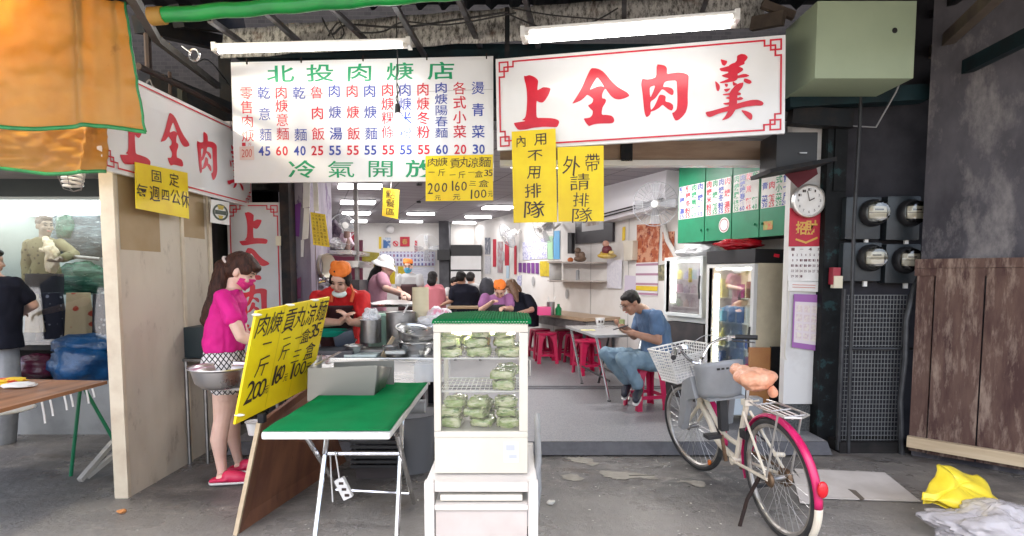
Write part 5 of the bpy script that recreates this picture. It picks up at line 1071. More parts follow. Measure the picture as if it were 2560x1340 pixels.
    for s in (-1, 1): b.tube([st @ V((WB - .155, s*.045, .52)), st @ V((WB - .10, s*.05, .46)), st @ V((WB - .01, s*.052, Rw + .03)), st @ V((WB, s*.052, Rw - .01))], [.013, .013, .010, .009], 8)
    b.tube([st @ V((WB - .155, -.048, .52)), st @ V((WB - .155, .048, .52))], .014, 8); b.tube([HD1 + V((.005, 0, -.04)), HD0 + V((-.02, 0, .10))], .013, 8); b.build('fork', CR, t)
    # handlebar, stem, grips
    hb = [(WB - .30, -.29, .98), (WB - .24, -.22, .985), (WB - .16, -.13, .95), (WB - .15, -.05, .86), (WB - .18, 0, .84), (WB - .15, .05, .86), (WB - .16, .13, .95), (WB - .24, .22, .985), (WB - .30, .29, .98)]
    b = MB(); S2 = st; save = curve; curve([S2 @ V(p) for p in hb], .0115, 9); b.tube([HD0 + V((-.02, 0, .02)), S2 @ V((WB - .19, 0, .85))], .0125, 8); hbo = b.build('handlebar', CHROME, t)
    for s in (-1, 1):
        MB().tube([S2 @ V((WB - .275, s*.255, .985)), S2 @ V((WB - .385, s*.345, .972))], .0175, 12).build('grip', BLACK, hbo)
        b = MB(); b.tube([S2 @ V((WB - .245, s*.225, .982)), S2 @ V((WB - .25, s*.25, .955)), S2 @ V((WB - .36, s*.34, .935))], .006, 6); b.cbox(S2 @ V((WB - .24, s*.22, .98)), (.04, .03, .03)); b.build('brake_lever', STEELD, hbo)
    b = MB(); b.lathe([(.0, .03), (.028, .022), (.033, 0), (0, 0)], S2 @ V((WB - .17, .10, .965)), 16); b.build('bell', STEEL, hbo)
    for k, s in enumerate((-1, 1)):
        b = MB(); curve([S2 @ V((WB - .24, s*.22, .975)), S2 @ V((WB - .08, s*.14, 1.0)), S2 @ V((WB - .04, s*.02, .90)), S2 @ V((WB - .10, 0, .72))], .0035, 6); b.build('brake_cable', mat('grey_cable', (.3, .3, .3), .5), t)
    # basket: open weave of white wire strips
    BW = mat('white_basket_plastic', (.72, .70, .66), .45)
    c0 = V((WB - .06, 0, .70)); b = MB()
    def bk(i, z): # ring of the basket at height z (0..1)
        hw, hl = .125 + .045*z, .095 + .035*z; a = i
        x = max(-1, min(1, 1.45*math.cos(a))) * hl; y = max(-1, min(1, 1.45*math.sin(a))) * hw
        return st @ (c0 + V((x + .09 + .03*z, y, .235*z - (.05*z*z if (math.cos(a) < -.2 and abs(math.sin(a)) < .62) else 0))))
    for k in range(11):
        z = k / 10; b.tube([bk(2*math.pi*i/40, z) for i in range(40)], .0042 if k not in (0, 10) else .008, 5, close=True)
    for i in range(40): b.tube([bk(2*math.pi*i/40, 0), bk(2*math.pi*i/40, .5), bk(2*math.pi*i/40, 1)], .0036, 5)
    for i in range(6):
        y = -.12 + .048*i; b.tube([st @ (c0 + V((.0, y, 0))), st @ (c0 + V((.18, y, 0)))], .004, 5)
    b.build('basket', BW, t)
    b = MB(); b.add([bk(2*math.pi*i/40, 0.02) * .995 + bk(2*math.pi*i/40, .02) * .005 for i in range(40)] + [bk(2*math.pi*i/40, .30) for i in range(40)], [(i, (i+1)%40, (i+1)%40+40, i+40) for i in range(40)] + [tuple(range(40))]); b.build('basket_lining', film_mat('basket_lining_film', (.75, .74, .72), .65), t)
    b = MB(); b.tube([st @ V((WB + .05, .10, .66)), st @ V((WB + .0, .056, Rw))], .004, 6); b.tube([st @ V((WB + .05, -.10, .66)), st @ V((WB + .0, -.056, Rw))], .004, 6); b.build('basket_stay', SPK, t)
    # child seat between handlebar and saddle
    cs = MB()
    def shell(i, j):
        a = -2.15 + 4.3 * i; z = j; rx, ry = .105 + .02*z, .135 + .02*z
        return V((.625 - rx * math.cos(a) * 1.0, ry * math.sin(a), .675 + .245 * z + (-.055*(1 - math.cos(a)) * .6 * z)))
    cs.sheet(shell, 26, 8); so = cs.build('child_seat', GS, t, thick=.012)
    b = MB(); b.box((.52, -.12, .660), (.74, .12, .678)); b.build('seat_pan', GS, so, bevel=.006)
    b = MB()
    for k in range(5): b.cbox((.500, -.06 + .03*k, .87), (.006, .018, .012))
    b.build('vent_slots', BLACK, so)
    for s in (-1, 1):
        b = MB(); b.add([(.70, s*.125, .80), (.80, s*.135, .75), (.90, s*.14, .42), (.83, s*.14, .40), (.74, s*.13, .63), (.64, s*.125, .66)] + [(x, s*y, z) for x, y, z in ((.70, .165, .80), (.80, .18, .75), (.90, .19, .42), (.83, .19, .40), (.74, .175, .63), (.64, .165, .66))], [(0,1,2,3,4,5), (11,10,9,8,7,6)] + [(i, (i+1)%6, (i+1)%6+6, i+6) for i in range(6)])
        b.build('leg_guard', GS, so, bevel=.012)
    b = MB(); b.cbox((.60, 0, .55), (.05, .05, .22)); b.build('seat_bracket', BLACK, so)
    # saddle under a bag
    b = Blob(); b.ell((.20, 0, .870), (.10, .115, .052)); b.ell((.15, 0, .872), (.075, .118, .050)); b.ell((.33, .0, .878), (.11, .052, .042)); b.ell((.39, .0, .880), (.05, .040, .038)); b.ell((.17, 0, .838), (.08, .085, .045))
    b.v = [M @ p for p in b.v]; sd = b.fuse('saddle', mat('orange_pink_bag_film', (.76, .34, .20), .4, col2=(.80, .45, .30), scale=9, bump=1.0, bscale=22), t, .007, 12, .006, 30)
    b = MB(); b.ell((.10, -.05, .80), (.03, .025, .035)); b.jitter(.02, 20); b.build('bag_knot', MT['orange_pink_bag_film'], sd)
    b = MB(); b.tube([ST, (.262, 0, .83)], .0125, 10); b.build('seat_post', CHROME, t)
    b = MB(); b.cbox(ST, (.05, .05, .035)); b.tube([ST + V((0, -.03, 0)), ST + V((-.03, -.06, .01))], .006, 6); b.build('seat_clamp', CR, t)
    # rear mudguard, two pieces
    def guard(a0, a1, m, nm, r0=.357, w=.023):
        b = MB(); n = 26
        def fn(i, j):
            a = a0 + (a1 - a0) * i; y = (j - .5) * 2; r = r0 - .016 * y * y; return V((r * math.cos(a), y * w, Rw + r * math.sin(a)))
        b.sheet(fn, n, 6); return b.build(nm, m, t, thick=.004)
    guard(R(20), R(185), PINK, 'rear_mudguard'); guard(R(185.5), R(214), CR, 'mudguard_tail')
    guard(R(-20), R(20), PINK, 'mudguard_front', w=.022)
    b = MB(); a = R(168); b.ell((.385 * math.cos(a), 0, Rw + .385 * math.sin(a)), (.018, .028, .042)); b.build('rear_reflector', RED, t)
    b = MB()
    def fg(i, j): a = R(-10 + 150 * i); y = (j - .5)*2; r = .362 - .012*y*y; return st @ V((WB + r * math.cos(a), y*.026, Rw + r*math.sin(a)))
    def fg2(i, j): a = R(95 + 95 * i); y = (j - .5)*2; r = .362 - .012*y*y; return st @ V((WB + r * math.cos(a), y*.026, Rw + r*math.sin(a)))
    b.sheet(fg2, 18, 4); b.build('front_mudguard', PINK, t, thick=.003)
    # carrier
    b = MB(); zc = .735
    b.tube([(.16, -.055, zc), (-.02, -.07, zc), (-.20, -.065, zc), (-.235, 0, zc), (-.20, .065, zc), (-.02, .07, zc), (.16, .055, zc)], .006, 8)
    for y in (-.03, 0, .03): b.tube([(.13, y, zc - .008), (-.21, y, zc - .008)], .0045, 6)
    for x in (.1, -.05, -.18): b.tube([(x, -.066, zc - .004), (x, .066, zc - .004)], .0045, 6)
    for s in (-1, 1): b.tube([(-.14, s*.068, zc), (-.01, s*.072, Rw + .02)], .006, 6)
    b.build('carrier', mat('carrier_wire', (.55, .53, .50), .35, .7), t)
    # cranks, pedals, chain case, stand, lock
    b = MB(); b.lathe([(.085, -.004), (.088, 0), (.085, .004)], BBp + V((0, -.055, 0)), 26, (0, 1, 0)); ck = b.build('chainwheel', STEELD, t)
    for s, a in ((-1, -1.75), (1, 1.39)):
        e = BBp + V((.165 * math.cos(a), s*.075, .165 * math.sin(a))); b = MB(); b.bar(BBp + V((0, s*.07, 0)), e, .012, .02, (0, 1, 0)); cr = b.build('crank', MT['rusty_sprocket'], t)
        b = MB(); b.cbox(e + V((0, s*.06, 0)), (.075, .09, .024)); b.build('pedal', BLACK, cr, bevel=.004)
    b = MB(); b.bar(BBp + V((.06, -.052, .075)), V((0, -.052, Rw + .035)), .012, .012); b.bar(BBp + V((.06, -.052, -.08)), V((0, -.052, Rw - .045)), .01, .010); b.build('chain', MT['rusty_sprocket'], t)
    b = MB(); b.tube([(.10, .05, Rw - .02), (.16, .10, .16), (.15, .17, -.015)], .011, 8); b.build('kickstand', RUST, t)
    b = MB(); b.cbox((.305, 0, .50), (.07, .06, .055)); b.tube([(.30, -.05, .50), (.20, -.055, .48), (.11, -.045, .47)], .006, 6); b.build('wheel_lock', BLACK, t, bevel=.006)
    b = MB(); b.tube([(.02, -.055, Rw + .12), (.02, .0, Rw + .13)], .014, 8); b.build('dynamo', CR, t)
    b = MB(); b.tube([(.39, -.05, .32), (.30, -.05, .44), (.28, -.04, .58)], .005, 6); b.build('brake_cable', PINK, t)

# ================================================================== DINING ROOM
# ---- ceiling lamps
def troffer(u0, u1, v, lab, n=2):
    z = CEIL - .012; a = G(u0, v, z); c = G(u1, v + 3, z); y = a.y; c = V((c.x, y + .05, z))
    t = thing('ceiling_lamp', lab, 'ceiling lamp', (a + c) / 2, group='ceiling lamps in the dining room')
    d = V((-.36, 1, 0)).normalized(); b = MB(); p = a - d * .06 + V((0, 0, .006)); q_ = c - d * .06 + V((0, 0, .006)); L_ = .22 if n == 2 else .10
    b.add([p, q_, q_ + d * (L_ + .08), p + d * (L_ + .08)] + [x + V((0, 0, -.012)) for x in (p, q_, q_ + d * (L_ + .08), p + d * (L_ + .08))], [(0,1,2,3),(7,6,5,4),(0,4,5,1),(1,5,6,2),(2,6,7,3),(3,7,4,0)]); b.build('reflector', mat('grey_lamp_reflector', (.22, .22, .23), .5), t, world=True)
    for k in range(n): o = d * (k * .20) + V((0, 0, -.028)); MB().tube([a + o, c + o], .018, 10).build('tube', TUBEIN, t, world=True)
    if LAMPW:
        ar = bpy.data.lights.new('lamp_light', 'AREA'); ar.shape = 'RECTANGLE'; ar.size = .6; ar.size_y = .25; ar.energy = 5.0 if y < 7 else (9.5 if y < 8.5 else (6.5 if y < 10.5 else 1.3)); ar.color = (1, .97, .97)
        lo = bpy.data.objects.new('lamp_light', ar); COL.objects.link(lo); lo.parent = t; lo.location = V(((a.x + c.x) / 2, y + .1, z - .06)) - V((a + c) / 2)
LAMPW = 1.0
troffer(847, 957, 458, 'double tube ceiling lamp, nearest of the row over the kitchen'); troffer(853, 942, 500, 'double tube ceiling lamp, second of the row over the kitchen'); troffer(857, 931, 528, 'double tube ceiling lamp, third of the row over the kitchen'); troffer(879, 924, 549, 'double tube ceiling lamp, farthest of the row over the kitchen')
troffer(1018, 1089, 531, 'single tube ceiling lamp in the middle row, nearer one', 1); troffer(1000, 1060, 551, 'single tube ceiling lamp in the middle row, farther one', 1)
troffer(1213, 1285, 514, 'double tube ceiling lamp beside the tall yellow card'); troffer(1163, 1229, 539, 'single tube ceiling lamp in the right row, nearer one', 1); troffer(1132, 1191, 554, 'single tube ceiling lamp in the right row, farthest one', 1)
for (x_, y_, nm) in ((.35, 6.2, 'nearest the entrance behind the big sign'), (1.25, 5.9, 'beside the green cabinet near the entrance'), (-.95, 6.1, 'nearest the kitchen pillar behind the menu board')):  # unseen lamps added to brighten the front of the dining room
    def px_(x, y): d = V((x, y, CEIL - .012)) - EYEP; b_ = (d.z * math.cos(PITCH) + d.y * math.sin(PITCH)) / (d.y * math.cos(PITCH) - d.z * math.sin(PITCH)); a_ = d.x / (d.y * math.cos(PITCH) - d.z * math.sin(PITCH)); return CU + a_ * F, CV - b_ * F
    u0, v0 = px_(x_ - .3, y_); u1, v1 = px_(x_ + .3, y_); troffer(u0, u1, v0, 'added unseen double tube ceiling lamp ' + nm)
for (u, v) in ((1048, 459), (1047, 503)):
    p = G(u, v, CEIL - .01); tag(MB().lathe([(.04, 0), (.035, -.03), (0, -.035)], p, 14).build('ceiling_spot', BLACK), 'small black spot on the ceiling, %s one' % ('nearer' if v < 480 else 'farther'), 'spot lamp')
# ---- green wall cabinets with a menu
GREENC = mat('green_cabinet_laminate', (.004, .21, .095), .45, col2=(.004, .17, .075), scale=5)
def cabp(y, off): return wall_pt(y, off)
ca, cb_ = 5.21, 6.57
cz0, cz1 = 1.82, 2.70
A0 = wall_pt(ca, .40); A1 = wall_pt(cb_, .40); Bk0 = wall_pt(ca, .01); Bk1 = wall_pt(cb_, .01)
t = thing('wall_cabinet', 'green wall cabinet with white dish menus stuck across its doors', 'cabinet', (A0 + A1) / 2 + V((0, 0, cz0)))
up0, up1 = V((0, 0, cz0)), V((0, 0, cz1))
b = MB(); e = NR * -.02; b.add([A0 + e + up0, A1 + e + up0, Bk1 + up0, Bk0 + up0, A0 + e + up1, A1 + e + up1, Bk1 + up1, Bk0 + up1], [(0,1,2,3),(7,6,5,4),(0,4,5,1),(1,5,6,2),(2,6,7,3),(3,7,4,0)]); b.build('carcass', DARK, t, world=True)
fr = Quad(A1 + up1, A0 + up1, A0 + up0, A1 + up0)     # left is far, right is near
splits = [0.0, .283, .535, .765, 1.0]
for i in range(4):
    b = MB(); fr.slab(.018, b, splits[i] + .004, splits[i + 1] - .004, .0, 1.0); d_ = b.build('door', GREENC, t, world=True)
    x = splits[i + 1] - .03 if i % 2 == 0 else splits[i] + .03; b = MB(); b.ell(fr.at(x, .86, .012), (.012, .012, .012)); b.build('knob', GREENC, d_, world=True)
menu = [[('豬腸湯', '55', 2), ('豬腸冬粉', '55', 0), ('肉焿意麵', '60', 1), ('肉焿麵', '55', 2)], [('肉焿米粉', '55', 0), ('肉焿飯', '55', 1), ('肉焿冬粉', '55', 2), ('肉焿湯', '55', 0)], [('肉焿粿條', '55', 1), ('肉焿陽春麵', '60', 2), ('乾意麵', '45', 0), ('乾麵', '40', 1)], [('燙青菜', '30', 2), ('魯肉飯', '25', 0), ('各式小菜', '20', 1), ('零售一斤', '200', 2)]]
pal = [REDP, GREENP, BLUEP]
mu = [(1703, 1754, 470, 462, 551, 562), (1757, 1817, 459, 446, 543, 557), (1819, 1884, 446, 432, 537, 548), (1887, 1962, 430, 412, 531, 541)]
for i in range(4):
    q = Quad(fr.at(splits[i] + .012, .29, .004), fr.at(splits[i + 1] - .010, .29, .004), fr.at(splits[i + 1] - .010, .70, .004), fr.at(splits[i] + .012, .70, .004))
    tt = thing('menu_sheet', 'white menu sheet with coloured dish columns, %s of four on the green cabinet' % ['farthest', 'second farthest', 'second nearest', 'nearest'][i], 'menu sheet', q.c, group='menu sheets on the green cabinet')
    b = MB(); q.slab(.003, b); b.build('sheet', PAPER, tt, world=True)
    for j, (txt, pr, cc) in enumerate(menu[i]):
        cx = .13 + .245 * j; b = MB(); n = len(txt)
        for k, chh in enumerate(txt): put(b, q, chh, cx, .10 + (.66 / max(1, n - 1)) * k, .22, .20 if n < 5 else .165, .002, bold=.022)
        for k, dd in enumerate(pr): put(b, q, dd, cx - .05 * (len(pr) - 1) + .105 * k, .92, .085, .12, .002, bold=.02)
        b.build('dish_lettering', pal[cc], tt, world=True, smooth=False)
b = MB(); o = fr.at(.47, .83, .004)
for (r0, r1, m, nm) in ((.075, 0, PAPER, 'disc'),):
    bx_ = [fr.at(.47 + .047 * math.cos(2*math.pi*i/24), .83 + .088 * math.sin(2*math.pi*i/24), .004) for i in range(24)]; b.add(bx_ + [o], [(i, (i+1)%24, 24) for i in range(24)])
rs = tag(b.build('round_sticker', PAPER), 'round white sticker on the green cabinet door', 'sticker')
b = MB(); bx_ = [[fr.at(.47 + r * .047 * math.cos(2*math.pi*i/20), .83 + r * .088 * math.sin(2*math.pi*i/20), .0055) for i in range(20)] for r in (.85, .72)]; b.add(bx_[0] + bx_[1], [(i, (i+1)%20, (i+1)%20+20, i+20) for i in range(20)]); b.build('printed_ring', mat('maroon_print', (.3, .08, .1), .5), rs)
q = Quad(fr.at(.80, .84, .004), fr.at(.87, .84, .004), fr.at(.87, .93, .004), fr.at(.80, .93, .004)); b = MB(); q.slab(.003, b); tag(b.build('green_sticker', mat('yellow_green_sticker', (.35, .45, .12), .5, col2=(.6, .1, .05), scale=30)), 'yellow green sticker at the near end of the green cabinet', 'sticker')
# ---- drinks fridges
def fridge(name, label, y0, ln, dep, z0, z1, header, m):
    t = thing(name, label, 'fridge', wall_pt(y0, dep, z0)); N0 = wall_pt(y0, dep); N1 = N0 + DR * ln; K0 = N0 - NR * (dep - .02); K1 = N1 - NR * (dep - .02)
    h = V((0, 0, 1))
    def blk(p0, p1, p2, p3, za, zb_): return [p0 + h*za, p1 + h*za, p2 + h*za, p3 + h*za, p0 + h*zb_, p1 + h*zb_, p2 + h*zb_, p3 + h*zb_]
    FS = [(0,1,2,3),(7,6,5,4),(0,4,5,1),(1,5,6,2),(2,6,7,3),(3,7,4,0)]
    def B(name_, p0, p1, dn, d0, d1, za, zb_, mm, bev=0):  # slab from p0 to p1, from depth d0 to d1 behind the front
        b = MB(); b.add(blk(p0 - NR*d0, p1 - NR*d0, p1 - NR*d1, p0 - NR*d1, za, zb_), FS); return b.build(name_, mm, t, world=True, bevel=bev)
    e = DR * .03
    B('side_panel', N0, N0 + e, 0, .05, dep - .03, z0, z1 - header, m); B('side_panel', N1 - e, N1, 0, .05, dep - .03, z0, z1 - header, m)
    B('back_panel', N0 + e, N1 - e, 0, dep - .06, dep - .03, z0, z1 - header, WHITE); B('bottom_panel', N0 + e, N1 - e, 0, .05, dep - .06, z0, z0 + .12, m)
    if header: B('header_grille', N0 - e * .2, N1 + e * .2, 0, 0.0, dep - .03, z1 - header + .002, z1, BLACK)
    B('top_panel', N0 + e, N1 - e, 0, .05, dep - .06, z1 - header - .03, z1 - header, m)
    f = .035; za, zb_ = z0 + .06, z1 - header - .005
    b = MB()
    for (s0, s1, h0, h1) in ((0, f, za, zb_), (ln - f, ln, za, zb_), (f, ln - f, za, za + f), (f, ln - f, zb_ - f, zb_)): b.add(blk(N0 + DR*s0, N0 + DR*s1, N0 + DR*s1 - NR*.045, N0 + DR*s0 - NR*.045, h0, h1), FS)
    dd = b.build('door', mat('pale_door_frame', (.62, .62, .60), .4) if header else mat('pale_grey_door_frame', (.60, .63, .62), .35), t, world=True)
    b = MB(); b.quad(N0 + DR*f - NR*.02 + h*(za + f), N0 + DR*(ln - f) - NR*.02 + h*(za + f), N0 + DR*(ln - f) - NR*.02 + h*(zb_ - f), N0 + DR*f - NR*.02 + h*(zb_ - f)); b.build('door_glass', glass_mat('fridge_door_glass', (.93, .97, .95), .0), dd, world=True)
    b = MB(); p = N0 + DR * (f * .5) + NR * .02; b.tube([p + h * (za + .5 * (zb_ - za) - .12), p + NR*.01 + h * (za + .5*(zb_ - za)), p + h * (za + .5*(zb_ - za) + .12)], .01, 6); b.build('door_handle', BLACK, dd, world=True)
    rnd = random.Random(int(y0 * 100)); cols_ = [(.6, .5, .03), (.55, .2, .03), (.05, .2, .07), (.05, .08, .3), (.35, .05, .2), (.6, .6, .55), (.12, .05, .03), (.02, .25, .3)]
    ns = 5 if z1 - z0 > 1.2 else 3
    for k in range(ns):
        zz_ = z0 + .16 + (z1 - header - z0 - .25) * k / ns
        B('shelf', N0 + e * 1.2, N1 - e * 1.2, 0, .08, dep - .08, zz_ - .008, zz_, WPLAST)
        for j in range(5):
            hh = min(.19, (z1 - header - z0 - .25) / ns - .04) * rnd.uniform(.7, 1); c_ = rnd.choice(cols_); p = N0 + DR * (.08 + (ln - .16) * j / 4) - NR * .16 + h * zz_
            b = MB(); b.lathe([(.032, 0), (.033, hh * .65), (.014, hh * .85), (.014, hh)] if rnd.random() < .6 else [(.036, 0), (.036, hh)], p, 10)
            tag(b.build('drink_bottle', mat('drink_%d' % cols_.index(c_), c_, .25)), 'drink bottle on a shelf of the %s' % ('tall drinks fridge' if header else 'smaller drinks fridge'), 'bottle', 'bottles in the drinks fridges')
    B('inner_lamp', N0 + DR * .06, N0 + DR * (ln - .06), 0, .06, .09, z1 - header - .06, z1 - header - .035, lamp_mat('lit_cabinet_lamp', (1, 1, .90), 7.0) if header else lamp_mat('lit_small_cabinet_lamp', (.97, 1, .90), 16.0))
    B('side_lamp', N1 - e * 1.6, N1 - e * 1.2, 0, .07, .13, z0 + .2, z1 - header - .1, MT['lit_cabinet_lamp'])
    return N0, N1, K0, K1
BEIGE = mat('beige_fridge_side', (.74, .66, .48), .5, col2=(.44, .37, .26), scale=2, lo=.4, hi=.8)
n0, n1, k0, k1 = fridge('drinks_fridge', 'tall glass door drinks fridge with a black header and beige side', 5.40, .60, .60, FLOOR, 1.70, .13, BEIGE)
fridge('drinks_fridge', 'smaller glass door drinks fridge with a silver frame standing on a stand', 6.05, .60, .55, .95, 1.66, 0, mat('pale_case', (.68, .71, .69), .4))
b = MB(); p0 = wall_pt(6.05, .52); p1 = p0 + DR * .58; b.add([p0 + V((0,0,FLOOR)), p1 + V((0,0,FLOOR)), p1 - NR*.5 + V((0,0,FLOOR)), p0 - NR*.5 + V((0,0,FLOOR)), p0 + V((0,0,.94)), p1 + V((0,0,.94)), p1 - NR*.5 + V((0,0,.94)), p0 - NR*.5 + V((0,0,.94))], [(0,1,2,3),(7,6,5,4),(0,4,5,1),(1,5,6,2),(2,6,7,3),(3,7,4,0)])
tag(b.build('fridge_stand', mat('dark_cabinet', (.035, .033, .035), .6, col2=(.06, .05, .05), scale=5)), 'dark stand under the smaller drinks fridge', 'stand')
b = MB(); c = (n0 + k0) / 2 + V((0, -.02, 1.69)); b.bar(P(1935, 638, 5.2), P(1948, 640, 5.2), .01, .03); tag(b.build('red_label', REDP), 'small red label near the top of the beige fridge side', 'label')
crumple('red_bag', 'shiny red plastic package lying on top of the tall drinks fridge', 'package', P(1850, 610, 5.5), (.24, .12, .055), mat('red_shiny_plastic', (.45, .01, .02), .15, bump=.5, scale=5), 5)
crumple('clear_bag', 'crumpled clear plastic bag on top of the smaller drinks fridge', 'bag', P(1745, 628, 6.1), (.22, .14, .075), BAGW, 8)
b = MB(); b.box(P(1872, 1010, 5.05), P(1922, 868, 5.09)); tag(b.build('brown_board', mat('orange_brown_board', (.36, .16, .05), .5, col2=(.3, .12, .04), scale=5)), 'orange brown board leaning at the foot of the tall drinks fridge', 'board')
b = MB(); b.box(P(1925, 1010, 5.12), P(1958, 866, 5.16)); tag(b.build('dark_frame', DARK), 'dark frame leaning beside the orange brown board', 'rack')  # plain dark frame leaning at the fridge foot
b = MB(); b.box(P(1790, 1040, 4.95) , P(1868, 975, 5.3)); tag(b.build('grey_crate', GREYP, bevel=.02), 'grey plastic crate on the floor behind the bicycle', 'crate')
b = MB(); a = P(1790, 1000, 4.75); b.bar(a, a + V((.35, .2, -.05)), .02, .25); tag(b.build('plastic_sheet', mat('pale_blue_lid', (.55, .62, .66), .5)), 'pale plastic sheet leaning beside the grey crate', 'plastic sheet')
# ---- air conditioner and fans
q = Quad(onwall(1500, 468, .22), onwall(1672, 420, .22), onwall(1672, 512, .22), onwall(1500, 556, .22))
t = thing('air_conditioner', 'white wall mounted air conditioner above the picture frame', 'air conditioner', q.c)
b = MB()
for pr in ([(0, 0), (.02, .02), (.05, .35), (.06, .75), (.0, 1.0)],):
    f0 = [q.at(0, y, -.0 + o) for o, y in pr]; f1 = [q.at(1, y, o) for o, y in pr]; bk0 = [q.at(0, 1, -.20), q.at(0, 0, -.20)]; bk1 = [q.at(1, 1, -.20), q.at(1, 0, -.20)]
    l0 = f0 + bk0; l1 = f1 + bk1; n = len(l0); b.add(l0 + l1, [(i, (i+1)%n, (i+1)%n+n, i+n) for i in range(n)] + [tuple(range(n)), tuple(range(n, 2*n))[::-1]])
b.build('body', mat('white_ac_plastic', (.88, .88, .92), .2), t, world=True)
for y in (.80, .88): b = MB(); b.quad(q.at(.02, y, .062), q.at(.98, y, .062), q.at(.98, y + .035, .055), q.at(.02, y + .035, .055)); b.build('air_slot', BLACK, t, world=True)
def wall_fan(label, c, r, face, arm_to, cat='fan', m=None):
    t = thing('wall_fan', label, cat, c); d = V(face).normalized(); x, y, _ = basis(d); FM = m or mat('grey_fan_wire', (.36, .37, .39), .5, .2)
    b = MB()
    for k in range(30):
        a = 2*math.pi*k/30; e = x*math.cos(a) + y*math.sin(a); b.tube([c + d*.075 + e*.03, c + d*.07 + e*r*.6, c + e*r, c - d*.06 + e*r*.6, c - d*.07 + e*.05], .0022, 4, cap=False)
    b.torus(c, r, .005, d, 40, 6); b.torus(c + d*.07, r*.55, .003, d, 30, 5); b.build('guard', FM, t, world=True)
    b = MB(); b.lathe([(.0, .085), (.04, .08), (.042, .065)], c, 16, d); b.build('badge', WPLAST, t, world=True)
    b = MB()
    for k in range(4):
        a = 2*math.pi*k/4; n_ = 8; vs = []
        for i in range(n_ + 1):
            f = i / n_; rr = r*.15 + r*.78*f; w = .55*(1 - .45*f)
            for s in (-1, 1): vs.append(c + (x*math.cos(a + s*w*.7) + y*math.sin(a + s*w*.7))*rr + d*(.025*s))
        b.add(vs, [(2*i, 2*i+1, 2*i+3, 2*i+2) for i in range(n_)])
    b.build('blades', mat('smoky_fan_blade', (.50, .52, .55), .2, alpha=.55), t, world=True)
    b = MB(); b.lathe([(.055, -.20), (.065, -.12), (.05, -.03)], c, 16, d); b.build('motor', WPLAST, t, world=True)
    b = MB(); b.tube([c - d*.14, (c - d*.14)*.5 + V(arm_to)*.5 + V((0, 0, -.06)), V(arm_to)], .022, 8); b.build('bracket', WPLAST, t, world=True)
c = onwall(1638, 510, .42); wall_fan('grey wall fan facing the entrance in front of the air conditioner', c, .26, V((-.35, -.9, -.1)), onwall(1695, 500, .04))
b = MB(); b.tube([onwall(1660, 560, .06), onwall(1668, 600, .08), onwall(1690, 640, .08), onwall(1720, 660, .08)], .03, 8); tag(b.build('drain_hose', mat('pale_hose', (.55, .53, .5), .5)), 'pale hose curving down the wall below the fan', 'hose')
c = onwall(1268, 590, .4); wall_fan('grey wall fan turned sideways below the tall yellow card', c, .25, V((-.75, -.35, -.45)), onwall(1300, 575, .04))
c = onwall(1358, 572, .4); wall_fan('grey wall fan half hidden behind the two yellow cards', c, .25, V((-.7, -.5, -.4)), onwall(1400, 560, .04))
c = P(1066, 620, BACKY - .4); wall_fan('pale fan high on the far wall of the dining room', c, .33, V((-.2, -1, -.1)), P(1066, 590, BACKY - .02), m=mat('pale_fan_wire', (.72, .72, .72), .5))
c = P(858, 566, 6.9); wall_fan('grey fan tilted on the kitchen hood at the left', c, .15, V((.55, -.75, .1)), P(838, 600, 7.0))
# ---- things on the right wall: papers, calendars, pictures
def sheet(name, label, pts, m, off=.012, cat='poster', plane='wall', y=None, group=None, thick=.004):
    q = wallquad(pts, off) if plane == 'wall' else uvquad(pts, y=y)
    o = q.slab(thick).build(name, m); return tag(o, label, cat, group), q
PURP = mat('purple_paper', (.16, .04, .22), .6); REDPP = mat('red_paper', (.50, .02, .045), .6, col2=(.42, .02, .04), scale=12)
def blotch(nm, a, c, c3, s): return mat(nm, a, .6, col2=c, scale=s, lo=.46, hi=.56, col3=c3, scale3=s * 1.7, lo3=.56, hi3=.6)
ORP = blotch('orange_red_poster_print', (.40, .09, .03), (.60, .30, .18), (.20, .03, .02), 9)
sheet('poster', 'orange and red portrait poster above the wall calendar', [(1592, 562), (1650, 558), (1645, 655), (1591, 657)], ORP)
sheet('poster', 'narrow orange poster left of the smaller drinks fridge', [(1656, 580), (1686, 578), (1684, 648), (1655, 652)], ORP)
LINES = pattern_mat('printed_calendar_lines', lambda N, L, co: (lambda s, w, r: (L.new(co, s.inputs[0]), setattr(w, 'operation', 'SINE'), L.new(s.outputs[2], r.inputs[0]), setattr(r, 'operation', 'MULTIPLY'), setattr(r.inputs[1], 'default_value', 48), L.new(r.outputs[0], w.inputs[0]), (lambda cr: (L.new(w.outputs[0], cr.inputs[0]), setattr(cr.color_ramp.elements[0], 'position', .70), setattr(cr.color_ramp.elements[0], 'color', (.74, .72, .74, 1)), setattr(cr.color_ramp.elements[1], 'position', .78), setattr(cr.color_ramp.elements[1], 'color', (.40, .22, .30, 1)), cr.outputs[0])[-1])(N.new('ShaderNodeValToRGB')))[-1])(N.new('ShaderNodeSeparateXYZ'), N.new('ShaderNodeMath'), N.new('ShaderNodeMath')))
sheet('wall_calendar', 'wall calendar with ruled rows below the orange portrait poster', [(1590, 657), (1645, 655), (1644, 740), (1588, 738)], LINES, cat='calendar')
sheet('yellow_strip', 'yellow band at the foot of the wall calendar', [(1590, 714), (1644, 716), (1643, 728), (1589, 725)], YELS, off=.02, cat='strip')
sheet('paper_notice', 'white paper notice beside the wall shelf', [(1518, 648), (1555, 650), (1553, 722), (1517, 720)], mat('grey_white_print', (.70, .69, .73), .6, col2=(.60, .59, .66), scale=30), off=.03, cat='notice')
sheet('paper_notice', 'small purple headed calendar page behind the seated man', [(1562, 688), (1590, 690), (1589, 760), (1560, 756)], mat('lilac_print', (.60, .54, .64), .6), cat='notice')
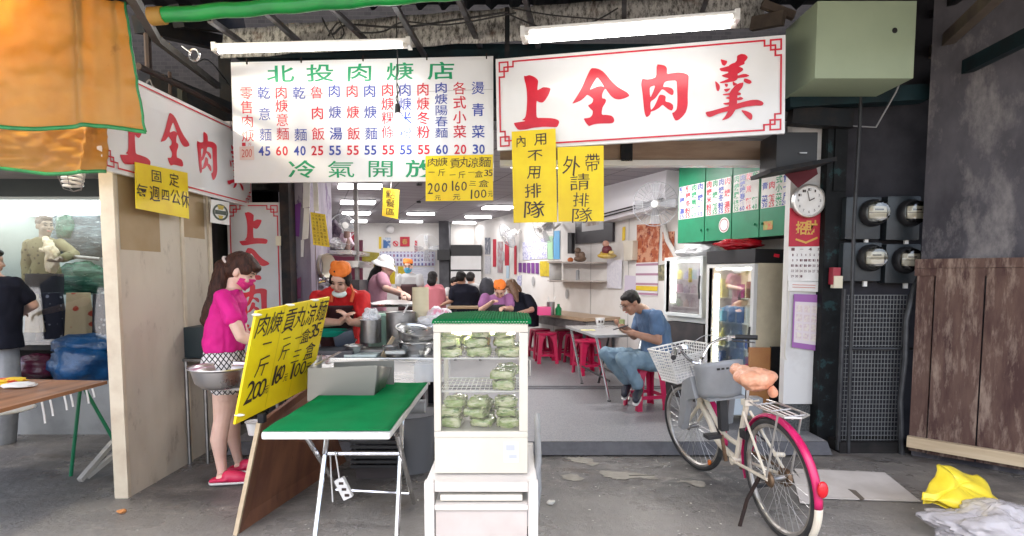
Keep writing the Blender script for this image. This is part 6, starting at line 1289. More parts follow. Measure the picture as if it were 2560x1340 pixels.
sheet('no_smoking_sign', 'white sign with a red ring beside the smaller drinks fridge', [(1664, 652), (1690, 650), (1690, 702), (1663, 704)], PAPER, cat='sign')
q = wallquad([(1664, 652), (1690, 650), (1690, 702), (1663, 704)], .02); b = MB(); line(b, q, (.35, .2), (.8, .8), .02); 
for i in range(20): a0, a1 = 2*math.pi*i/20, 2*math.pi*(i+1)/20; b.add([q.at(.6 + .5*r*math.cos(a), .45 + .36*r*math.sin(a), .002) for r, a in ((1, a0), (1, a1), (.8, a1), (.8, a0))], [(0,1,2,3)])
tag(b.build('red_ring', REDP), 'red ring with a slash on the small white sign', 'symbol')
sheet('round_badge', 'dark olive badge shaped notice right of the wall calendar', [(1645, 663), (1663, 660), (1665, 700), (1646, 702)], mat('dark_badge', (.10, .10, .07), .5, col2=(.4, .36, .2), scale=20), cat='notice')
sheet('yellow_strip', 'narrow yellow paper strip above the white switch box', [(1556, 568), (1563, 566), (1562, 600), (1555, 602)], YELS, cat='strip')
b = MB(); q = wallquad([(1557, 602), (1582, 601), (1580, 650), (1560, 652)], .10); q.slab(.09, b); tag(b.build('switch_box', mat('ivory_box', (.62, .57, .47), .5), bevel=.01), 'ivory switch box on the wall above the paper notice', 'switch box')
t = thing('picture_frame', 'dark framed picture under the air conditioner', 'picture', onwall(1485, 580, .02)); q = wallquad([(1438, 520), (1532, 500), (1531, 604), (1438, 610)], .05); q.slab(.04).build('frame', mat('dark_wood_frame', (.02, .016, .02), .3), t, world=True)
b = MB(); q.slab(.002, b, .20, .78, .12, .68, .003); b.build('mount', mat('pale_mount', (.55, .56, .56), .5), t, world=True)
b = MB(); q.slab(.002, b, .30, .66, .15, .55, .006); b.build('print', mat('brown_print', (.30, .22, .17), .5, col2=(.6, .55, .5), scale=9), t, world=True)
# wall shelf with ornaments
t = thing('wall_shelf', 'white two tier wall shelf with ornaments below the picture', 'shelf', onwall(1460, 657, .1))
for v in (657, 703):
    a0, a1 = onwall(1402, v, .02), onwall(1518, v + 2, .02); b = MB(); h = V((0, 0, .02)); o = NR * .26; b.add([a0, a1, a1 + o, a0 + o, a0 + h, a1 + h, a1 + o + h, a0 + o + h], [(0,1,2,3),(7,6,5,4),(0,4,5,1),(1,5,6,2),(2,6,7,3),(3,7,4,0)]); b.build('board', mat('brown_edge_shelf', (.45, .40, .36), .5), t, world=True)
a0 = onwall(1404, 705, .02); b = MB(); o = NR * .24; h = V((0, 0, .36)); b.add([a0, a0 + o, a0 + o + h, a0 + h], [(0,1,2,3)]); b.build('bracket', WHITE, t, world=True, thick=.012)
FIG = mat('brown_carved_stone', (.16, .10, .07), .6, col2=(.25, .17, .12), scale=14); GOLD = mat('gold_glaze', (.55, .36, .05), .3, col2=(.65, .5, .2), scale=9)
def figurine(label, u, v, off, parts, name='figurine'):
    base = onwall(u, v, off); b = {}
    t = thing(name, label, 'ornament', base)
    for nm, m, ells in parts:
        mb = MB()
        for (c, r) in ells: mb.ell(base + DR * -c[0] + NR * c[1] + V((0, 0, c[2])), r)
        mb.build(nm, m, t, world=True)
figurine('brown carved lion ornament on the wall shelf', 1450, 655, .16, [('body', FIG, [((0, 0, .05), (.10, .07, .05)), ((-.05, 0, .12), (.055, .05, .06)), ((.06, 0, .10), (.05, .05, .06))]), ('head', FIG, [((-.02, .03, .18), (.05, .045, .045))])])
figurine('laughing round figure on a gold ingot on the wall shelf', 1517, 648, .16, [('ingot', GOLD, [((0, 0, .05), (.14, .07, .045)), ((-.11, 0, .09), (.04, .05, .03)), ((.11, 0, .09), (.04, .05, .03))]), ('body', mat('maroon_robe', (.14, .02, .03), .5), [((0, 0, .13), (.075, .06, .075))]), ('head', mat('ornament_skin', (.5, .27, .2), .4), [((0, .02, .22), (.05, .045, .05))])])
figurine('small orange ornament at the far end of the wall shelf', 1426, 656, .16, [('body', mat('orange_glaze', (.6, .16, .04), .4), [((0, 0, .04), (.05, .04, .04))])])
q = wallquad([(1419, 582), (1429, 582), (1429, 634), (1419, 634)], .10); b = MB(); q.slab(.06, b); tag(b.build('black_stand', BLACK), 'black upright ornament stand on the wall shelf', 'ornament')
p = onwall(1444, 700, .14); tag(MB().lathe([(.03, 0), (.03, .14), (.02, .16)], p, 12).build('spray_can', GREYP), 'grey can on the lower tier of the wall shelf', 'can')
# papers farther along the wall
def strips(lst):
    for (nm, lab, pts, m, cat, grp) in lst: sheet(nm, lab, pts, m, cat=cat, group=grp)
MENUP = mat('blue_printed_menu', (.62, .62, .72), .6, col2=(.30, .30, .52), scale=26, lo=.50, hi=.56)
strips([('red_banner', 'red paper strip on the wall, farthest of three', [(1232, 598), (1240, 598), (1240, 667), (1232, 667)], REDPP, 'banner', 'red paper strips'), ('red_banner', 'red paper strip on the wall, middle of three', [(1262, 604), (1272, 604), (1272, 664), (1262, 664)], REDPP, 'banner', 'red paper strips'), ('red_banner', 'red paper strip on the wall, nearest of three', [(1285, 614), (1291, 614), (1291, 686), (1285, 686)], REDPP, 'banner', 'red paper strips'),
 ('scroll', 'grey hanging scroll between two red paper strips', [(1244, 604), (1257, 604), (1256, 682), (1243, 682)], mat('grey_scroll', (.40, .38, .40), .6, col2=(.3, .12, .12), scale=8), 'scroll', None), ('poster', 'dark small poster near the far corner', [(1212, 594), (1225, 594), (1225, 636), (1212, 636)], mat('dark_poster', (.12, .13, .17), .6, col2=(.4, .4, .42), scale=11), 'poster', None), ('paper_notice', 'pale notice below the small dark poster', [(1212, 640), (1226, 640), (1226, 684), (1212, 684)], mat('pale_print', (.6, .6, .62), .6, col2=(.45, .45, .5), scale=22), 'notice', None),
 ('menu_sheet', 'pale blue printed menu on the wall behind the fans', [(1306, 606), (1368, 594), (1368, 646), (1307, 650)], MENUP, 'menu sheet', None), ('green_strip', 'pale green paper strip on the wall', [(1368, 592), (1382, 590), (1382, 648), (1369, 648)], mat('pale_green_paper', (.35, .58, .36), .6), 'strip', None), ('blue_strip', 'bright blue paper strip on the wall', [(1383, 578), (1399, 576), (1399, 648), (1384, 648)], mat('bright_blue_paper', (.12, .38, .65), .6), 'strip', None),
 ('yellow_paper', 'pair of yellow price papers on the wall above the long table', [(1349, 653), (1396, 652), (1395, 693), (1350, 690)], mat('yellow_printed_paper', (.62, .47, .02), .6, col2=(.45, .33, .02), scale=18), 'paper', None), ('blue_slip', 'small pale blue slip on the wall', [(1266, 664), (1273, 664), (1272, 696), (1265, 696)], mat('pale_blue_slip', (.45, .58, .68), .6), 'slip', None), ('paper_notice', 'small printed notice above the person with long brown hair', [(1293, 690), (1304, 688), (1303, 714), (1292, 716)], MENUP, 'notice', None)])
for i in range(5):
    u = 1296 + i * 10.6; sheet('purple_card', 'small purple card, %s of five in a row on the wall' % ['farthest', 'second', 'middle', 'fourth', 'nearest'][i], [(u, 657), (u + 8, 657), (u + 8, 681 + i), (u, 680 + i)], PURP, cat='card', group='row of purple cards')
for (u, v) in ((1333, 703), (1417, 735), (1258, 640)):
    q = wallquad([(u - 4, v - 12), (u + 4, v - 12), (u + 4, v + 12), (u - 4, v + 12)], .014); b = MB(); pp = [q.at(.5 + .5*math.cos(2*math.pi*i/20), .5 + .5*math.sin(2*math.pi*i/20)) for i in range(20)]; b.add(pp, [tuple(range(20))]); tag(b.build('vent_disc', mat('grey_disc', (.4, .4, .4), .5)), 'grey disc on the wall panel %s' % {1333: 'above the long table', 1417: 'below the wall shelf', 1258: 'between the red strips'}[u], 'vent disc')
b = MB()
for y in (7.9, 8.8, 9.9, 11.2): p = wall_pt(y, .004); b.quad(p + V((0,0,.12)), p + DR*.012 + V((0,0,.12)), p + DR*.012 + V((0,0,CEIL)), p + V((0,0,CEIL)))
tag(b.build('wall_panel_joint', mat('joint_grey', (.35, .34, .33), .6)), 'thin grey joints between the panels of the white side wall', 'joint', kind='structure')
# ---- far wall
def back(name, lab, pts, m, cat='poster', dy=.0, group=None): o = uvquad(pts, y=BACKY - .02 - dy).slab(.012).build(name, m); return tag(o, lab, cat, group)
back('menu_poster', 'long blue printed menu across the far wall', [(950, 629), (1088, 629), (1088, 664), (950, 664)], pattern_mat('blue_grid_menu', lambda N, L, co: (lambda t, mp: (L.new(co, mp.inputs[0]), setattr(mp.inputs['Rotation'], 'default_value', (R(90), 0, 0)), L.new(mp.outputs[0], t.inputs[0]), setattr(t, 'offset', 0), setattr(t.inputs['Scale'], 'default_value', 1.0), setattr(t.inputs['Brick Width'], 'default_value', .085), setattr(t.inputs['Row Height'], 'default_value', .105), setattr(t.inputs['Mortar Size'], 'default_value', .022), setattr(t.inputs['Color1'], 'default_value', (.10, .13, .34, 1)), setattr(t.inputs['Color2'], 'default_value', (.34, .16, .26, 1)), setattr(t.inputs['Mortar'], 'default_value', (.60, .62, .74, 1)), t.outputs[0])[-1])(N.new('ShaderNodeTexBrick'), N.new('ShaderNodeMapping'))), 'menu')
back('red_square', 'red square with a gold character on the far wall', [(1000, 592), (1024, 592), (1024, 616), (1000, 616)], REDPP, 'decoration')
q = uvquad([(1000, 592), (1024, 592), (1024, 616), (1000, 616)], y=BACKY - .04); b = MB(); put(b, q, '春', .5, .5, .6, .6, .003); tag(b.build('gold_character', GOLD), 'gold character on the red square on the far wall', 'decoration')
back('blue_poster', 'blue and white poster on the far wall', [(958, 594), (976, 594), (976, 620), (958, 620)], mat('blue_white_print', (.05, .14, .35), .6, col2=(.6, .66, .72), scale=5, lo=.48, hi=.54))
back('yellow_strip', 'narrow yellow strip left of the blue poster', [(947, 592), (953, 592), (953, 622), (947, 622)], YELS, 'strip')
b = MB(); q = uvquad([(982, 602), (996, 602), (996, 616), (982, 616)], y=BACKY - .03)
for i in range(20): a0, a1 = 2*math.pi*i/20, 2*math.pi*(i+1)/20; b.add([q.at(.5 + .5*r*math.cos(a), .5 + .5*r*math.sin(a), .002) for r, a in ((1, a0), (1, a1), (.75, a1), (.75, a0))], [(0,1,2,3)])
line(b, q, (.2, .2), (.8, .8), .03); tag(b.build('no_smoking_ring', REDP), 'small red no smoking ring on the far wall', 'symbol')
back('red_charm', 'hanging red charm on the far wall', [(1037, 601), (1043, 601), (1043, 628), (1037, 628)], REDPP, 'charm')
back('white_notice', 'white printed notice board below the long blue menu', [(1030, 668), (1086, 668), (1086, 715), (1030, 715)], mat('white_print', (.68, .69, .74), .6, col2=(.52, .54, .64), scale=7, stretch=(1, 1, 5)), 'notice')
for i, (u, nm) in enumerate(((953, 'left'), (995, 'right'))): back('yellow_paper', 'yellow paper price list on the far wall, %s of the masked worker' % ('farther left' if i == 0 else 'just left'), [(u, 666), (u + 32, 666), (u + 32, 708), (u, 708)], mat('yellow_printed_paper', (.62, .47, .02), .6), 'paper')
back('red_paper', 'dark red square paper high behind the kitchen hood', [(878, 580), (892, 580), (892, 604), (878, 604)], REDPP, 'paper')
p = P(976, 573, BACKY - .1); tag(MB().ell(p, (.10, .10, .10)).build('dome_camera', WHITE), 'white dome camera under the ceiling at the far wall', 'camera')
p0, p1 = P(1099, 800, BACKY - .5), P(1122, 560, BACKY - .5); tag(MB().box((p0.x, BACKY - .5, 0), (p1.x, BACKY - .1, CEIL)).build('dark_pillar', mat('dark_grey_pillar', (.09, .09, .10), .6, col2=(.05, .05, .06), scale=4)), 'dark grey pillar at the far wall', 'pillar')
p0, p1 = P(1093, 650, BACKY - .7), P(1124, 624, BACKY - .7); tag(MB().box((p0.x, BACKY - .7, p0.z), (p1.x, BACKY - .51, p1.z)).build('speaker', BLACK), 'black loudspeaker on the dark pillar', 'speaker')
t = thing('steel_cupboard', 'tall white refrigerator cupboard with a black top panel at the far wall', 'cupboard', P(1165, 700, BACKY - .6)); u0, u1 = 1127, 1203
x0, x1 = P(u0, 700, BACKY - .6).x, P(u1, 700, BACKY - .6).x; zz0, zz1 = P(u0, 640, BACKY - .6).z, P(u0, 612, BACKY - .6).z; zm = P(u0, 676, BACKY - .6).z
b = MB(); b.box((x0, BACKY - .6, zm + .02), (x1, BACKY - .02, zz0)); b.build('upper_door', WHITE, t, world=True); b = MB(); b.box((x0, BACKY - .6, FLOOR), (x1, BACKY - .02, zm - .02)); b.build('lower_door', WHITE, t, world=True); b = MB(); b.box((x0, BACKY - .58, zz0 + .002), (x1, BACKY - .02, zz1)); b.build('top_panel', BLACK, t, world=True); b = MB(); b.box((x0, BACKY - .59, zm - .019), (x1, BACKY - .05, zm + .019)); b.build('gap', BLACK, t, world=True)
# ---- stools and tables
SRED = mat('magenta_red_stool_plastic', (.52, .010, .075), .35, col2=(.46, .008, .06), scale=6)
def stool(name='plastic_stool'):
    t = thing(name, 'x', 'stool', (0, 0, 0), group='red plastic stools')
    b = MB(); n = 28; rr = lambda r, z: [(r * (abs(math.cos(a)) ** .6) * math.copysign(1, math.cos(a)), r * (abs(math.sin(a)) ** .6) * math.copysign(1, math.sin(a)), z) for a in [2*math.pi*i/n for i in range(n)]]
    rings = [rr(.150, .455), rr(.158, .462), rr(.150, .470), rr(.03, .470)]
    vs = [p for r in ([rr(.152, .435)] + rings) for p in r]; b.add(vs, [(k*n+i, k*n+(i+1)%n, (k+1)*n+(i+1)%n, (k+1)*n+i) for k in range(4) for i in range(n)]); b.build('seat', SRED, t, thick=.004)
    for sx in (-1, 1):
        for sy in (-1, 1):
            b = MB(); f = lambda z: .135 + (.165 - .135) * (1 - z / .44)
            def L_(z, w):
                o = f(z) * 1.0; return [(sx*o, sy*(o - w), z), (sx*o, sy*o, z), (sx*(o - w), sy*o, z), (sx*(o - w + .012), sy*(o - .012), z), (sx*(o - .012), sy*(o - .012), z), (sx*(o - .012), sy*(o - w + .012), z)]
            sec = [L_(.0, .055), L_(.05, .05), L_(.15, .055), L_(.30, .062), L_(.38, .075), L_(.452, .13)]; vs = [V(p) for s_ in sec for p in s_]; b.add(vs, [(k*6+i, k*6+(i+1)%6, (k+1)*6+(i+1)%6, (k+1)*6+i) for k in range(5) for i in range(6)] + [tuple(range(6)), tuple(range(30, 36))[::-1]])
            b.build('leg', SRED, t)
    b = MB(); o = .152
    for s in (-1, 1):
        b.box((-o + .045, s*o - .006, .115), (o - .045, s*o + .006, .15)); b.box((s*o - .006, -o + .045, .115), (s*o + .006, o - .045, .15))
    b.build('foot_rail', SRED, t); return t
first = None
def put_stool(u, v, rz, lab):
    global first
    p = G(u, v, FLOOR); p = V((p.x, p.y, FLOOR))
    if first is None:
        first = stool(); first.matrix_world = Matrix.Translation(p) @ Matrix.Rotation(rz, 4, 'Z'); first['label'] = lab; WM[first.name] = first.matrix_world.copy()
    else: dup(first, loc=p, rz=rz, label=lab)
put_stool(1612, 1018, .25, 'red plastic stool that the man in blue sits on')
put_stool(1366, 906, .1, 'red plastic stool just right of the display fridge'); put_stool(1412, 897, .2, 'red plastic stool second from the display fridge, under the long table'); put_stool(1468, 934, .3, 'red plastic stool nearest the folding table, standing in front of another'); put_stool(1490, 905, .1, 'red plastic stool behind the one nearest the folding table'); put_stool(1350, 893, .3, 'red plastic stool farthest back beside the display fridge'); put_stool(1442, 908, .3, 'red plastic stool between the long table and the folding table')
t = thing('long_table', 'long wooden topped table along the side wall', 'table', wall_pt(8.6, .4))
zt_ = .86; a0, a1 = wall_pt(8.05, .62), wall_pt(10.4, .62); h = V((0, 0, zt_)); dn = V((0, 0, .045)); o = NR * .6
b = MB(); b.add([a0 + h, a1 + h, a1 - o + h, a0 - o + h, a0 + h - dn, a1 + h - dn, a1 - o + h - dn, a0 - o + h - dn], [(0,1,2,3),(7,6,5,4),(0,4,5,1),(1,5,6,2),(2,6,7,3),(3,7,4,0)]); b.build('tabletop', mat('pale_brown_laminate', (.36, .25, .16), .4), t, world=True)
b = MB(); h2 = V((0, 0, zt_ - .12)); b.bar(a0 - NR*.04 + h2, a1 - NR*.04 + h2, .03, .12); b.bar(a0 - NR*.05 + h2, a0 - o + h2, .03, .12); b.build('apron', STEELD, t, world=True)
for p in (a0 - NR*.06 + DR*.1, a1 - NR*.06, a0 - o + NR*.05 + DR*.1): b = MB(); b.bar(p + V((0, 0, FLOOR)), p + V((0, 0, zt_ - .05)), .04, .04, (0, 1, 0)); b.build('leg', BLACK, t, world=True)
p = PL(1364, 783, wall_pt(8.3, .45), NR); p = G(1357, 788, zt_); b = MB(); b.box((p.x - .08, p.y - .08, zt_ + .002), (p.x + .12, p.y + .1, zt_ + .13)); tag(b.build('pink_box', mat('pink_plastic', (.75, .08, .25), .4), bevel=.01), 'pink plastic box on the long table', 'box')
p = G(1377, 788, zt_); t = thing('chopstick_holder', 'grey utensil holder with white ladles on the long table', 'holder', p); b = MB(); b.lathe([(.055, 0), (.06, .2), (.052, .2), (.05, .01)], (0, 0, .002), 14); b.build('cup', STEELD, t)
b = MB(); b.tube([(0, 0, .05), (.06, 0, .28)], .012, 6); b.tube([(-.01, 0, .05), (-.04, 0, .27)], .012, 6); b.build('ladles', WPLAST, t)
p = G(1396, 788, zt_); tag(MB().lathe([(.045, .002), (.05, .1), (.02, .14), (.02, .17)], p, 12).build('green_jar', mat('green_jar', (.01, .2, .06), .3)), 'green jar on the long table', 'jar')
# square folding table of the man
t = thing('square_table', 'grey topped folding table in front of the man in blue', 'table', G(1500, 990, FLOOR)); zt_ = FLOOR + .73
cs = [G(1414, 814, zt_), G(1487, 838, zt_), G(1572, 836, zt_), G(1510, 810, zt_)]; cs[2] = cs[1] + (cs[2] - cs[1]).normalized() * .62; cs[3] = cs[0] + (cs[2] - cs[1])
b = MB(); dn = V((0, 0, -.03)); b.add(cs + [p + dn for p in cs], [(0,1,2,3),(7,6,5,4),(0,4,5,1),(1,5,6,2),(2,6,7,3),(3,7,4,0)]); b.build('tabletop', mat('grey_tabletop', (.34, .34, .34), .22, col2=(.28, .28, .28), scale=4), t, world=True, bevel=.006)
mid = sum(cs, V((0, 0, 0))) / 4
LEGP = [(cs[1].lerp(mid, .15), cs[2].lerp(mid, .1)), (cs[2].lerp(mid, .15), cs[1].lerp(mid, .1)), (cs[0].lerp(mid, .15), cs[3].lerp(mid, .1)), (cs[3].lerp(mid, .15), cs[0].lerp(mid, .1))]
for (tp_, bt) in LEGP:
    e = V((tp_.lerp(bt, .28).x, tp_.lerp(bt, .28).y, FLOOR + .01)); MB().tube([tp_ + dn, e], .014, 8).build('leg', CHROME if tp_.y < 7 else BLACK, t, world=True)
    MB().tube([e, V((e.x, e.y, FLOOR))], .02, 8).build('foot', BLACK, t, world=True)
e0 = [V((a.lerp(c, .28).x, a.lerp(c, .28).y, FLOOR + .22)) for a, c in LEGP]; MB().tube([e0[0], e0[2]], .011, 6).build('stretcher', BLACK, t, world=True); MB().tube([e0[1], e0[3]], .011, 6).build('stretcher', BLACK, t, world=True)
p = G(1500, 812, zt_); t = thing('paper_bowl', 'white paper bowl with dark marks on the grey folding table', 'bowl', p); b = MB(); b.lathe([(.045, .002), (.062, .085), (.066, .088), (.058, .086), (.042, .01)], (0, 0, 0), 20); b.build('bowl', PAPER, t); b = MB()
for a in (-1.9, -1.2): b.cbox((.056*math.cos(a), .056*math.sin(a), .045), (.022, .022, .03))
b.build('printed_mark', INK, t)
p = G(1555, 822, zt_); tag(MB().lathe([(.03, .002), (.034, .11), (.028, .112)], p, 14).build('green_cup', mat('olive_cup', (.25, .28, .12), .4)), 'olive green cup beside the hand of the man in blue', 'cup')
p = G(1470, 826, zt_); b = MB(); b.cbox((p.x, p.y, zt_ + .004), (.16, .10, .003)); tag(b.build('yellow_slip', mat('pale_yellow_slip', (.6, .55, .25), .6)), 'pale yellow order slip on the grey folding table', 'slip')

# ================================================================== KITCHEN COUNTER
t = thing('kitchen_counter', 'stainless steel kitchen counter with pots and basins', 'counter', (-1.15, 4.7, 0)); KZ = .80
b = MB(); b.box((-1.85, 4.42, KZ - .04), (-.62, 5.15, KZ)); b.build('worktop', STEEL, t, world=True, bevel=.006)
b = MB(); b.box((-1.80, 4.44, KZ - .22), (-.66, 4.47, KZ - .041)); b.build('front_panel', STEEL, t, world=True)
b = MB(); b.box((-1.80, 4.5, .26), (-.66, 5.1, .28)); b.build('lower_shelf', STEELD, t, world=True)
for x in (-1.8, -.70):
    for y in (4.46, 5.08): b = MB(); b.tube([(x, y, 0.0), (x, y, KZ - .05)], .022, 10); b.build('leg', STEELD, t, world=True)
b = MB(); b.box((-1.82, 5.16, .0), (-.62, 5.20, .72)); tag(b.build('rear_screen', DARK), 'dark screen behind the legs of the kitchen counter', 'screen')
def bowl_at(name, lab, c, r, h, m, tilt=None, base=.55, cat='basin', group=None, rim=True):
    b = MB(); pr = [(0, 0), (r*base, 0), (r*(base + .22), h*.28), (r*.95, h*.85), (r, h), (r*1.07, h + .004), (r*1.07, h - .003), (r*1.0, h - .008), (r*.90, h*.8), (r*(base + .15), h*.26), (r*base*.9, .008), (0, .008)]
    b.lathe(pr, (0, 0, 0), 36); M_ = Matrix.Translation(V(c)) @ (tilt or Matrix.Identity(4)); b.v = [M_ @ p for p in b.v]; return tag(b.build(name, m), lab, cat, group)
bowl_at('steel_basin', 'large stainless basin standing on the counter beside the display fridge', P(1040, 890, 4.62), .150, .125, STEEL)
bowl_at('steel_basin', 'large stainless basin tilted inside the one beside the display fridge', P(1036, 858, 4.60), .160, .12, STEEL, Matrix.Rotation(R(10), 4, 'Y') @ Matrix.Rotation(R(10), 4, 'X'))
def pot(name, lab, c, r, h, m, cat='pot', lip=.006):
    b = MB(); b.lathe([(0, 0), (r*.97, 0), (r, .01), (r, h), (r + lip, h + .004), (r + lip, h - .004), (r - .004, h - .004), (r - .006, .01), (0, .01)], V(c), 30); return tag(b.build(name, m), lab, cat)
zc = KZ + .002
def on(u, v, z=zc): p = G(u, v, z); return p
c = P(928, 856, 4.72); c.z = max(c.z, zc); pot('steel_canister', 'small steel canister with a plastic bag in front of the cook', c, .085, .19, STEELD)
crumple('plastic_bag', 'clear plastic bag stuffed into the small steel canister', 'bag', V(c) + V((0, 0, .22)), (.08, .08, .075), BAGW, 12)
c = P(1003, 864, 4.86); pot('stock_pot', 'big stainless stock pot behind the tilted basin', V((c.x, 4.86, zc)), .125, .33, STEELD)
c = P(962, 850, 5.06); bowl_at('green_tub', 'pale mint green plastic tub behind the steel canister', V((c.x, 5.06, zc)), .17, .30, mat('mint_plastic', (.42, .62, .48), .4), base=.8)
c = P(1052, 800, 5.0); b = MB(); n = 26; h = .30
pr = [(.066, 0)]
for k in range(n): pr += [(.075, h*k/n + .001), (.0715, h*(k + .7)/n)]
pr += [(.075, h), (.066, h), (.06, h - .02), (0, h - .02)]
b.lathe(pr, P(1052, 802, 5.0), 28); tag(b.build('bowl_stack', mat('cream_paper_bowls', (.70, .63, .44), .6)), 'tall stack of cream paper bowls on the counter', 'bowl stack')
b = MB(); p = P(1052, 802, 5.0); b.box((p.x - .16, 4.9, zc), (p.x + .18, 5.12, p.z)); tag(b.build('steel_box', STEELD, bevel=.006), 'steel box carrying the stack of paper bowls', 'box')
crumple('plastic_bag', 'white plastic carrier bag with pink handles behind the display fridge', 'bag', P(1098, 795, 4.95), (.13, .11, .10), mat('pinkish_white_bag', (.74, .64, .68), .35, col2=(.75, .3, .4), scale=7, lo=.56, hi=.62, bump=.7, bscale=9), 21)
crumple('plastic_bag', 'white plastic bag spilling over the steel box', 'bag', P(1085, 808, 4.8), (.15, .10, .08), BAGW, 25)
b = MB(); b.bar(P(955, 893, 4.55), P(984, 842, 4.62), .018, .03); tag(b.build('wooden_paddle', TIMB), 'wooden paddle sticking up from the counter', 'paddle')
b = MB(); b.lathe([(.0, 0), (.12, .01), (.16, .05), (.165, .06), (.15, .05), (.11, .02), (0, .012)], P(825, 842, 4.85), 28); tag(b.build('green_colander', mat('teal_green_plastic', (.01, .30, .20), .4)), 'teal green plastic bowl next to the yellow price card', 'bowl')
b = MB(); c = P(845, 880, 4.6); b.box((c.x - .20, 4.45, zc), (c.x + .16, 4.75, zc + .05)); tag(b.build('dark_tray', mat('dark_tray', (.05, .05, .06), .35), bevel=.01), 'dark food tray on the counter beside the yellow price card', 'tray')
b = MB(); b.bar(P(835, 850, 4.85), P(885, 838, 4.9), .2, .12); tag(b.build('dark_tub', mat('dark_blue_tub', (.03, .04, .06), .4), bevel=.02), 'dark blue tub of food in front of the cook', 'tub')
b = MB(); c = P(905, 887, 4.5); b.box((c.x - .13, 4.44, zc), (c.x + .13, 4.6, zc + .02)); tag(b.build('pale_cutting_board', mat('pale_mint_board', (.55, .65, .62), .4), bevel=.005), 'pale chopping board lying at the front of the counter', 'board')
b = MB(); c = P(925, 868, 4.75); b.box((c.x - .2, 4.62, zc), (c.x + .18, 4.85, zc + .035)); tag(b.build('chopping_block', mat('grey_board', (.33, .31, .29), .5, col2=(.25, .23, .21), scale=7), bevel=.006), 'grey chopping block under the steel canister', 'chopping block')
crumple('meat_bag', 'plastic bag of meat on the counter behind the yellow price card', 'bag', P(812, 895, 4.5), (.13, .10, .045), mat('bagged_meat', (.50, .32, .30), .2, col2=(.65, .6, .6), scale=9, bump=.6), 31)
b = MB(); c0 = P(1038, 952, 4.2); c1 = P(1085, 907, 4.2); b.box((c0.x, 4.15, c0.z), (c1.x + .1, 4.4, c1.z)); tag(b.build('clear_box', film_mat('clear_plastic_box', (.8, .82, .82), .45, .2, .1), bevel=.006), 'clear plastic box hooked on the right end of the counter', 'box')
for k, (u, v, y, r, lab) in enumerate(((884, 872, 4.55, .07, 'small steel bowl on the counter left of the wooden paddle'), (975, 880, 4.52, .06, 'small steel bowl on the counter just right of the wooden paddle'), (868, 858, 4.95, .08, 'small steel bowl on the counter under the hands of the cook'))):
    c = P(u, v, y); bowl_at('steel_bowl', lab, V((c.x, y, zc + .022)), r, .06, STEEL if k != 1 else STEELD, cat='bowl')
for k, (u, v, u2, v2, lab) in enumerate(((940, 838, 922, 775, 'long ladle standing in the small steel canister'), (1000, 800, 1022, 760, 'ladle handle sticking out of the big stock pot'))):
    tag(MB().tube([P(u, v, 4.75), P(u2, v2, 4.75)], .009, 8).build('ladle', STEEL), lab, 'ladle')
tag(MB().box((-1.02, 4.46, zc + .021), (-.86, 4.56, zc + .05)).build('folded_towel', mat('pale_towel', (.60, .62, .58), .9, bump=.4, scale=12), bevel=.012), 'folded pale towel at the front of the counter', 'towel')
# odds and ends below the counter
b = MB()
for k in range(6): b.box((-1.14, 3.86, .10 + k*.035), (-.78, 3.89, .12 + k*.035))
for k in range(7): b.box((-1.14 + k*.055, 3.90, .10), (-1.125 + k*.055, 3.91, .30))
tag(b.build('black_crate', BLACK), 'black slatted crate on the ground behind the folding table', 'crate')
b = MB(); b.box((-1.12, 3.93, .0), (-.80, 4.25, .29)); tag(b.build('dark_box', mat('dark_cardboard_box', (.05, .04, .04), .7)), 'dark box behind the black slatted crate', 'box')
b = MB(); b.lathe([(.16, .002), (.19, .42), (.20, .43)], (-.76, 4.15, 0), 22); tag(b.build('grey_bin', mat('grey_drum', (.16, .16, .165), .45), ), 'grey bin under the right end of the counter', 'bin')
b = MB(); b.lathe([(.05, -.08), (.05, .08)], (-.70, 3.95, .52), 16, (1, 0, 0)); tag(b.build('grey_canister', GREYP), 'grey cylinder on its side under the counter end', 'canister')
b = MB(); b.box((-1.75, 4.52, .285), (-1.5, 4.9, .5)); tag(b.build('red_bucket', mat('red_bucket', (.35, .01, .02), .45), bevel=.03), 'red tub on the shelf under the counter', 'tub')
b = MB(); p = P(638, 1085, 3.9); b.lathe([(.045, 0), (.06, .09), (.068, .092), (.055, .08)], p, 18); tag(b.build('white_cup', WPLAST), 'pale plastic cup hanging below the yellow price card', 'cup')
b = MB(); b.lathe([(.17, .002), (.19, .16), (.2, .17), (.18, .15)], (-1.72, 4.28, 0), 22); tag(b.build('dark_pail', mat('dark_green_pail', (.03, .05, .05), .4)), 'dark pail on the ground behind the woman', 'pail')
# aluminium basin in front of the woman's hips, on a small steel stand
cB = P(556, 967, 3.64)
bowl_at('aluminium_basin', 'wide aluminium basin in front of the woman in pink', cB, .19, .135, ALU, base=.62)
t = thing('basin_stand', 'grey steel stand under the aluminium basin', 'stand', cB)
b = MB(); b.bar(cB + V((.0, .03, -.012)), cB + V((.36, .03, -.012)), .10, .018); b.build('bracket', STEELD, t, world=True)
b = MB(); b.tube([cB + V((.34, .03, -.02)), V((cB.x + .36, cB.y + .1, 0.01))], .014, 8); b.build('leg', STEELD, t, world=True)
g0 = G(520, 1158, 0); t = thing('side_table', 'narrow steel side table between the woman and the partition', 'table', g0)
b = MB(); b.box((g0.x - .16, g0.y - .03, .80), (g0.x + .03, g0.y + .42, .82)); b.build('tabletop', STEELD, t, world=True)
for dx, dy in ((0, 0), (-.14, 0)): MB().tube([(g0.x + dx, g0.y + dy, 0), (g0.x + dx, g0.y + dy, .80)], .014, 8).build('leg', STEELD, t, world=True)
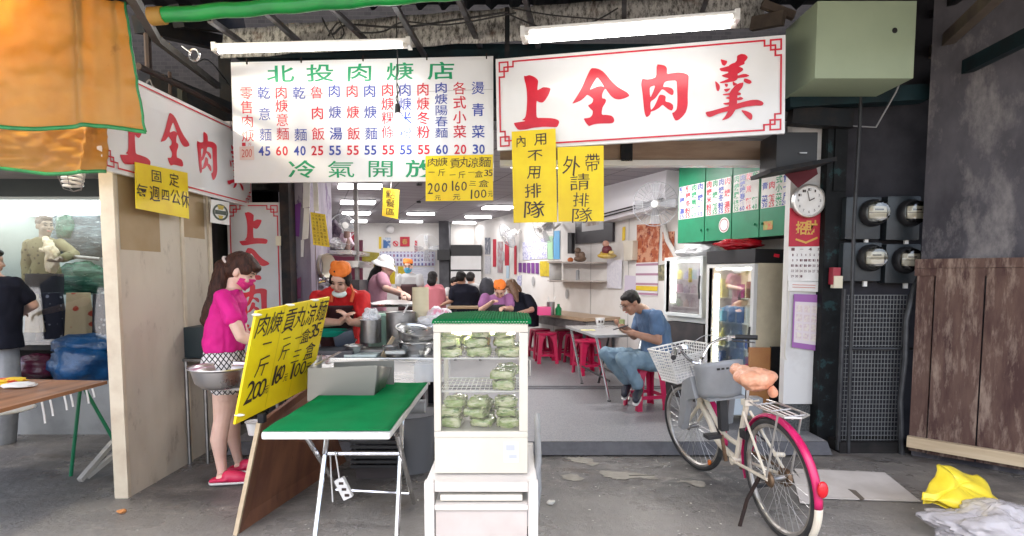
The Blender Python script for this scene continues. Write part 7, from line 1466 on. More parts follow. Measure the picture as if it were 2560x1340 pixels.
tag(MB().box((g0.x - .15, g0.y, .822), (g0.x + .02, g0.y + .3, 1.06)).build('dark_bin', mat('dark_teal_bin', (.02, .035, .04), .5), bevel=.01), 'dark bin on the narrow steel side table', 'bin')
# ---- left pillar with papers, hood shelf
b = MB(); p0 = P(727, 700, 5.5); p1 = P(806, 700, 5.5); b.add([(p0.x, 5.45, 0), (p0.x + .22, 5.45, 0), (p0.x + .16, 6.3, 0), (p0.x - .1, 6.3, 0), (p0.x, 5.45, CEIL), (p0.x + .22, 5.45, CEIL), (p0.x + .16, 6.3, CEIL), (p0.x - .1, 6.3, CEIL)], [(0,1,2,3),(7,6,5,4),(0,4,5,1),(1,5,6,2),(2,6,7,3),(3,7,4,0)])
tag(b.build('papered_pillar', mat('pillar_with_old_paper', (.34, .31, .35), .7, col2=(.20, .17, .22), scale=3, stretch=(1, 1, .4), col3=(.12, .07, .16), scale3=4, lo3=.57, hi3=.62)), 'grey pillar covered with old papers beside the black post', 'pillar')
yp = 5.42
for (nm, lab, pts, m) in (('paper_strip', 'long white paper on the papered pillar under the menu board', [(758, 456), (775, 456), (774, 518), (757, 520)], PAPER), ('paper_strip', 'pale curled paper at the right edge of the papered pillar', [(782, 456), (794, 456), (797, 528), (785, 528)], PAPER), ('purple_strip', 'purple paper patch on the papered pillar', [(736, 512), (752, 506), (748, 592), (738, 590)], PURP), ('paper_strip', 'torn white paper in the middle of the papered pillar', [(760, 520), (774, 520), (770, 596), (755, 600)], PAPER), ('paper_strip', 'thin white paper slip low on the papered pillar', [(752, 600), (760, 600), (758, 642), (752, 642)], PAPER), ('purple_strip', 'smeared purple patch low on the papered pillar', [(738, 700), (752, 692), (752, 745), (740, 748)], mat('dull_purple', (.22, .06, .13), .7)), ('switch_plate', 'ivory switch plate on the edge of the vertical sign', [(689, 590), (702, 590), (702, 614), (689, 614)], MDIAL)):
    tag(uvquad(pts, y=yp if nm != 'switch_plate' else 5.22).slab(.004).build(nm, m), lab, 'paper' if 'switch' not in nm else 'switch plate')
o, q = sheet('yellow_note', 'yellow handwritten sheet curling beside the kitchen shelf', [(776, 530), (813, 536), (824, 618), (783, 612)], YELS, plane='y', y=5.35, cat='paper')
b = MB()
for i in range(4):
    for j in range(9): put(b, q, '一二三四五六七八九十肉湯麵飯元'[(i*5 + j*3) % 15], .16 + .22*i, .08 + .105*j, .15, .085, .003, hand=.1, seed=i + j)
b.build('handwriting', INK, o, world=True, smooth=False)
t = thing('kitchen_hood', 'steel kitchen shelf piled with bags and pans behind the cook', 'shelf', P(830, 650, 6.3))
b = MB(); b.box((P(812, 640, 6.2).x, 6.1, P(830, 636, 6.2).z), (P(885, 640, 6.2).x, 6.9, P(830, 626, 6.2).z)); b.build('shelf', STEEL, t, world=True)
b = MB(); b.box((P(812, 640, 6.2).x, 6.2, P(830, 668, 6.2).z), (P(895, 640, 6.2).x, 6.9, P(830, 652, 6.2).z)); b.build('hood', STEEL, t, world=True)
for u in (806, 890): b = MB(); x = P(u, 600, 6.3).x; b.box((x - .02, 6.3, 0), (x + .02, 6.35, CEIL)); b.build('upright', STEELD, t, world=True)
for (c, r, m, lab, sd) in (((845, 612, 6.3), (.16, .12, .09), BAGW, 'white plastic bag on the kitchen shelf', 41), ((826, 582, 6.4), (.13, .1, .15), mat('dark_purple_bag', (.05, .03, .06), .4, col2=(.3, .25, .3), scale=8), 'dark bundle hanging above the kitchen shelf', 43), ((866, 604, 6.3), (.08, .08, .1), mat('pink_white_cloth', (.6, .48, .55), .7), 'pale pink cloth at the end of the kitchen shelf', 47)): crumple('stored_bundle', lab, 'bundle', P(*c), r, m, sd)
b = MB(); b.lathe([(.035, 0), (.035, .20)], P(868, 624, 6.25), 12); tag(b.build('brown_jar', mat('brown_jar', (.2, .12, .1), .4)), 'brown jar standing at the end of the kitchen shelf', 'jar')
b = MB(); b.lathe([(.10, 0), (.12, .14), (.125, .15), (.11, .13), (.09, .01), (0, .01)], P(790, 664, 5.8), 24, (.9, -.35, .0)); tag(b.build('hanging_pot', mat('cream_enamel', (.66, .62, .52), .35)), 'cream enamel pot hanging sideways beside the papered pillar', 'pot')
for i, (u, v) in enumerate(((766, 705), (790, 708))): b = MB(); b.tube([P(u, v, 5.7), P(u + 30, v - 6, 5.75)], .012, 8); b.ell(P(u + 32, v - 8, 5.75), (.05, .04, .03)); tag(b.build('hanging_ladle', CHROME), 'chrome ladle on the rail beside the papered pillar, %s' % ('left one' if i == 0 else 'right one'), 'ladle')
b = MB(); b.box((P(745, 712, 5.72).x, 5.70, P(745, 714, 5.72).z), (P(815, 712, 5.72).x, 5.9, P(745, 709, 5.72).z)); tag(b.build('ladle_rail', STEEL), 'narrow steel rail carrying ladles', 'rail')
b = MB(); c0 = P(752, 900, 6.2); b.box((P(755, 800, 6.1).x, 6.1, 0), (P(900, 800, 6.1).x, 6.6, P(800, 700, 6.1).z)); tag(b.build('cooking_range', mat('dark_range', (.05, .05, .055), .5, col2=(.12, .11, .11), scale=5)), 'dark cooking range behind the cook', 'range')
b = MB(); p0 = P(735, 690, 5.9); tag(uvquad([(820, 600), (905, 600), (905, 700), (820, 700)], y=7.4).slab(.05).build('maroon_panel', mat('maroon_panel', (.14, .02, .05), .6, col2=(.08, .03, .05), scale=4)), 'maroon panel behind the kitchen shelf', 'curtain')  # flat maroon panel behind the shelf
tag(uvquad([(905, 628), (948, 632), (946, 668), (905, 668)], y=7.0).slab(.004).build('yellow_paper', mat('olive_yellow_paper', (.38, .33, .05), .6, col2=(.25, .2, .03), scale=12)), 'olive yellow papers hanging left of the woman in the white hat', 'paper')
tag(uvquad([(960, 664), (988, 664), (987, 710), (960, 710)], y=7.6).slab(.004).build('yellow_paper', mat('yellow_printed_paper', (.62, .47, .02), .6)), 'yellow price paper just behind the woman in the white hat', 'paper')
c = V(P(985, 790, 6.0)); pot('soup_cauldron', 'wide steaming soup cauldron in front of the woman in the white hat', V((c.x, 6.1, .55)), .34, .50, STEEL)
b = MB(); b.lathe([(.30, 0), (.33, .01), (.34, .03), (.30, .025), (.1, .06), (0, .065)], P(985, 764, 6.0), 30); tag(b.build('cauldron_lid', STEEL), 'steel lid lying on the soup cauldron', 'lid')
# ---- clock and calendars on the white panel
c = P(2018, 503, 4.74); t = thing('wall_clock', 'round white wall clock with a silver rim on the white panel', 'clock', c)
b = MB(); b.lathe([(.135, 0), (.14, .02), (.135, .04), (.122, .045), (.118, .03)], c, 40, (0, -1, 0)); b.build('rim', mat('silver_rim', (.6, .58, .55), .3, .8), t, world=True)
b = MB(); b.lathe([(.119, .031), (0, .032)], c, 40, (0, -1, 0)); b.build('face', PAPER, t, world=True)
qf = Quad(c + V((-.12, -.034, .12)), c + V((.12, -.034, .12)), c + V((.12, -.034, -.12)), c + V((-.12, -.034, -.12))); b = MB()
for k in range(1, 13):
    a = math.pi/2 - k*math.pi/6; x, y = .5 + .38*math.cos(a), .5 - .38*math.sin(a); s = str(k)
    for i, ch in enumerate(s): put(b, qf, ch, x + (i - (len(s) - 1)/2)*.06, y, .05, .085, .002)
b.build('numerals', INK, t, world=True, smooth=False)
for nm, x, y, w in (('hour_hand', .66, .42, .008), ('minute_hand', .42, .18, .006)): b = MB(); line(b, qf, (.5, .5), (x, y), w, .004 if w > .007 else .005); b.build(nm, INK, t, world=True)
q = uvquad([(1975, 520), (2058, 520), (2056, 616), (1972, 616)], y=4.755); t = thing('new_year_poster', 'red poster with gold lettering under the wall clock', 'poster', q.c); q.slab(.006).build('sheet', REDPP, t, world=True)
b = MB(); put(b, q, '招', .36, .52, .34, .36, .003, bold=.03); put(b, q, '財', .66, .50, .36, .38, .003, bold=.03); line(b, q, (.22, .82), (.50, .90), .016, .003); line(b, q, (.50, .90), (.82, .78), .016, .0035); b.build('gold_lettering', mat('gold_foil', (.62, .34, .05), .35), t, world=True, smooth=False)
def calendar(label, pts, y, base, head, heading, ncol, nrow, ink):
    q = uvquad(pts, y=y); t = thing('calendar', label, 'calendar', q.c); q.slab(.008).build('sheet', base, t, world=True)
    if head: b = MB(); q.slab(.001, b, 0.02, .98, .0, .13, .002); q.slab(.001, b, 0.02, .98, .90, 1, .002); b.build('band', head, t, world=True)
    b = MB()
    for i, ch in enumerate(heading): put(b, q, ch, .12 + .76*i/max(1, len(heading) - 1), .075, .10, .085, .0035, bold=.02)
    n = 1
    for r_ in range(nrow):
        for k in range(ncol):
            s = str(n)
            if n > 31: break
            for i, ch in enumerate(s): put(b, q, ch, .12 + .76*k/(ncol - 1) + (i - (len(s) - 1)/2)*.045, .24 + .62*r_/(nrow - 1), .04, .07, .003, bold=.015)
            n += 1
    b.build('numerals', ink, t, world=True, smooth=False); return t, q
calendar('white month calendar with red heading on the white panel', [(1972, 617), (2057, 616), (2054, 704), (1970, 702)], 4.752, PAPER, None, '1一4五', 7, 5, mat('grey_red_print', (.16, .08, .09), .6))
t, q = calendar('slim white pad calendar below the month calendar', [(1972, 703), (2055, 705), (2052, 730), (1971, 727)], 4.75, PAPER, None, '', 2, 2, PAPER)
b = MB(); [line(b, q, (.12, .35 + .25*k), (.8, .35 + .25*k), .006, .003 + .0003*k) for k in range(2)]; b.build('red_print', mat('pale_red_print', (.6, .25, .2), .6), t, world=True)
q = uvquad([(1985, 735), (2052, 737), (2046, 878), (1980, 868)], y=4.756); t = thing('calendar', 'purple bordered year calendar low on the white panel', 'calendar', q.c); q.slab(.004).build('sheet', mat('purple_border_print', (.32, .12, .36), .6), t, world=True)
b = MB(); q.slab(.001, b, .05, .95, .14, .90, .002); pg = b.build('page', mat('pale_pink_page', (.68, .60, .62), .6), t, world=True)
b = MB()
for r_ in range(4):
    for k in range(3): q.slab(.0008, b, .11 + .285*k, .33 + .285*k, .20 + .17*r_, .33 + .17*r_, .003)
b.build('month_blocks', mat('cream_pink_block', (.72, .66, .58), .6, col2=(.6, .45, .5), scale=40), t, world=True)
cable([(1972, 700, 4.76), (1970, 800, 4.76), (1962, 880, 4.76), (1966, 900, 4.76)], .006, 'pale cord hanging down left of the white panel', m=mat('pale_cord', (.6, .57, .5), .5))

# ================================================================== PEOPLE
class Blob(MB):
    def cap(self, a, c, ra, rb, n=14):
        a, c = V(a), V(c); d = c - a; L_ = d.length or 1e-5; pr = []
        for i in range(5): t = math.pi/2 * (1 - i/4); pr.append((ra*math.cos(t), -ra*math.sin(t)))
        for i in range(5): t = math.pi/2 * i/4; pr.append((rb*math.cos(t), L_ + rb*math.sin(t)))
        pr[0] = (0, pr[0][1]); pr[-1] = (0, pr[-1][1]); return self.lathe(pr, a, n, d)
    def chain(self, pts):
        for (a, ra), (c, rb) in zip(pts, pts[1:]): self.cap(a, c, ra, rb)
        return self
    def loft(self, rings, n=24):
        """rings of (centre, half width, half depth) with right and forward vectors"""
        vs = []; k = len(rings)
        for (c, x, y, w, d) in rings:
            c = V(c)
            for j in range(n): t = 2*math.pi*j/n; e = .85; cs, sn = math.cos(t), math.sin(t); vs.append(c + V(x)*(math.copysign(abs(cs)**e, cs)*w) + V(y)*(math.copysign(abs(sn)**e, sn)*d))
        return self.add(vs, [(i*n+j, i*n+(j+1)%n, (i+1)*n+(j+1)%n, (i+1)*n+j) for i in range(k - 1) for j in range(n)] + [tuple(range(n))[::-1], tuple((k-1)*n + j for j in range(n))])
    def fuse(self, name, m, parent, vox=.007, it=4, wr=0.0, wsc=14.0):
        me = bpy.data.meshes.new('tmp'); me.from_pydata([tuple(p) for p in self.v], [], self.f)
        bm = bmesh.new(); bm.from_mesh(me); bmesh.ops.remove_doubles(bm, verts=bm.verts, dist=1e-6); bmesh.ops.recalc_face_normals(bm, faces=bm.faces); bm.to_mesh(me); bm.free()
        o = bpy.data.objects.new('tmp', me)
        r = o.modifiers.new('r', 'REMESH'); r.mode = 'VOXEL'; r.voxel_size = vox; s = o.modifiers.new('s', 'SMOOTH'); s.iterations = it; s.factor = .5
        out = evaluated(o); bpy.data.objects.remove(o); bpy.data.meshes.remove(me)
        inv = WM[parent.name].inverted() if parent is not None else Matrix.Identity(4)
        k = len(out.vertices); co = [0.0]*(3*k); out.vertices.foreach_get('co', co); no = [0.0]*(3*k); out.vertices.foreach_get('normal', no)
        for i in range(k):
            p = V(co[3*i:3*i + 3])
            if wr: p += V(no[3*i:3*i + 3]) * (wr * (noise.noise(V((p.x*wsc, p.y*wsc, p.z*wsc*.5))) + .6*noise.noise(V((p.x*wsc*2.1, p.y*wsc*2.1, p.z*wsc*1.2 + 5)))))
            p = inv @ p; co[3*i:3*i + 3] = p
        out.vertices.foreach_set('co', co)
        out.materials.clear(); out.materials.append(m)
        n = len(out.polygons); out.polygons.foreach_set('use_smooth', [True]*n); out.polygons.foreach_set('material_index', [0]*n); out.update()
        out.name = name; q = bpy.data.objects.new(name, out); COL.objects.link(q); q.parent = parent; WM[q.name] = WM[parent.name]; return q
SKIN = mat('skin', (.60, .37, .275), .5, col2=(.54, .31, .22), scale=9, sss=.08)
SKINL = mat('pale_skin', (.72, .48, .39), .5, col2=(.66, .42, .33), scale=9, sss=.08)
SKIND = mat('tanned_skin', (.40, .215, .14), .5, col2=(.34, .17, .11), scale=9, sss=.06)
HAIR = mat('black_hair', (.007, .006, .006), .5, spec=.25, col2=(.014, .010, .009), scale=16, stretch=(5, 5, .8), bump=.6, bscale=60)
HAIRB = mat('dark_brown_hair', (.028, .011, .008), .5, spec=.25, col2=(.070, .026, .015), scale=14, stretch=(5, 5, .8), bump=.6, bscale=60)
EYEM = mat('dark_eye', (.02, .012, .01), .2)
LIP = mat('lips', (.42, .14, .12), .45)
def mask_sheet(h, m, parent, name='face_mask'):
    b = MB()
    def fn(i, j):
        a = R(-78 + 156*i); s2 = math.sin(a)**2; zt, zb_ = .004 - .030*s2, -.104 + .030*s2; z = zt + (zb_ - zt)*j; nose_ = .016*max(0, 1 - abs(a)/.55)*max(0, 1 - abs(j - .22)/.5)
        return h.L((.070 - .010*j*j)*math.sin(a), .012 + (.089 - .016*j*j)*math.cos(a) + nose_ + .003*math.sin(j*19), z)
    b.sheet(fn, 24, 16); return b.build(name, m, parent, world=True, thick=.003)
class Head:
    def __init__(s, c, f, s_=1.0, roll=0.0):
        s.c = V(c); s.f = V(f).normalized(); s.r = s.f.cross(V((0, 0, 1))).normalized(); s.u = s.r.cross(s.f).normalized(); s.s = s_
        if roll: M_ = Matrix.Rotation(roll, 3, s.f); s.r = M_ @ s.r; s.u = M_ @ s.u
        s.m = Matrix((s.r, s.f, s.u)).transposed()
    def L(s, x, y, z): return s.c + (s.r*x + s.f*y + s.u*z) * s.s
    def e(s, b, p, r): b.ell(s.L(*p), (r[0]*s.s, r[1]*s.s, r[2]*s.s), s.m, 18, 12)
    def skull(s, b, neck=None, nr=.05):
        s.e(b, (0, -.012, .032), (.074, .093, .084)); s.e(b, (0, .018, -.030), (.062, .070, .080)); s.e(b, (0, .045, -.085), (.036, .036, .028)); s.e(b, (0, .062, .035), (.052, .03, .035))
        b.cap(s.L(0, .088, .018), s.L(0, .106, -.018), .009*s.s, .014*s.s)
        for k in (-1, 1): s.e(b, (k*.075, -.008, -.008), (.010, .022, .032)); s.e(b, (k*.034, .068, -.022), (.026, .022, .024))
        s.e(b, (0, .088, -.052), (.024, .010, .012))
        if neck is not None: b.cap(s.L(0, -.02, -.05), neck, nr*s.s, nr*1.12*s.s)
    def face(s, parent, lips=True, closed=True):
        for k in (-1, 1):
            b = MB(); s.e(b, (k*.031, .083, .012), (.014, .007, .0035 if closed else .007)); b.build('eye', EYEM, parent, world=True)
            b = MB(); b.tube([s.L(k*.014, .090, .034), s.L(k*.032, .089, .040), s.L(k*.050, .078, .034)], [.003, .0042, .002], 6); b.build('eyebrow', HAIR, parent, world=True)
        if lips: b = MB(); s.e(b, (0, .094, -.052), (.022, .008, .007)); b.build('lips', LIP, parent, world=True)
    def hair(s, m, parent, extra=(), chains=(), vox=.008, wr=.004, short=False, name='hair'):
        b = Blob(); s.e(b, (0, -.024, .046), (.083, .096, .083)); s.e(b, (0, -.045, .0), (.080, .075, .075))
        if not short: s.e(b, (0, .045, .085), (.062, .050, .036))
        for p, r in extra: s.e(b, p, r)
        for c in chains: b.chain(c)
        return b.fuse(name, m, parent, vox, 3, wr, 26)
def hand(b, w, d, pn, side, curl=.5, s=1.0):
    """palm, four fingers and a thumb: w wrist, d direction, pn palm normal, side +1/-1 thumb side"""
    w, d = V(w), V(d).normalized(); pn = V(pn); pn = (pn - d*pn.dot(d)).normalized(); x = d.cross(pn) * side
    b.cap(w, w + d*.03*s, .026*s, .03*s); M_ = Matrix((x, d, pn)).transposed(); b.ell(w + d*.055*s, (.042*s, .05*s, .017*s), M_, 16, 10)
    for k, ln in enumerate((.072, .080, .074, .058)):
        o = (-.030 + .020*k) * -1; p = w + (d*.094 + x*o)*s; q = p; a = .25 + curl*.4; r = .0088
        for f in (.45, .32, .23): dr = d*math.cos(a) + pn*math.sin(a); q2 = q + dr*(ln*f*s); b.cap(q, q2, r*s, r*.9*s, 10); q = q2; a += curl*.9; r *= .9
    p = w + (d*.03 + x*.034)*s; q = p + (x*.55 + d*.75 + pn*.3).normalized()*.036*s; b.cap(p, q, .012*s, .0105*s, 10); b.cap(q, q + (x*.15 + d*.9 + pn*.4).normalized()*.03*s, .0105*s, .009*s, 10)
def front(rings, a0, a1, off, name, m, parent, n=18, thick=.004):
    b = MB(); K = len(rings) - 1
    def fn(i, j):
        k = min(int(j*K), K - 1); f = j*K - k; (c0, x, y, w0, d0), (c1, _, _, w1, d1) = rings[k], rings[k + 1]; t = a0 + (a1 - a0)*i; c = V(c0).lerp(V(c1), f)
        return c + V(x)*(math.cos(t)*(w0 + (w1 - w0)*f + off)) + V(y)*(math.sin(t)*(d0 + (d1 - d0)*f + off))
    b.sheet(fn, n, K*5); return b.build(name, m, parent, world=True, thick=thick)
def cap_hat(h, m, parent, knot=1):
    b = Blob(); h.e(b, (0, -.030, .074), (.088, .098, .048)); h.e(b, (0, -.038, .100), (.080, .086, .034)); h.e(b, (knot*.055, -.05, .11), (.035, .045, .030)); return b.fuse('cap', m, parent, .008, 2, .006, 22)
ORC = mat('orange_cap_cloth', (.80, .20, .02), .7, col2=(.68, .15, .015), scale=8, bump=.2)
# ---- woman in pink, seen from her right side
W = thing('person', 'woman in a magenta T-shirt, patterned shorts and pink mask', 'person', G(575, 1212))
fw = V((.985, .17, 0)); rt = V((.17, -.985, 0)); JN, JF = 3.86, 4.08
H = Head(P(603, 681, 3.95), (.86, .10, -.50), .98)
body = Blob(); nb = P(583, 722, 3.95); H.skull(body, nb, .046)
sh = P(560, 744, 3.79); el = P(603, 842, 3.73); wr_ = P(652, 862, 3.80)
body.chain([(sh, .047), (sh.lerp(el, .5), .045), (el, .038)]); body.chain([(el, .038), (el.lerp(wr_, .35), .038), (wr_, .025)]); hand(body, wr_, (.9, .15, -.3), (0, .6, -.8), 1, .4, .92)
sh2 = P(578, 748, 4.12); el2 = P(612, 838, 4.16); wr2 = P(650, 858, 4.02); body.chain([(sh2, .046), (el2, .037)]); body.chain([(el2, .037), (wr2, .025)]); hand(body, wr2, (.9, -.2, -.3), (0, -.6, -.8), -1, .4, .92)
for (pts, Y) in ((((560, 915, .086), (562, 985, .080), (555, 1052, .056), (547, 1098, .057), (551, 1142, .040), (556, 1180, .033), (552, 1196, .034)), JN), (((582, 915, .084), (584, 980, .076), (582, 1040, .053), (582, 1085, .053), (590, 1125, .038), (598, 1158, .031), (594, 1170, .032)), JF)):
    body.chain([(P(u, v, Y + .0006*(v - 915)*(1 if Y > 4 else .15)), r) for u, v, r in pts])
f1 = G(552, 1212); f2 = G(596, 1182)
for f in (f1, f2): body.chain([(f + V((.0, 0, .05)), .030), (f + V((.09, .015, .045)), .030), (f + V((.17, .03, .03)), .024)])
hips = [(P(560, 925, 3.96), rt, fw, .155, .118), (P(561, 880, 3.96), rt, fw, .150, .112), (P(568, 800, 3.95), rt, fw, .125, .085), (P(574, 755, 3.95), rt, fw, .15, .082), (P(574, 733, 3.95), rt, fw, .15, .06), (P(581, 720, 3.95), rt, fw, .05, .045)]
body.loft(hips); bd = body.fuse('body', SKINL, W, .0065, 4); H.face(bd, lips=False)
b = Blob(); rg = [(P(562, 876, 3.96), rt, fw, .165, .124), (P(561, 850, 3.96), rt, fw, .168, .130), (P(562, 815, 3.955), rt, fw, .160, .122), (P(569, 780, 3.95), rt, fw, .158, .106), (P(575, 755, 3.95), rt, fw, .17, .098), (P(574, 738, 3.95), rt, fw, .17, .076), (P(579, 724, 3.95), rt, fw, .085, .060)]
b.loft(rg)
for a, c in ((sh, el), (sh2, el2)): b.chain([(a + V((0, 0, .0)), .058), (a.lerp(c, .25), .060), (a.lerp(c, .52), .060)])
b.fuse('shirt', mat('magenta_shirt', (.68, .004, .24), .75, col2=(.58, .003, .20), scale=7), W, .007, 2, .010, 15)
def lattice(N, L, co):
    sx = N.new('ShaderNodeSeparateXYZ'); L.new(co, sx.inputs[0]); outs = []
    hx = N.new('ShaderNodeMath'); hx.operation = 'MULTIPLY_ADD'; hx.inputs[1].default_value = .6; L.new(sx.outputs[1], hx.inputs[0]); L.new(sx.outputs[0], hx.inputs[2])
    for s in (1, -1):
        a = N.new('ShaderNodeMath'); a.operation = 'MULTIPLY_ADD'; a.inputs[1].default_value = s*.85; L.new(sx.outputs[2], a.inputs[0]); L.new(hx.outputs[0], a.inputs[2])
        m_ = N.new('ShaderNodeMath'); m_.operation = 'MULTIPLY'; m_.inputs[1].default_value = 26; L.new(a.outputs[0], m_.inputs[0]); f = N.new('ShaderNodeMath'); f.operation = 'FRACT'; L.new(m_.outputs[0], f.inputs[0])
        g = N.new('ShaderNodeMath'); g.operation = 'LESS_THAN'; g.inputs[1].default_value = .25; L.new(f.outputs[0], g.inputs[0]); outs.append(g)
    mx = N.new('ShaderNodeMath'); mx.operation = 'MAXIMUM'; L.new(outs[0].outputs[0], mx.inputs[0]); L.new(outs[1].outputs[0], mx.inputs[1])
    x = N.new('ShaderNodeMix'); x.data_type = 'RGBA'; L.new(mx.outputs[0], x.inputs[0]); x.inputs[6].default_value = (.72, .70, .70, 1); x.inputs[7].default_value = (.015, .012, .015, 1); return x.outputs[2]
b = Blob(); b.loft([(P(560, 938, 3.96), rt, fw, .172, .130), (P(559, 905, 3.96), rt, fw, .172, .138), (P(561, 866, 3.96), rt, fw, .152, .116)])
for u, Y in ((561, JN), (583, JF)): b.chain([(P(u, 918, Y), .095), (P(u + 1, 962, Y), .100)])
b.fuse('shorts', pattern_mat('black_white_lattice_cloth', lattice), W, .008, 3, .005, 11)
RC = mat('red_clog', (.55, .015, .075), .5)
for f in (f1, f2):
    b = Blob(); b.chain([(f + V((.05, .01, .055)), .046), (f + V((.12, .02, .045)), .046), (f + V((.18, .032, .032)), .034)]); b.chain([(f + V((-.055, -.03, .035)), .012), (f + V((-.06, .02, .035)), .012)]); b.chain([(f + V((-.055, -.03, .035)), .012), (f + V((.05, -.03, .045)), .016)]); b.chain([(f + V((-.055, .03, .035)), .012), (f + V((.05, .045, .045)), .016)])
    b.v = [V((p.x, p.y, max(p.z, .022))) for p in b.v]; c_ = b.fuse('clog', RC, W, .006, 3)
    b = Blob(); b.chain([(f + V((-.04, -.002, .028)), .042), (f + V((.08, .018, .028)), .046), (f + V((.17, .032, .028)), .042)]); b.v = [V((p.x, p.y, .0 + min(max(p.z, .003), .024))) for p in b.v]; b.fuse('sole', WPLAST, c_, .006, 1)
tie = P(569, 653, 3.95)
hr = H.hair(HAIRB, W, extra=[((0, .068, .075), (.066, .038, .034)), ((-.062, .03, .045), (.024, .055, .042)), ((.062, .03, .045), (.024, .055, .042)), ((.0, -.085, .05), (.055, .055, .055)), ((0, -.06, -.03), (.070, .055, .055)), ((0, -.02, .075), (.082, .095, .072))],
 chains=[[(tie, .036), (P(556, 668, 3.94), .054), (P(549, 705, 3.92), .060), (P(542, 740, 3.90), .060), (P(534, 772, 3.89), .068), (P(525, 798, 3.89), .060), (P(520, 818, 3.89), .026)], [(P(545, 740, 3.90), .03), (P(524, 785, 3.88), .03), (P(511, 805, 3.87), .02), (P(514, 818, 3.87), .010)], [(P(549, 720, 3.90), .03), (P(538, 790, 3.87), .03), (P(532, 812, 3.87), .014)]], wr=.007)
b = MB(); b.torus(tie + V((.0, -.005, 0)), .034, .010, (.7, 0, .5), 18, 6); b.build('hair_tie', mat('pale_hair_tie', (.65, .55, .50), .6), hr, world=True)
mk = mask_sheet(H, mat('pink_mask', (.66, .03, .22), .7, col2=(.56, .02, .17), scale=12), W)
b = MB(); b.tube([H.L(0, .108, .004), H.L(-.036, .092, -.004), H.L(-.062, .052, -.020)], .005, 6); b.build('mask_edge', mat('pale_pink_edge', (.75, .42, .50), .6), mk, world=True)
b = MB(); b.tube([H.L(-.060, .055, -.02), H.L(-.078, .015, .01), H.L(-.082, -.012, .014)], .0022, 5); b.tube([H.L(-.058, .05, -.07), H.L(-.078, .01, -.045), H.L(-.084, -.012, -.03)], .0022, 5); b.build('ear_loop', WPLAST, mk, world=True)
# ---- cook leaning over the counter
W = thing('person', 'cook in a red shirt and orange cap leaning over the counter with clasped hands', 'person', P(850, 900, 5.35))
X, Fc = V((1, 0, 0)), V((0, -1, 0)); H = Head(P(851, 700, 4.98), (-.10, -.82, -.52), 1.08, R(-8))
body = Blob(); H.skull(body, P(850, 722, 5.10), .052)
elr, wrr = P(906, 806, 5.0), P(876, 806, 4.90); ell_, wrl = P(798, 806, 5.0), P(850, 806, 4.90)
for s_, e_, w_, d_, sd in ((P(906, 745, 5.12), elr, wrr, (-.35, -.1, .55), -1), (P(794, 745, 5.12), ell_, wrl, (.5, -.1, .5), 1)):
    body.chain([(s_, .055), (s_.lerp(e_, .6), .052), (e_, .042)]); body.chain([(e_, .043), (e_.lerp(w_, .4), .042), (w_, .030)]); hand(body, w_, d_, (-sd*-.8, 0, .2), sd, .35, 1.0)
rg = [(P(850, 960, 5.4), X, Fc, .17, .13), (P(850, 860, 5.38), X, Fc, .165, .12), (P(848, 800, 5.3), X, Fc, .18, .125), (P(848, 762, 5.2), X, Fc, .20, .13), (P(848, 735, 5.12), X, Fc, .20, .10), (P(850, 716, 5.08), X, Fc, .075, .06)]
body.loft(rg); bd = body.fuse('body', SKIN, W, .007, 4); H.face(bd)
b = Blob(); b.loft([(c, x, y, w + .014, d + .014) for c, x, y, w, d in rg[1:]])
for s_, e_ in ((P(906, 745, 5.12), elr), (P(794, 745, 5.12), ell_)): b.chain([(s_, .074), (s_.lerp(e_, .62), .074)])
b.fuse('shirt', mat('red_shirt', (.60, .012, .012), .8, col2=(.48, .008, .010), scale=7), W, .008, 2, .012, 14)
front([(c, x, y, w, d) for c, x, y, w, d in rg[:4]], R(40), R(140), .032, 'apron', mat('dark_maroon_apron', (.045, .010, .012), .7, col2=(.02, .008, .01), scale=6), W)
b = MB(); b.tube([P(828, 755, 5.0), P(832, 730, 5.02), P(838, 715, 5.1)], .014, 6); b.build('apron_strap', mat('orange_strap', (.60, .11, .03), .7), W, world=True); b = MB(); b.tube([P(878, 755, 5.0), P(884, 730, 5.02), P(876, 712, 5.1)], .014, 6); b.build('apron_strap', MT['orange_strap'], W, world=True)
H.hair(HAIR, W, extra=[((.07, .0, .0), (.018, .05, .05)), ((-.07, .0, .0), (.018, .05, .05))], short=True); cap_hat(H, ORC, W)
b = Blob(); H.e(b, (0, .055, -.098), (.062, .045, .030)); b.fuse('face_mask', mat('pale_mint_mask', (.62, .72, .68), .7), W, .006, 2)
# ---- man in blue on the stool
W = thing('person', 'man in a blue T-shirt and jeans on a stool looking at his phone', 'person', G(1620, 1010, FLOOR))
fw = V((-.97, -.24, 0)); rt = V((-.24, .97, 0)); Y0 = 5.62
H = Head(P(1577, 757, 5.60), (-.80, -.22, -.56), 1.0)
body = Blob(); H.skull(body, P(1610, 776, 5.66), .052)
shn, eln, wrn = P(1640, 792, 5.46), P(1645, 852, 5.42), P(1582, 833, 5.36); shf, elf, wrf = P(1605, 786, 5.86), P(1585, 840, 5.84), P(1562, 818, 5.62)
for s_, e_, w_, d_, sd in ((shn, eln, wrn, (-.9, .15, .15), 1), (shf, elf, wrf, (-.8, -.5, .25), -1)):
    body.chain([(s_, .052), (s_.lerp(e_, .6), .048), (e_, .041)]); body.chain([(e_, .042), (e_.lerp(w_, .4), .041), (w_, .029)]); hand(body, w_, d_, (0, sd*.25, .9), sd, .55, 1.02)
rg = [(P(1640, 912, 5.68), rt, fw, .175, .13), (P(1642, 885, 5.68), rt, fw, .165, .125), (P(1640, 845, 5.67), rt, fw, .165, .120), (P(1632, 808, 5.66), rt, fw, .185, .120), (P(1624, 784, 5.66), rt, fw, .18, .095), (P(1612, 772, 5.66), rt, fw, .07, .06)]
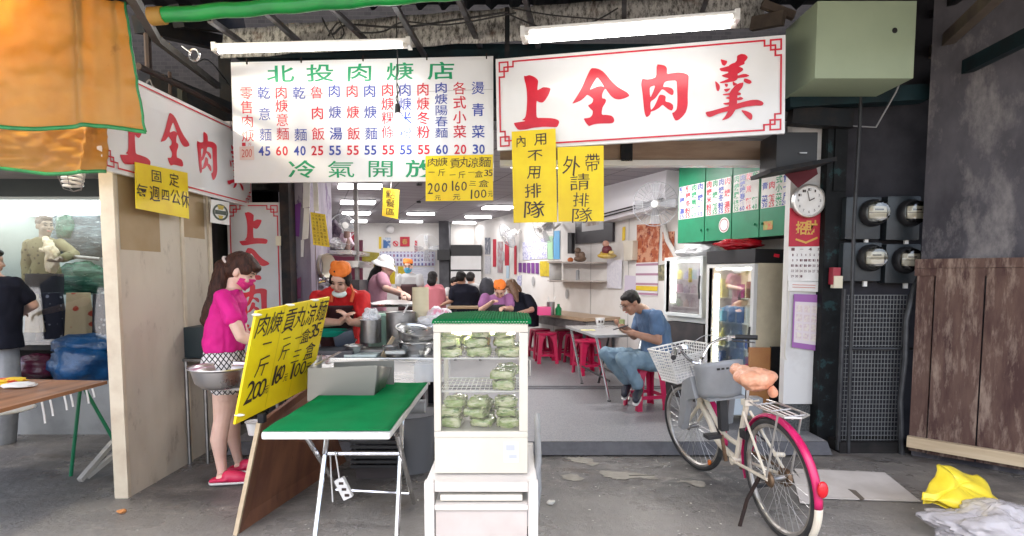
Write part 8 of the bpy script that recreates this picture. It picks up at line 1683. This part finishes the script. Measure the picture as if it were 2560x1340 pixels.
body.loft(rg); kn, kf = P(1558, 898, 5.42), P(1514, 884, 5.72); an, af = P(1594, 962, 5.42), P(1566, 950, 5.66)
for h_, k_, a_ in ((P(1640, 904, 5.54), kn, an), (P(1632, 898, 5.80), kf, af)): body.chain([(h_, .08), (k_, .055), (k_.lerp(a_, .35), .052), (a_, .035)])
bd = body.fuse('body', SKIND, W, .007, 4); H.face(bd)
b = Blob(); b.loft([(c, x, y, w + .016, d + .016) for c, x, y, w, d in rg[0:]])
for s_, e_ in ((shn, eln), (shf, elf)): b.chain([(s_, .068), (s_.lerp(e_, .55), .070)])
b.fuse('shirt', mat('slate_blue_shirt', (.085, .15, .26), .85, col2=(.065, .11, .20), scale=7), W, .008, 2, .013, 14)
b = Blob(); b.loft([(P(1640, 922, 5.68), rt, fw, .185, .145), (P(1641, 888, 5.68), rt, fw, .182, .142)])
for h_, k_, a_ in ((P(1638, 905, 5.54), kn, an), (P(1630, 900, 5.80), kf, af)): b.chain([(h_, .098), (h_.lerp(k_, .5), .092), (k_, .074)]); b.chain([(k_, .074), (k_.lerp(a_, .35), .070), (a_, .058)])
b.fuse('jeans', mat('faded_jeans', (.13, .20, .26), .85, col2=(.20, .28, .33), scale=6, bump=.2, bscale=60), W, .008, 2, .012, 16)
for a_, nm in ((an, 'n'), (af, 'f')):
    b = Blob(); d = V((-.10, -.17, -.10)); b.chain([(a_ + V((.02, .02, -.06)), .042), (a_ + V((-.02, -.06, -.09)), .044), (a_ + V((-.05, -.15, -.115)), .034)]); s_ = b.fuse('shoe', mat('navy_shoe', (.012, .014, .025), .6), W, .007, 3)
    b = Blob(); b.chain([(a_ + V((.02, .02, -.105)), .036), (a_ + V((-.02, -.07, -.128)), .040), (a_ + V((-.055, -.165, -.142)), .032)]); b.v = [p for p in b.v]; z0 = a_.z; b.v = [V((p.x, p.y, min(max(p.z, z0 - .155 + (p.y - a_.y)*.16), z0 - .125 + (p.y - a_.y)*.16))) for p in b.v]; b.fuse('sole', WPLAST, s_, .006, 1)
b = Blob(); H.e(b, (0, -.022, .046), (.0785, .0925, .080)); H.e(b, (0, .03, .086), (.056, .044, .028)); H.e(b, (0, -.062, .0), (.064, .045, .06)); H.e(b, (-.072, .0, .03), (.009, .03, .03)); H.e(b, (.072, .0, .03), (.009, .03, .03)); b.fuse('hair', HAIR, W, .007, 3, .004, 30)
b = MB()
for k in (-1, 1): b.torus(H.L(k*.031, .100, .010), .021, .002, H.f, 18, 5); b.tube([H.L(k*.052, .092, .014), H.L(k*.078, .0, .012)], .002, 5)
b.tube([H.L(-.01, .102, .012), H.L(.01, .102, .012)], .002, 5); b.build('glasses', STEELD, W, world=True)
ph = wrn + V((-.115, .01, .055)); b = MB(); b.cbox((0, 0, 0), (.075, .15, .009), Matrix.Translation(ph) @ Matrix.Rotation(R(75), 4, 'Z') @ Matrix.Rotation(R(-18), 4, 'X')); o = b.build('phone', BLACK, bevel=.004); tag(o, 'black phone held by the man in blue', 'phone')
# ---- the others in the dining room
def bust(label, head, hf, hs, rings, arms, shirt, skin, hairm, cap=None, hairx=(), hchain=(), mask=None, face=True, apron=None, Fv=(0, -1, 0), low=None):
    """a person of the background: rings (u, v, y, half width, half depth) from hips to neck, arms as lists of (u, v, y)"""
    f = V(Fv).normalized(); r = f.cross(V((0, 0, 1))).normalized(); rg = [(P(u, v, y), r, f, w, d) for u, v, y, w, d in rings]
    W = thing('person', label, 'person', rg[0][0]); h = Head(P(*head), hf, hs); b = Blob(); h.skull(b, rg[-1][0]); b.loft(rg)
    for k, a in enumerate(arms):
        p = [P(*q) for q in a]; b.chain([(q, rr) for q, rr in zip(p, (.05, .04, .03))])
        if len(p) > 2: hand(b, p[2], (p[2] - p[1]), (0, 0, -1), 1 if k else -1, .6, 1)
    if low is not None: b.chain([(P(*q), .07) for q in low])
    bd = b.fuse('body', skin, W, .011, 3)
    if face: h.face(bd, lips=mask is None)
    b = Blob(); b.loft([(c, x, y, w + .016, d + .016) for c, x, y, w, d in rg])
    for a in arms: p = [P(*q) for q in a]; b.chain([(p[0], .068), (p[0].lerp(p[1], .6), .068)])
    b.fuse('shirt', shirt, W, .011, 3, .009, 10)
    if low is not None: b = Blob(); b.chain([(P(*q), .095) for q in low]); b.fuse('trousers', MT['grey_trousers'], W, .011, 3, .008, 9)
    if apron: front(rg[:-2], R(35), R(145), .032, 'apron', apron, W)
    h.hair(hairm, W, extra=hairx, chains=[[(P(*q[:3]), q[3]) for q in c] for c in hchain], vox=.010, short=bool(cap))
    if cap: cap_hat(h, cap, W)
    if mask: mask_sheet(h, mask, W)
    return W, h
BLK = mat('black_shirt', (.012, .013, .022), .85); GRYS = mat('grey_tshirt', (.36, .36, .36), .85); MAR = MT['dark_maroon_apron']; mat('grey_trousers', (.30, .31, .33), .85, col2=(.22, .23, .25), scale=5)
W, h = bust('woman in a white bucket hat and dusty pink top reaching over the cauldron', (962, 668, 6.6), (.92, .1, -.36), 1.0, [(935, 790, 6.6, .17, .13), (936, 762, 6.6, .16, .12), (940, 730, 6.6, .16, .11), (948, 702, 6.6, .17, .10), (953, 688, 6.6, .16, .08), (957, 682, 6.6, .06, .05)], [[(955, 694, 6.45), (965, 722, 6.35), (1004, 733, 6.2)], [(950, 694, 6.8), (975, 725, 6.8), (1000, 735, 6.5)]], mat('dusty_pink_top', (.50, .26, .32), .85, col2=(.42, .20, .27), scale=6), SKINL, HAIR, hchain=[[(950, 665, 6.6, .05), (938, 684, 6.55, .06), (928, 703, 6.52, .05), (924, 710, 6.52, .02)]], Fv=(1, .1, 0))
b = Blob(); h.e(b, (0, -.01, .07), (.098, .108, .075)); b2 = MB(); n = 30; ring = lambda r, z: [h.L(r*math.cos(2*math.pi*i/n), -.01 + r*1.08*math.sin(2*math.pi*i/n), z + .008*math.sin(6*math.pi*i/n)) for i in range(n)]
b2.add(ring(.095, .055) + ring(.115, .03) + ring(.145, .0), [(k*n+i, k*n+(i+1)%n, (k+1)*n+(i+1)%n, (k+1)*n+i) for k in range(2) for i in range(n)]); HW = mat('white_hat_cloth', (.84, .84, .84), .85); ht = b.fuse('bucket_hat', HW, W, .010, 2, .004, 20); b2.build('brim', HW, ht, world=True, thick=.006)
bust('worker in a grey shirt, dark apron, blue mask and orange cap at the far end', (1020, 667, 9.8), (.05, -.95, -.2), 1.0, [(1024, 775, 9.8, .19, .13), (1024, 745, 9.8, .18, .12), (1024, 710, 9.8, .19, .12), (1024, 692, 9.8, .20, .10), (1022, 683, 9.8, .06, .05)], [[(999, 693, 9.75), (997, 722, 9.7), (1008, 742, 9.5)], [(1049, 693, 9.75), (1052, 722, 9.7), (1040, 742, 9.5)]], GRYS, SKIN, HAIR, cap=ORC, mask=mat('blue_mask', (.06, .34, .52), .7), apron=MAR)
bust('person in a pink hooded top seen from behind beside the bowl stack', (1082, 697, 9.5), (.1, .95, -.2), 1.0, [(1086, 775, 9.5, .18, .13), (1086, 745, 9.5, .18, .13), (1085, 722, 9.5, .17, .12), (1083, 711, 9.5, .07, .06)], [[(1070, 720, 9.5), (1066, 745, 9.45)], [(1100, 720, 9.5), (1105, 745, 9.5)]], mat('salmon_pink_top', (.55, .17, .20), .85), SKIN, HAIR, hairx=[((0, -.07, -.06), (.08, .05, .08))], face=False, Fv=(0, 1, 0))
bust('man in a black shirt seen from behind at a table in the middle', (1153, 697, 9.3), (.35, .85, -.4), 1.0, [(1162, 780, 9.4, .22, .14), (1162, 755, 9.4, .22, .14), (1160, 730, 9.35, .24, .13), (1157, 716, 9.35, .20, .10), (1155, 709, 9.3, .06, .06)], [[(1133, 727, 9.3), (1128, 752, 9.3), (1114, 758, 9.3)], [(1187, 727, 9.35), (1195, 755, 9.4)]], BLK, SKIND, HAIR, face=False, Fv=(.1, 1, 0))
bust('girl with long black hair and a white sleeve facing the man in the black shirt', (1138, 710, 10.2), (.6, -.75, -.25), 1.0, [(1130, 770, 10.3, .16, .12), (1130, 748, 10.3, .16, .11), (1132, 730, 10.3, .16, .10), (1135, 722, 10.25, .05, .05)], [[(1120, 727, 10.2), (1113, 745, 10.1), (1128, 748, 9.9)]], mat('white_top', (.66, .66, .65), .85), SKIN, HAIR, hairx=[((0, -.05, -.06), (.085, .05, .10))])
bust('man in a pale grey shirt behind the man in the black shirt', (1177, 697, 10.6), (.25, .9, -.3), 1.0, [(1186, 775, 10.7, .21, .14), (1186, 740, 10.7, .21, .13), (1183, 716, 10.65, .20, .11), (1179, 708, 10.6, .06, .05)], [[(1205, 718, 10.7), (1205, 745, 10.6)]], GRYS, SKIN, HAIR, face=False, Fv=(.2, 1, 0))
bust('worker in a purple shirt and orange cap bending over a bowl to eat', (1250, 726, 8.0), (-.05, -.72, -.68), 1.0, [(1240, 815, 8.1, .20, .13), (1240, 790, 8.1, .20, .13), (1240, 760, 8.1, .21, .13), (1242, 742, 8.1, .20, .11), (1247, 736, 8.1, .06, .06)], [[(1212, 744, 8.0), (1203, 775, 7.9), (1228, 757, 7.7)], [(1272, 744, 8.0), (1278, 772, 7.9), (1262, 770, 7.7)]], mat('dull_purple_shirt', (.26, .10, .24), .85), SKIN, HAIR, cap=ORC, apron=mat('black_apron', (.012, .012, .014), .7))
bust('person with long brown hair and a black top beside the eating worker', (1279, 718, 8.8), (-.55, -.35, -.6), 1.0, [(1312, 815, 8.9, .22, .15), (1312, 785, 8.9, .22, .15), (1306, 755, 8.9, .22, .14), (1298, 737, 8.85, .19, .11), (1290, 730, 8.8, .06, .06)], [[(1318, 745, 8.7), (1330, 775, 8.6), (1300, 782, 8.4)]], BLK, SKIN, mat('light_brown_hair', (.13, .065, .035), .45, col2=(.20, .11, .06), scale=14, stretch=(5, 5, .8), bump=.5, bscale=60), hairx=[((0, -.06, -.08), (.08, .06, .10))], hchain=[[(1280, 712, 8.75, .07), (1288, 735, 8.65, .06), (1293, 752, 8.6, .025)]], Fv=(-.6, -.8, 0))
bust('person in a black top and grey trousers at the far left edge', (-28, 655, 4.75), (.4, .9, -.1), 1.0, [(-5, 870, 4.75, .19, .14), (-8, 830, 4.75, .18, .13), (-8, 770, 4.75, .20, .13), (-8, 715, 4.75, .22, .12), (-15, 690, 4.75, .10, .08)], [[(38, 712, 4.75), (84, 762, 4.85), (55, 782, 5.0)]], BLK, SKIN, HAIR, face=False, Fv=(.35, .93, 0), low=[(10, 862, 4.75), (14, 1000, 4.75), (4, 1140, 4.8)])
lump('backpack', 'dark backpack standing between the grey shirted man and the eating worker', 'backpack', P(1217, 722, 9.6), (.13, .10, .20), mat('dark_backpack', (.03, .033, .045), .6, col2=(.06, .06, .075), scale=9), 14, .12)
t = thing('dining_table', 'tan topped dining table in front of the man in the black shirt', 'table', P(1165, 800, 8.9)); a, c = P(1137, 766, 8.9), P(1200, 768, 8.9); b = MB(); b.box((a.x - .1, 8.75, a.z - .03), (c.x + .1, 9.15, a.z)); b.build('tabletop', mat('tan_tabletop', (.32, .22, .12), .5), t, world=True)
for x in (a.x, c.x): b = MB(); b.box((x - .02, 8.9, FLOOR), (x + .02, 8.94, a.z - .03)); b.build('leg', BLACK, t, world=True)
# ---- mannequin in the showcase
W = thing('mannequin', 'mannequin in a patterned jacket with a cream scarf inside the showcase', 'mannequin', P(112, 730, 5.75)); MS = mat('mannequin_skin', (.26, .20, .15), .5); Y = 5.75
h = Head(P(112, 566, Y), (.86, -.45, -.05), .88); b = Blob(); h.skull(b, P(112, 600, Y), .05); x_, f_ = V((.9, .35, 0)), V((.35, -.9, 0))
rg = [(P(112, 735, Y), x_, f_, .14, .11), (P(113, 690, Y), x_, f_, .135, .10), (P(113, 655, Y), x_, f_, .098, .08), (P(112, 620, Y), x_, f_, .128, .09), (P(110, 602, Y), x_, f_, .128, .06), (P(111, 594, Y), x_, f_, .05, .05)]; b.loft(rg)
A1_ = [P(72, 612, Y), P(66, 660, Y), P(66, 706, Y - .05)]; A2_ = [P(150, 610, Y), P(186, 636, Y - .05), P(150, 648, Y - .25)]
for k, a in enumerate((A1_, A2_)): b.chain(list(zip(a, (.05, .038, .028)))); hand(b, a[2], a[2] - a[1], (0, -1, 0), 1 - 2*k, .3, .9)
bd = b.fuse('figure', MS, W, .008, 3); h.face(bd, closed=False)
b = Blob(); b.loft([(c, x, y, w + .014, d + .014) for c, x, y, w, d in rg[1:]])
for a in (A1_, A2_): b.chain([(a[0], .058), (a[1], .048), (a[1].lerp(a[2], .8), .044)])
b.fuse('jacket', floral('jacket_print', (.20, .18, .09), (.07, .06, .03), 20), W, .009, 3, .008, 12)
b = Blob(); b.loft([(P(112, 738, Y), x_, f_, .165, .13), (P(112, 684, Y), x_, f_, .16, .125)]); b.fuse('skirt', mat('navy_skirt', (.012, .013, .022), .8), W, .009, 3, .004)
b = Blob(); b.chain([(P(116, 600, Y - .10), .03), (P(125, 625, Y - .16), .05), (P(132, 650, Y - .15), .055), (P(130, 672, Y - .14), .05)]); b.chain([(P(118, 628, Y - .16), .03), (P(106, 624, Y - .16), .02)]); b.fuse('scarf', mat('cream_scarf', (.74, .66, .50), .7, col2=(.60, .48, .30), scale=14), W, .009, 1, .022, 26)
b = Blob(); h.e(b, (0, -.02, .05), (.080, .098, .078)); h.e(b, (0, .05, .095), (.06, .045, .03)); b.fuse('hair', mat('moulded_hair', (.09, .06, .045), .5), W, .008, 2, .004, 26)

bicycle()
for k in ('dark_painted_steel', 'flaking_dark_column_paint', 'stained_concrete_wall', 'dark_mottled_board', 'near_black_brick', 'dirty_corrugated_steel', 'dark_teal_painted_steel', 'black_sooty_post', 'weathered_maroon_planks', 'dark_olive_wall', 'near_black_wall', 'black_shirt', 'dark_box', 'rusty_iron', 'dark_range', 'dark_concrete_plinth', 'worn_concrete'):
    m = MT.get(k) or bpy.data.materials.get(k)
    if m: m.node_tree.nodes['Principled BSDF'].inputs['Specular IOR Level'].default_value = .15 if k != 'worn_concrete' else .35

bpy.data.scenes.remove(WORK)
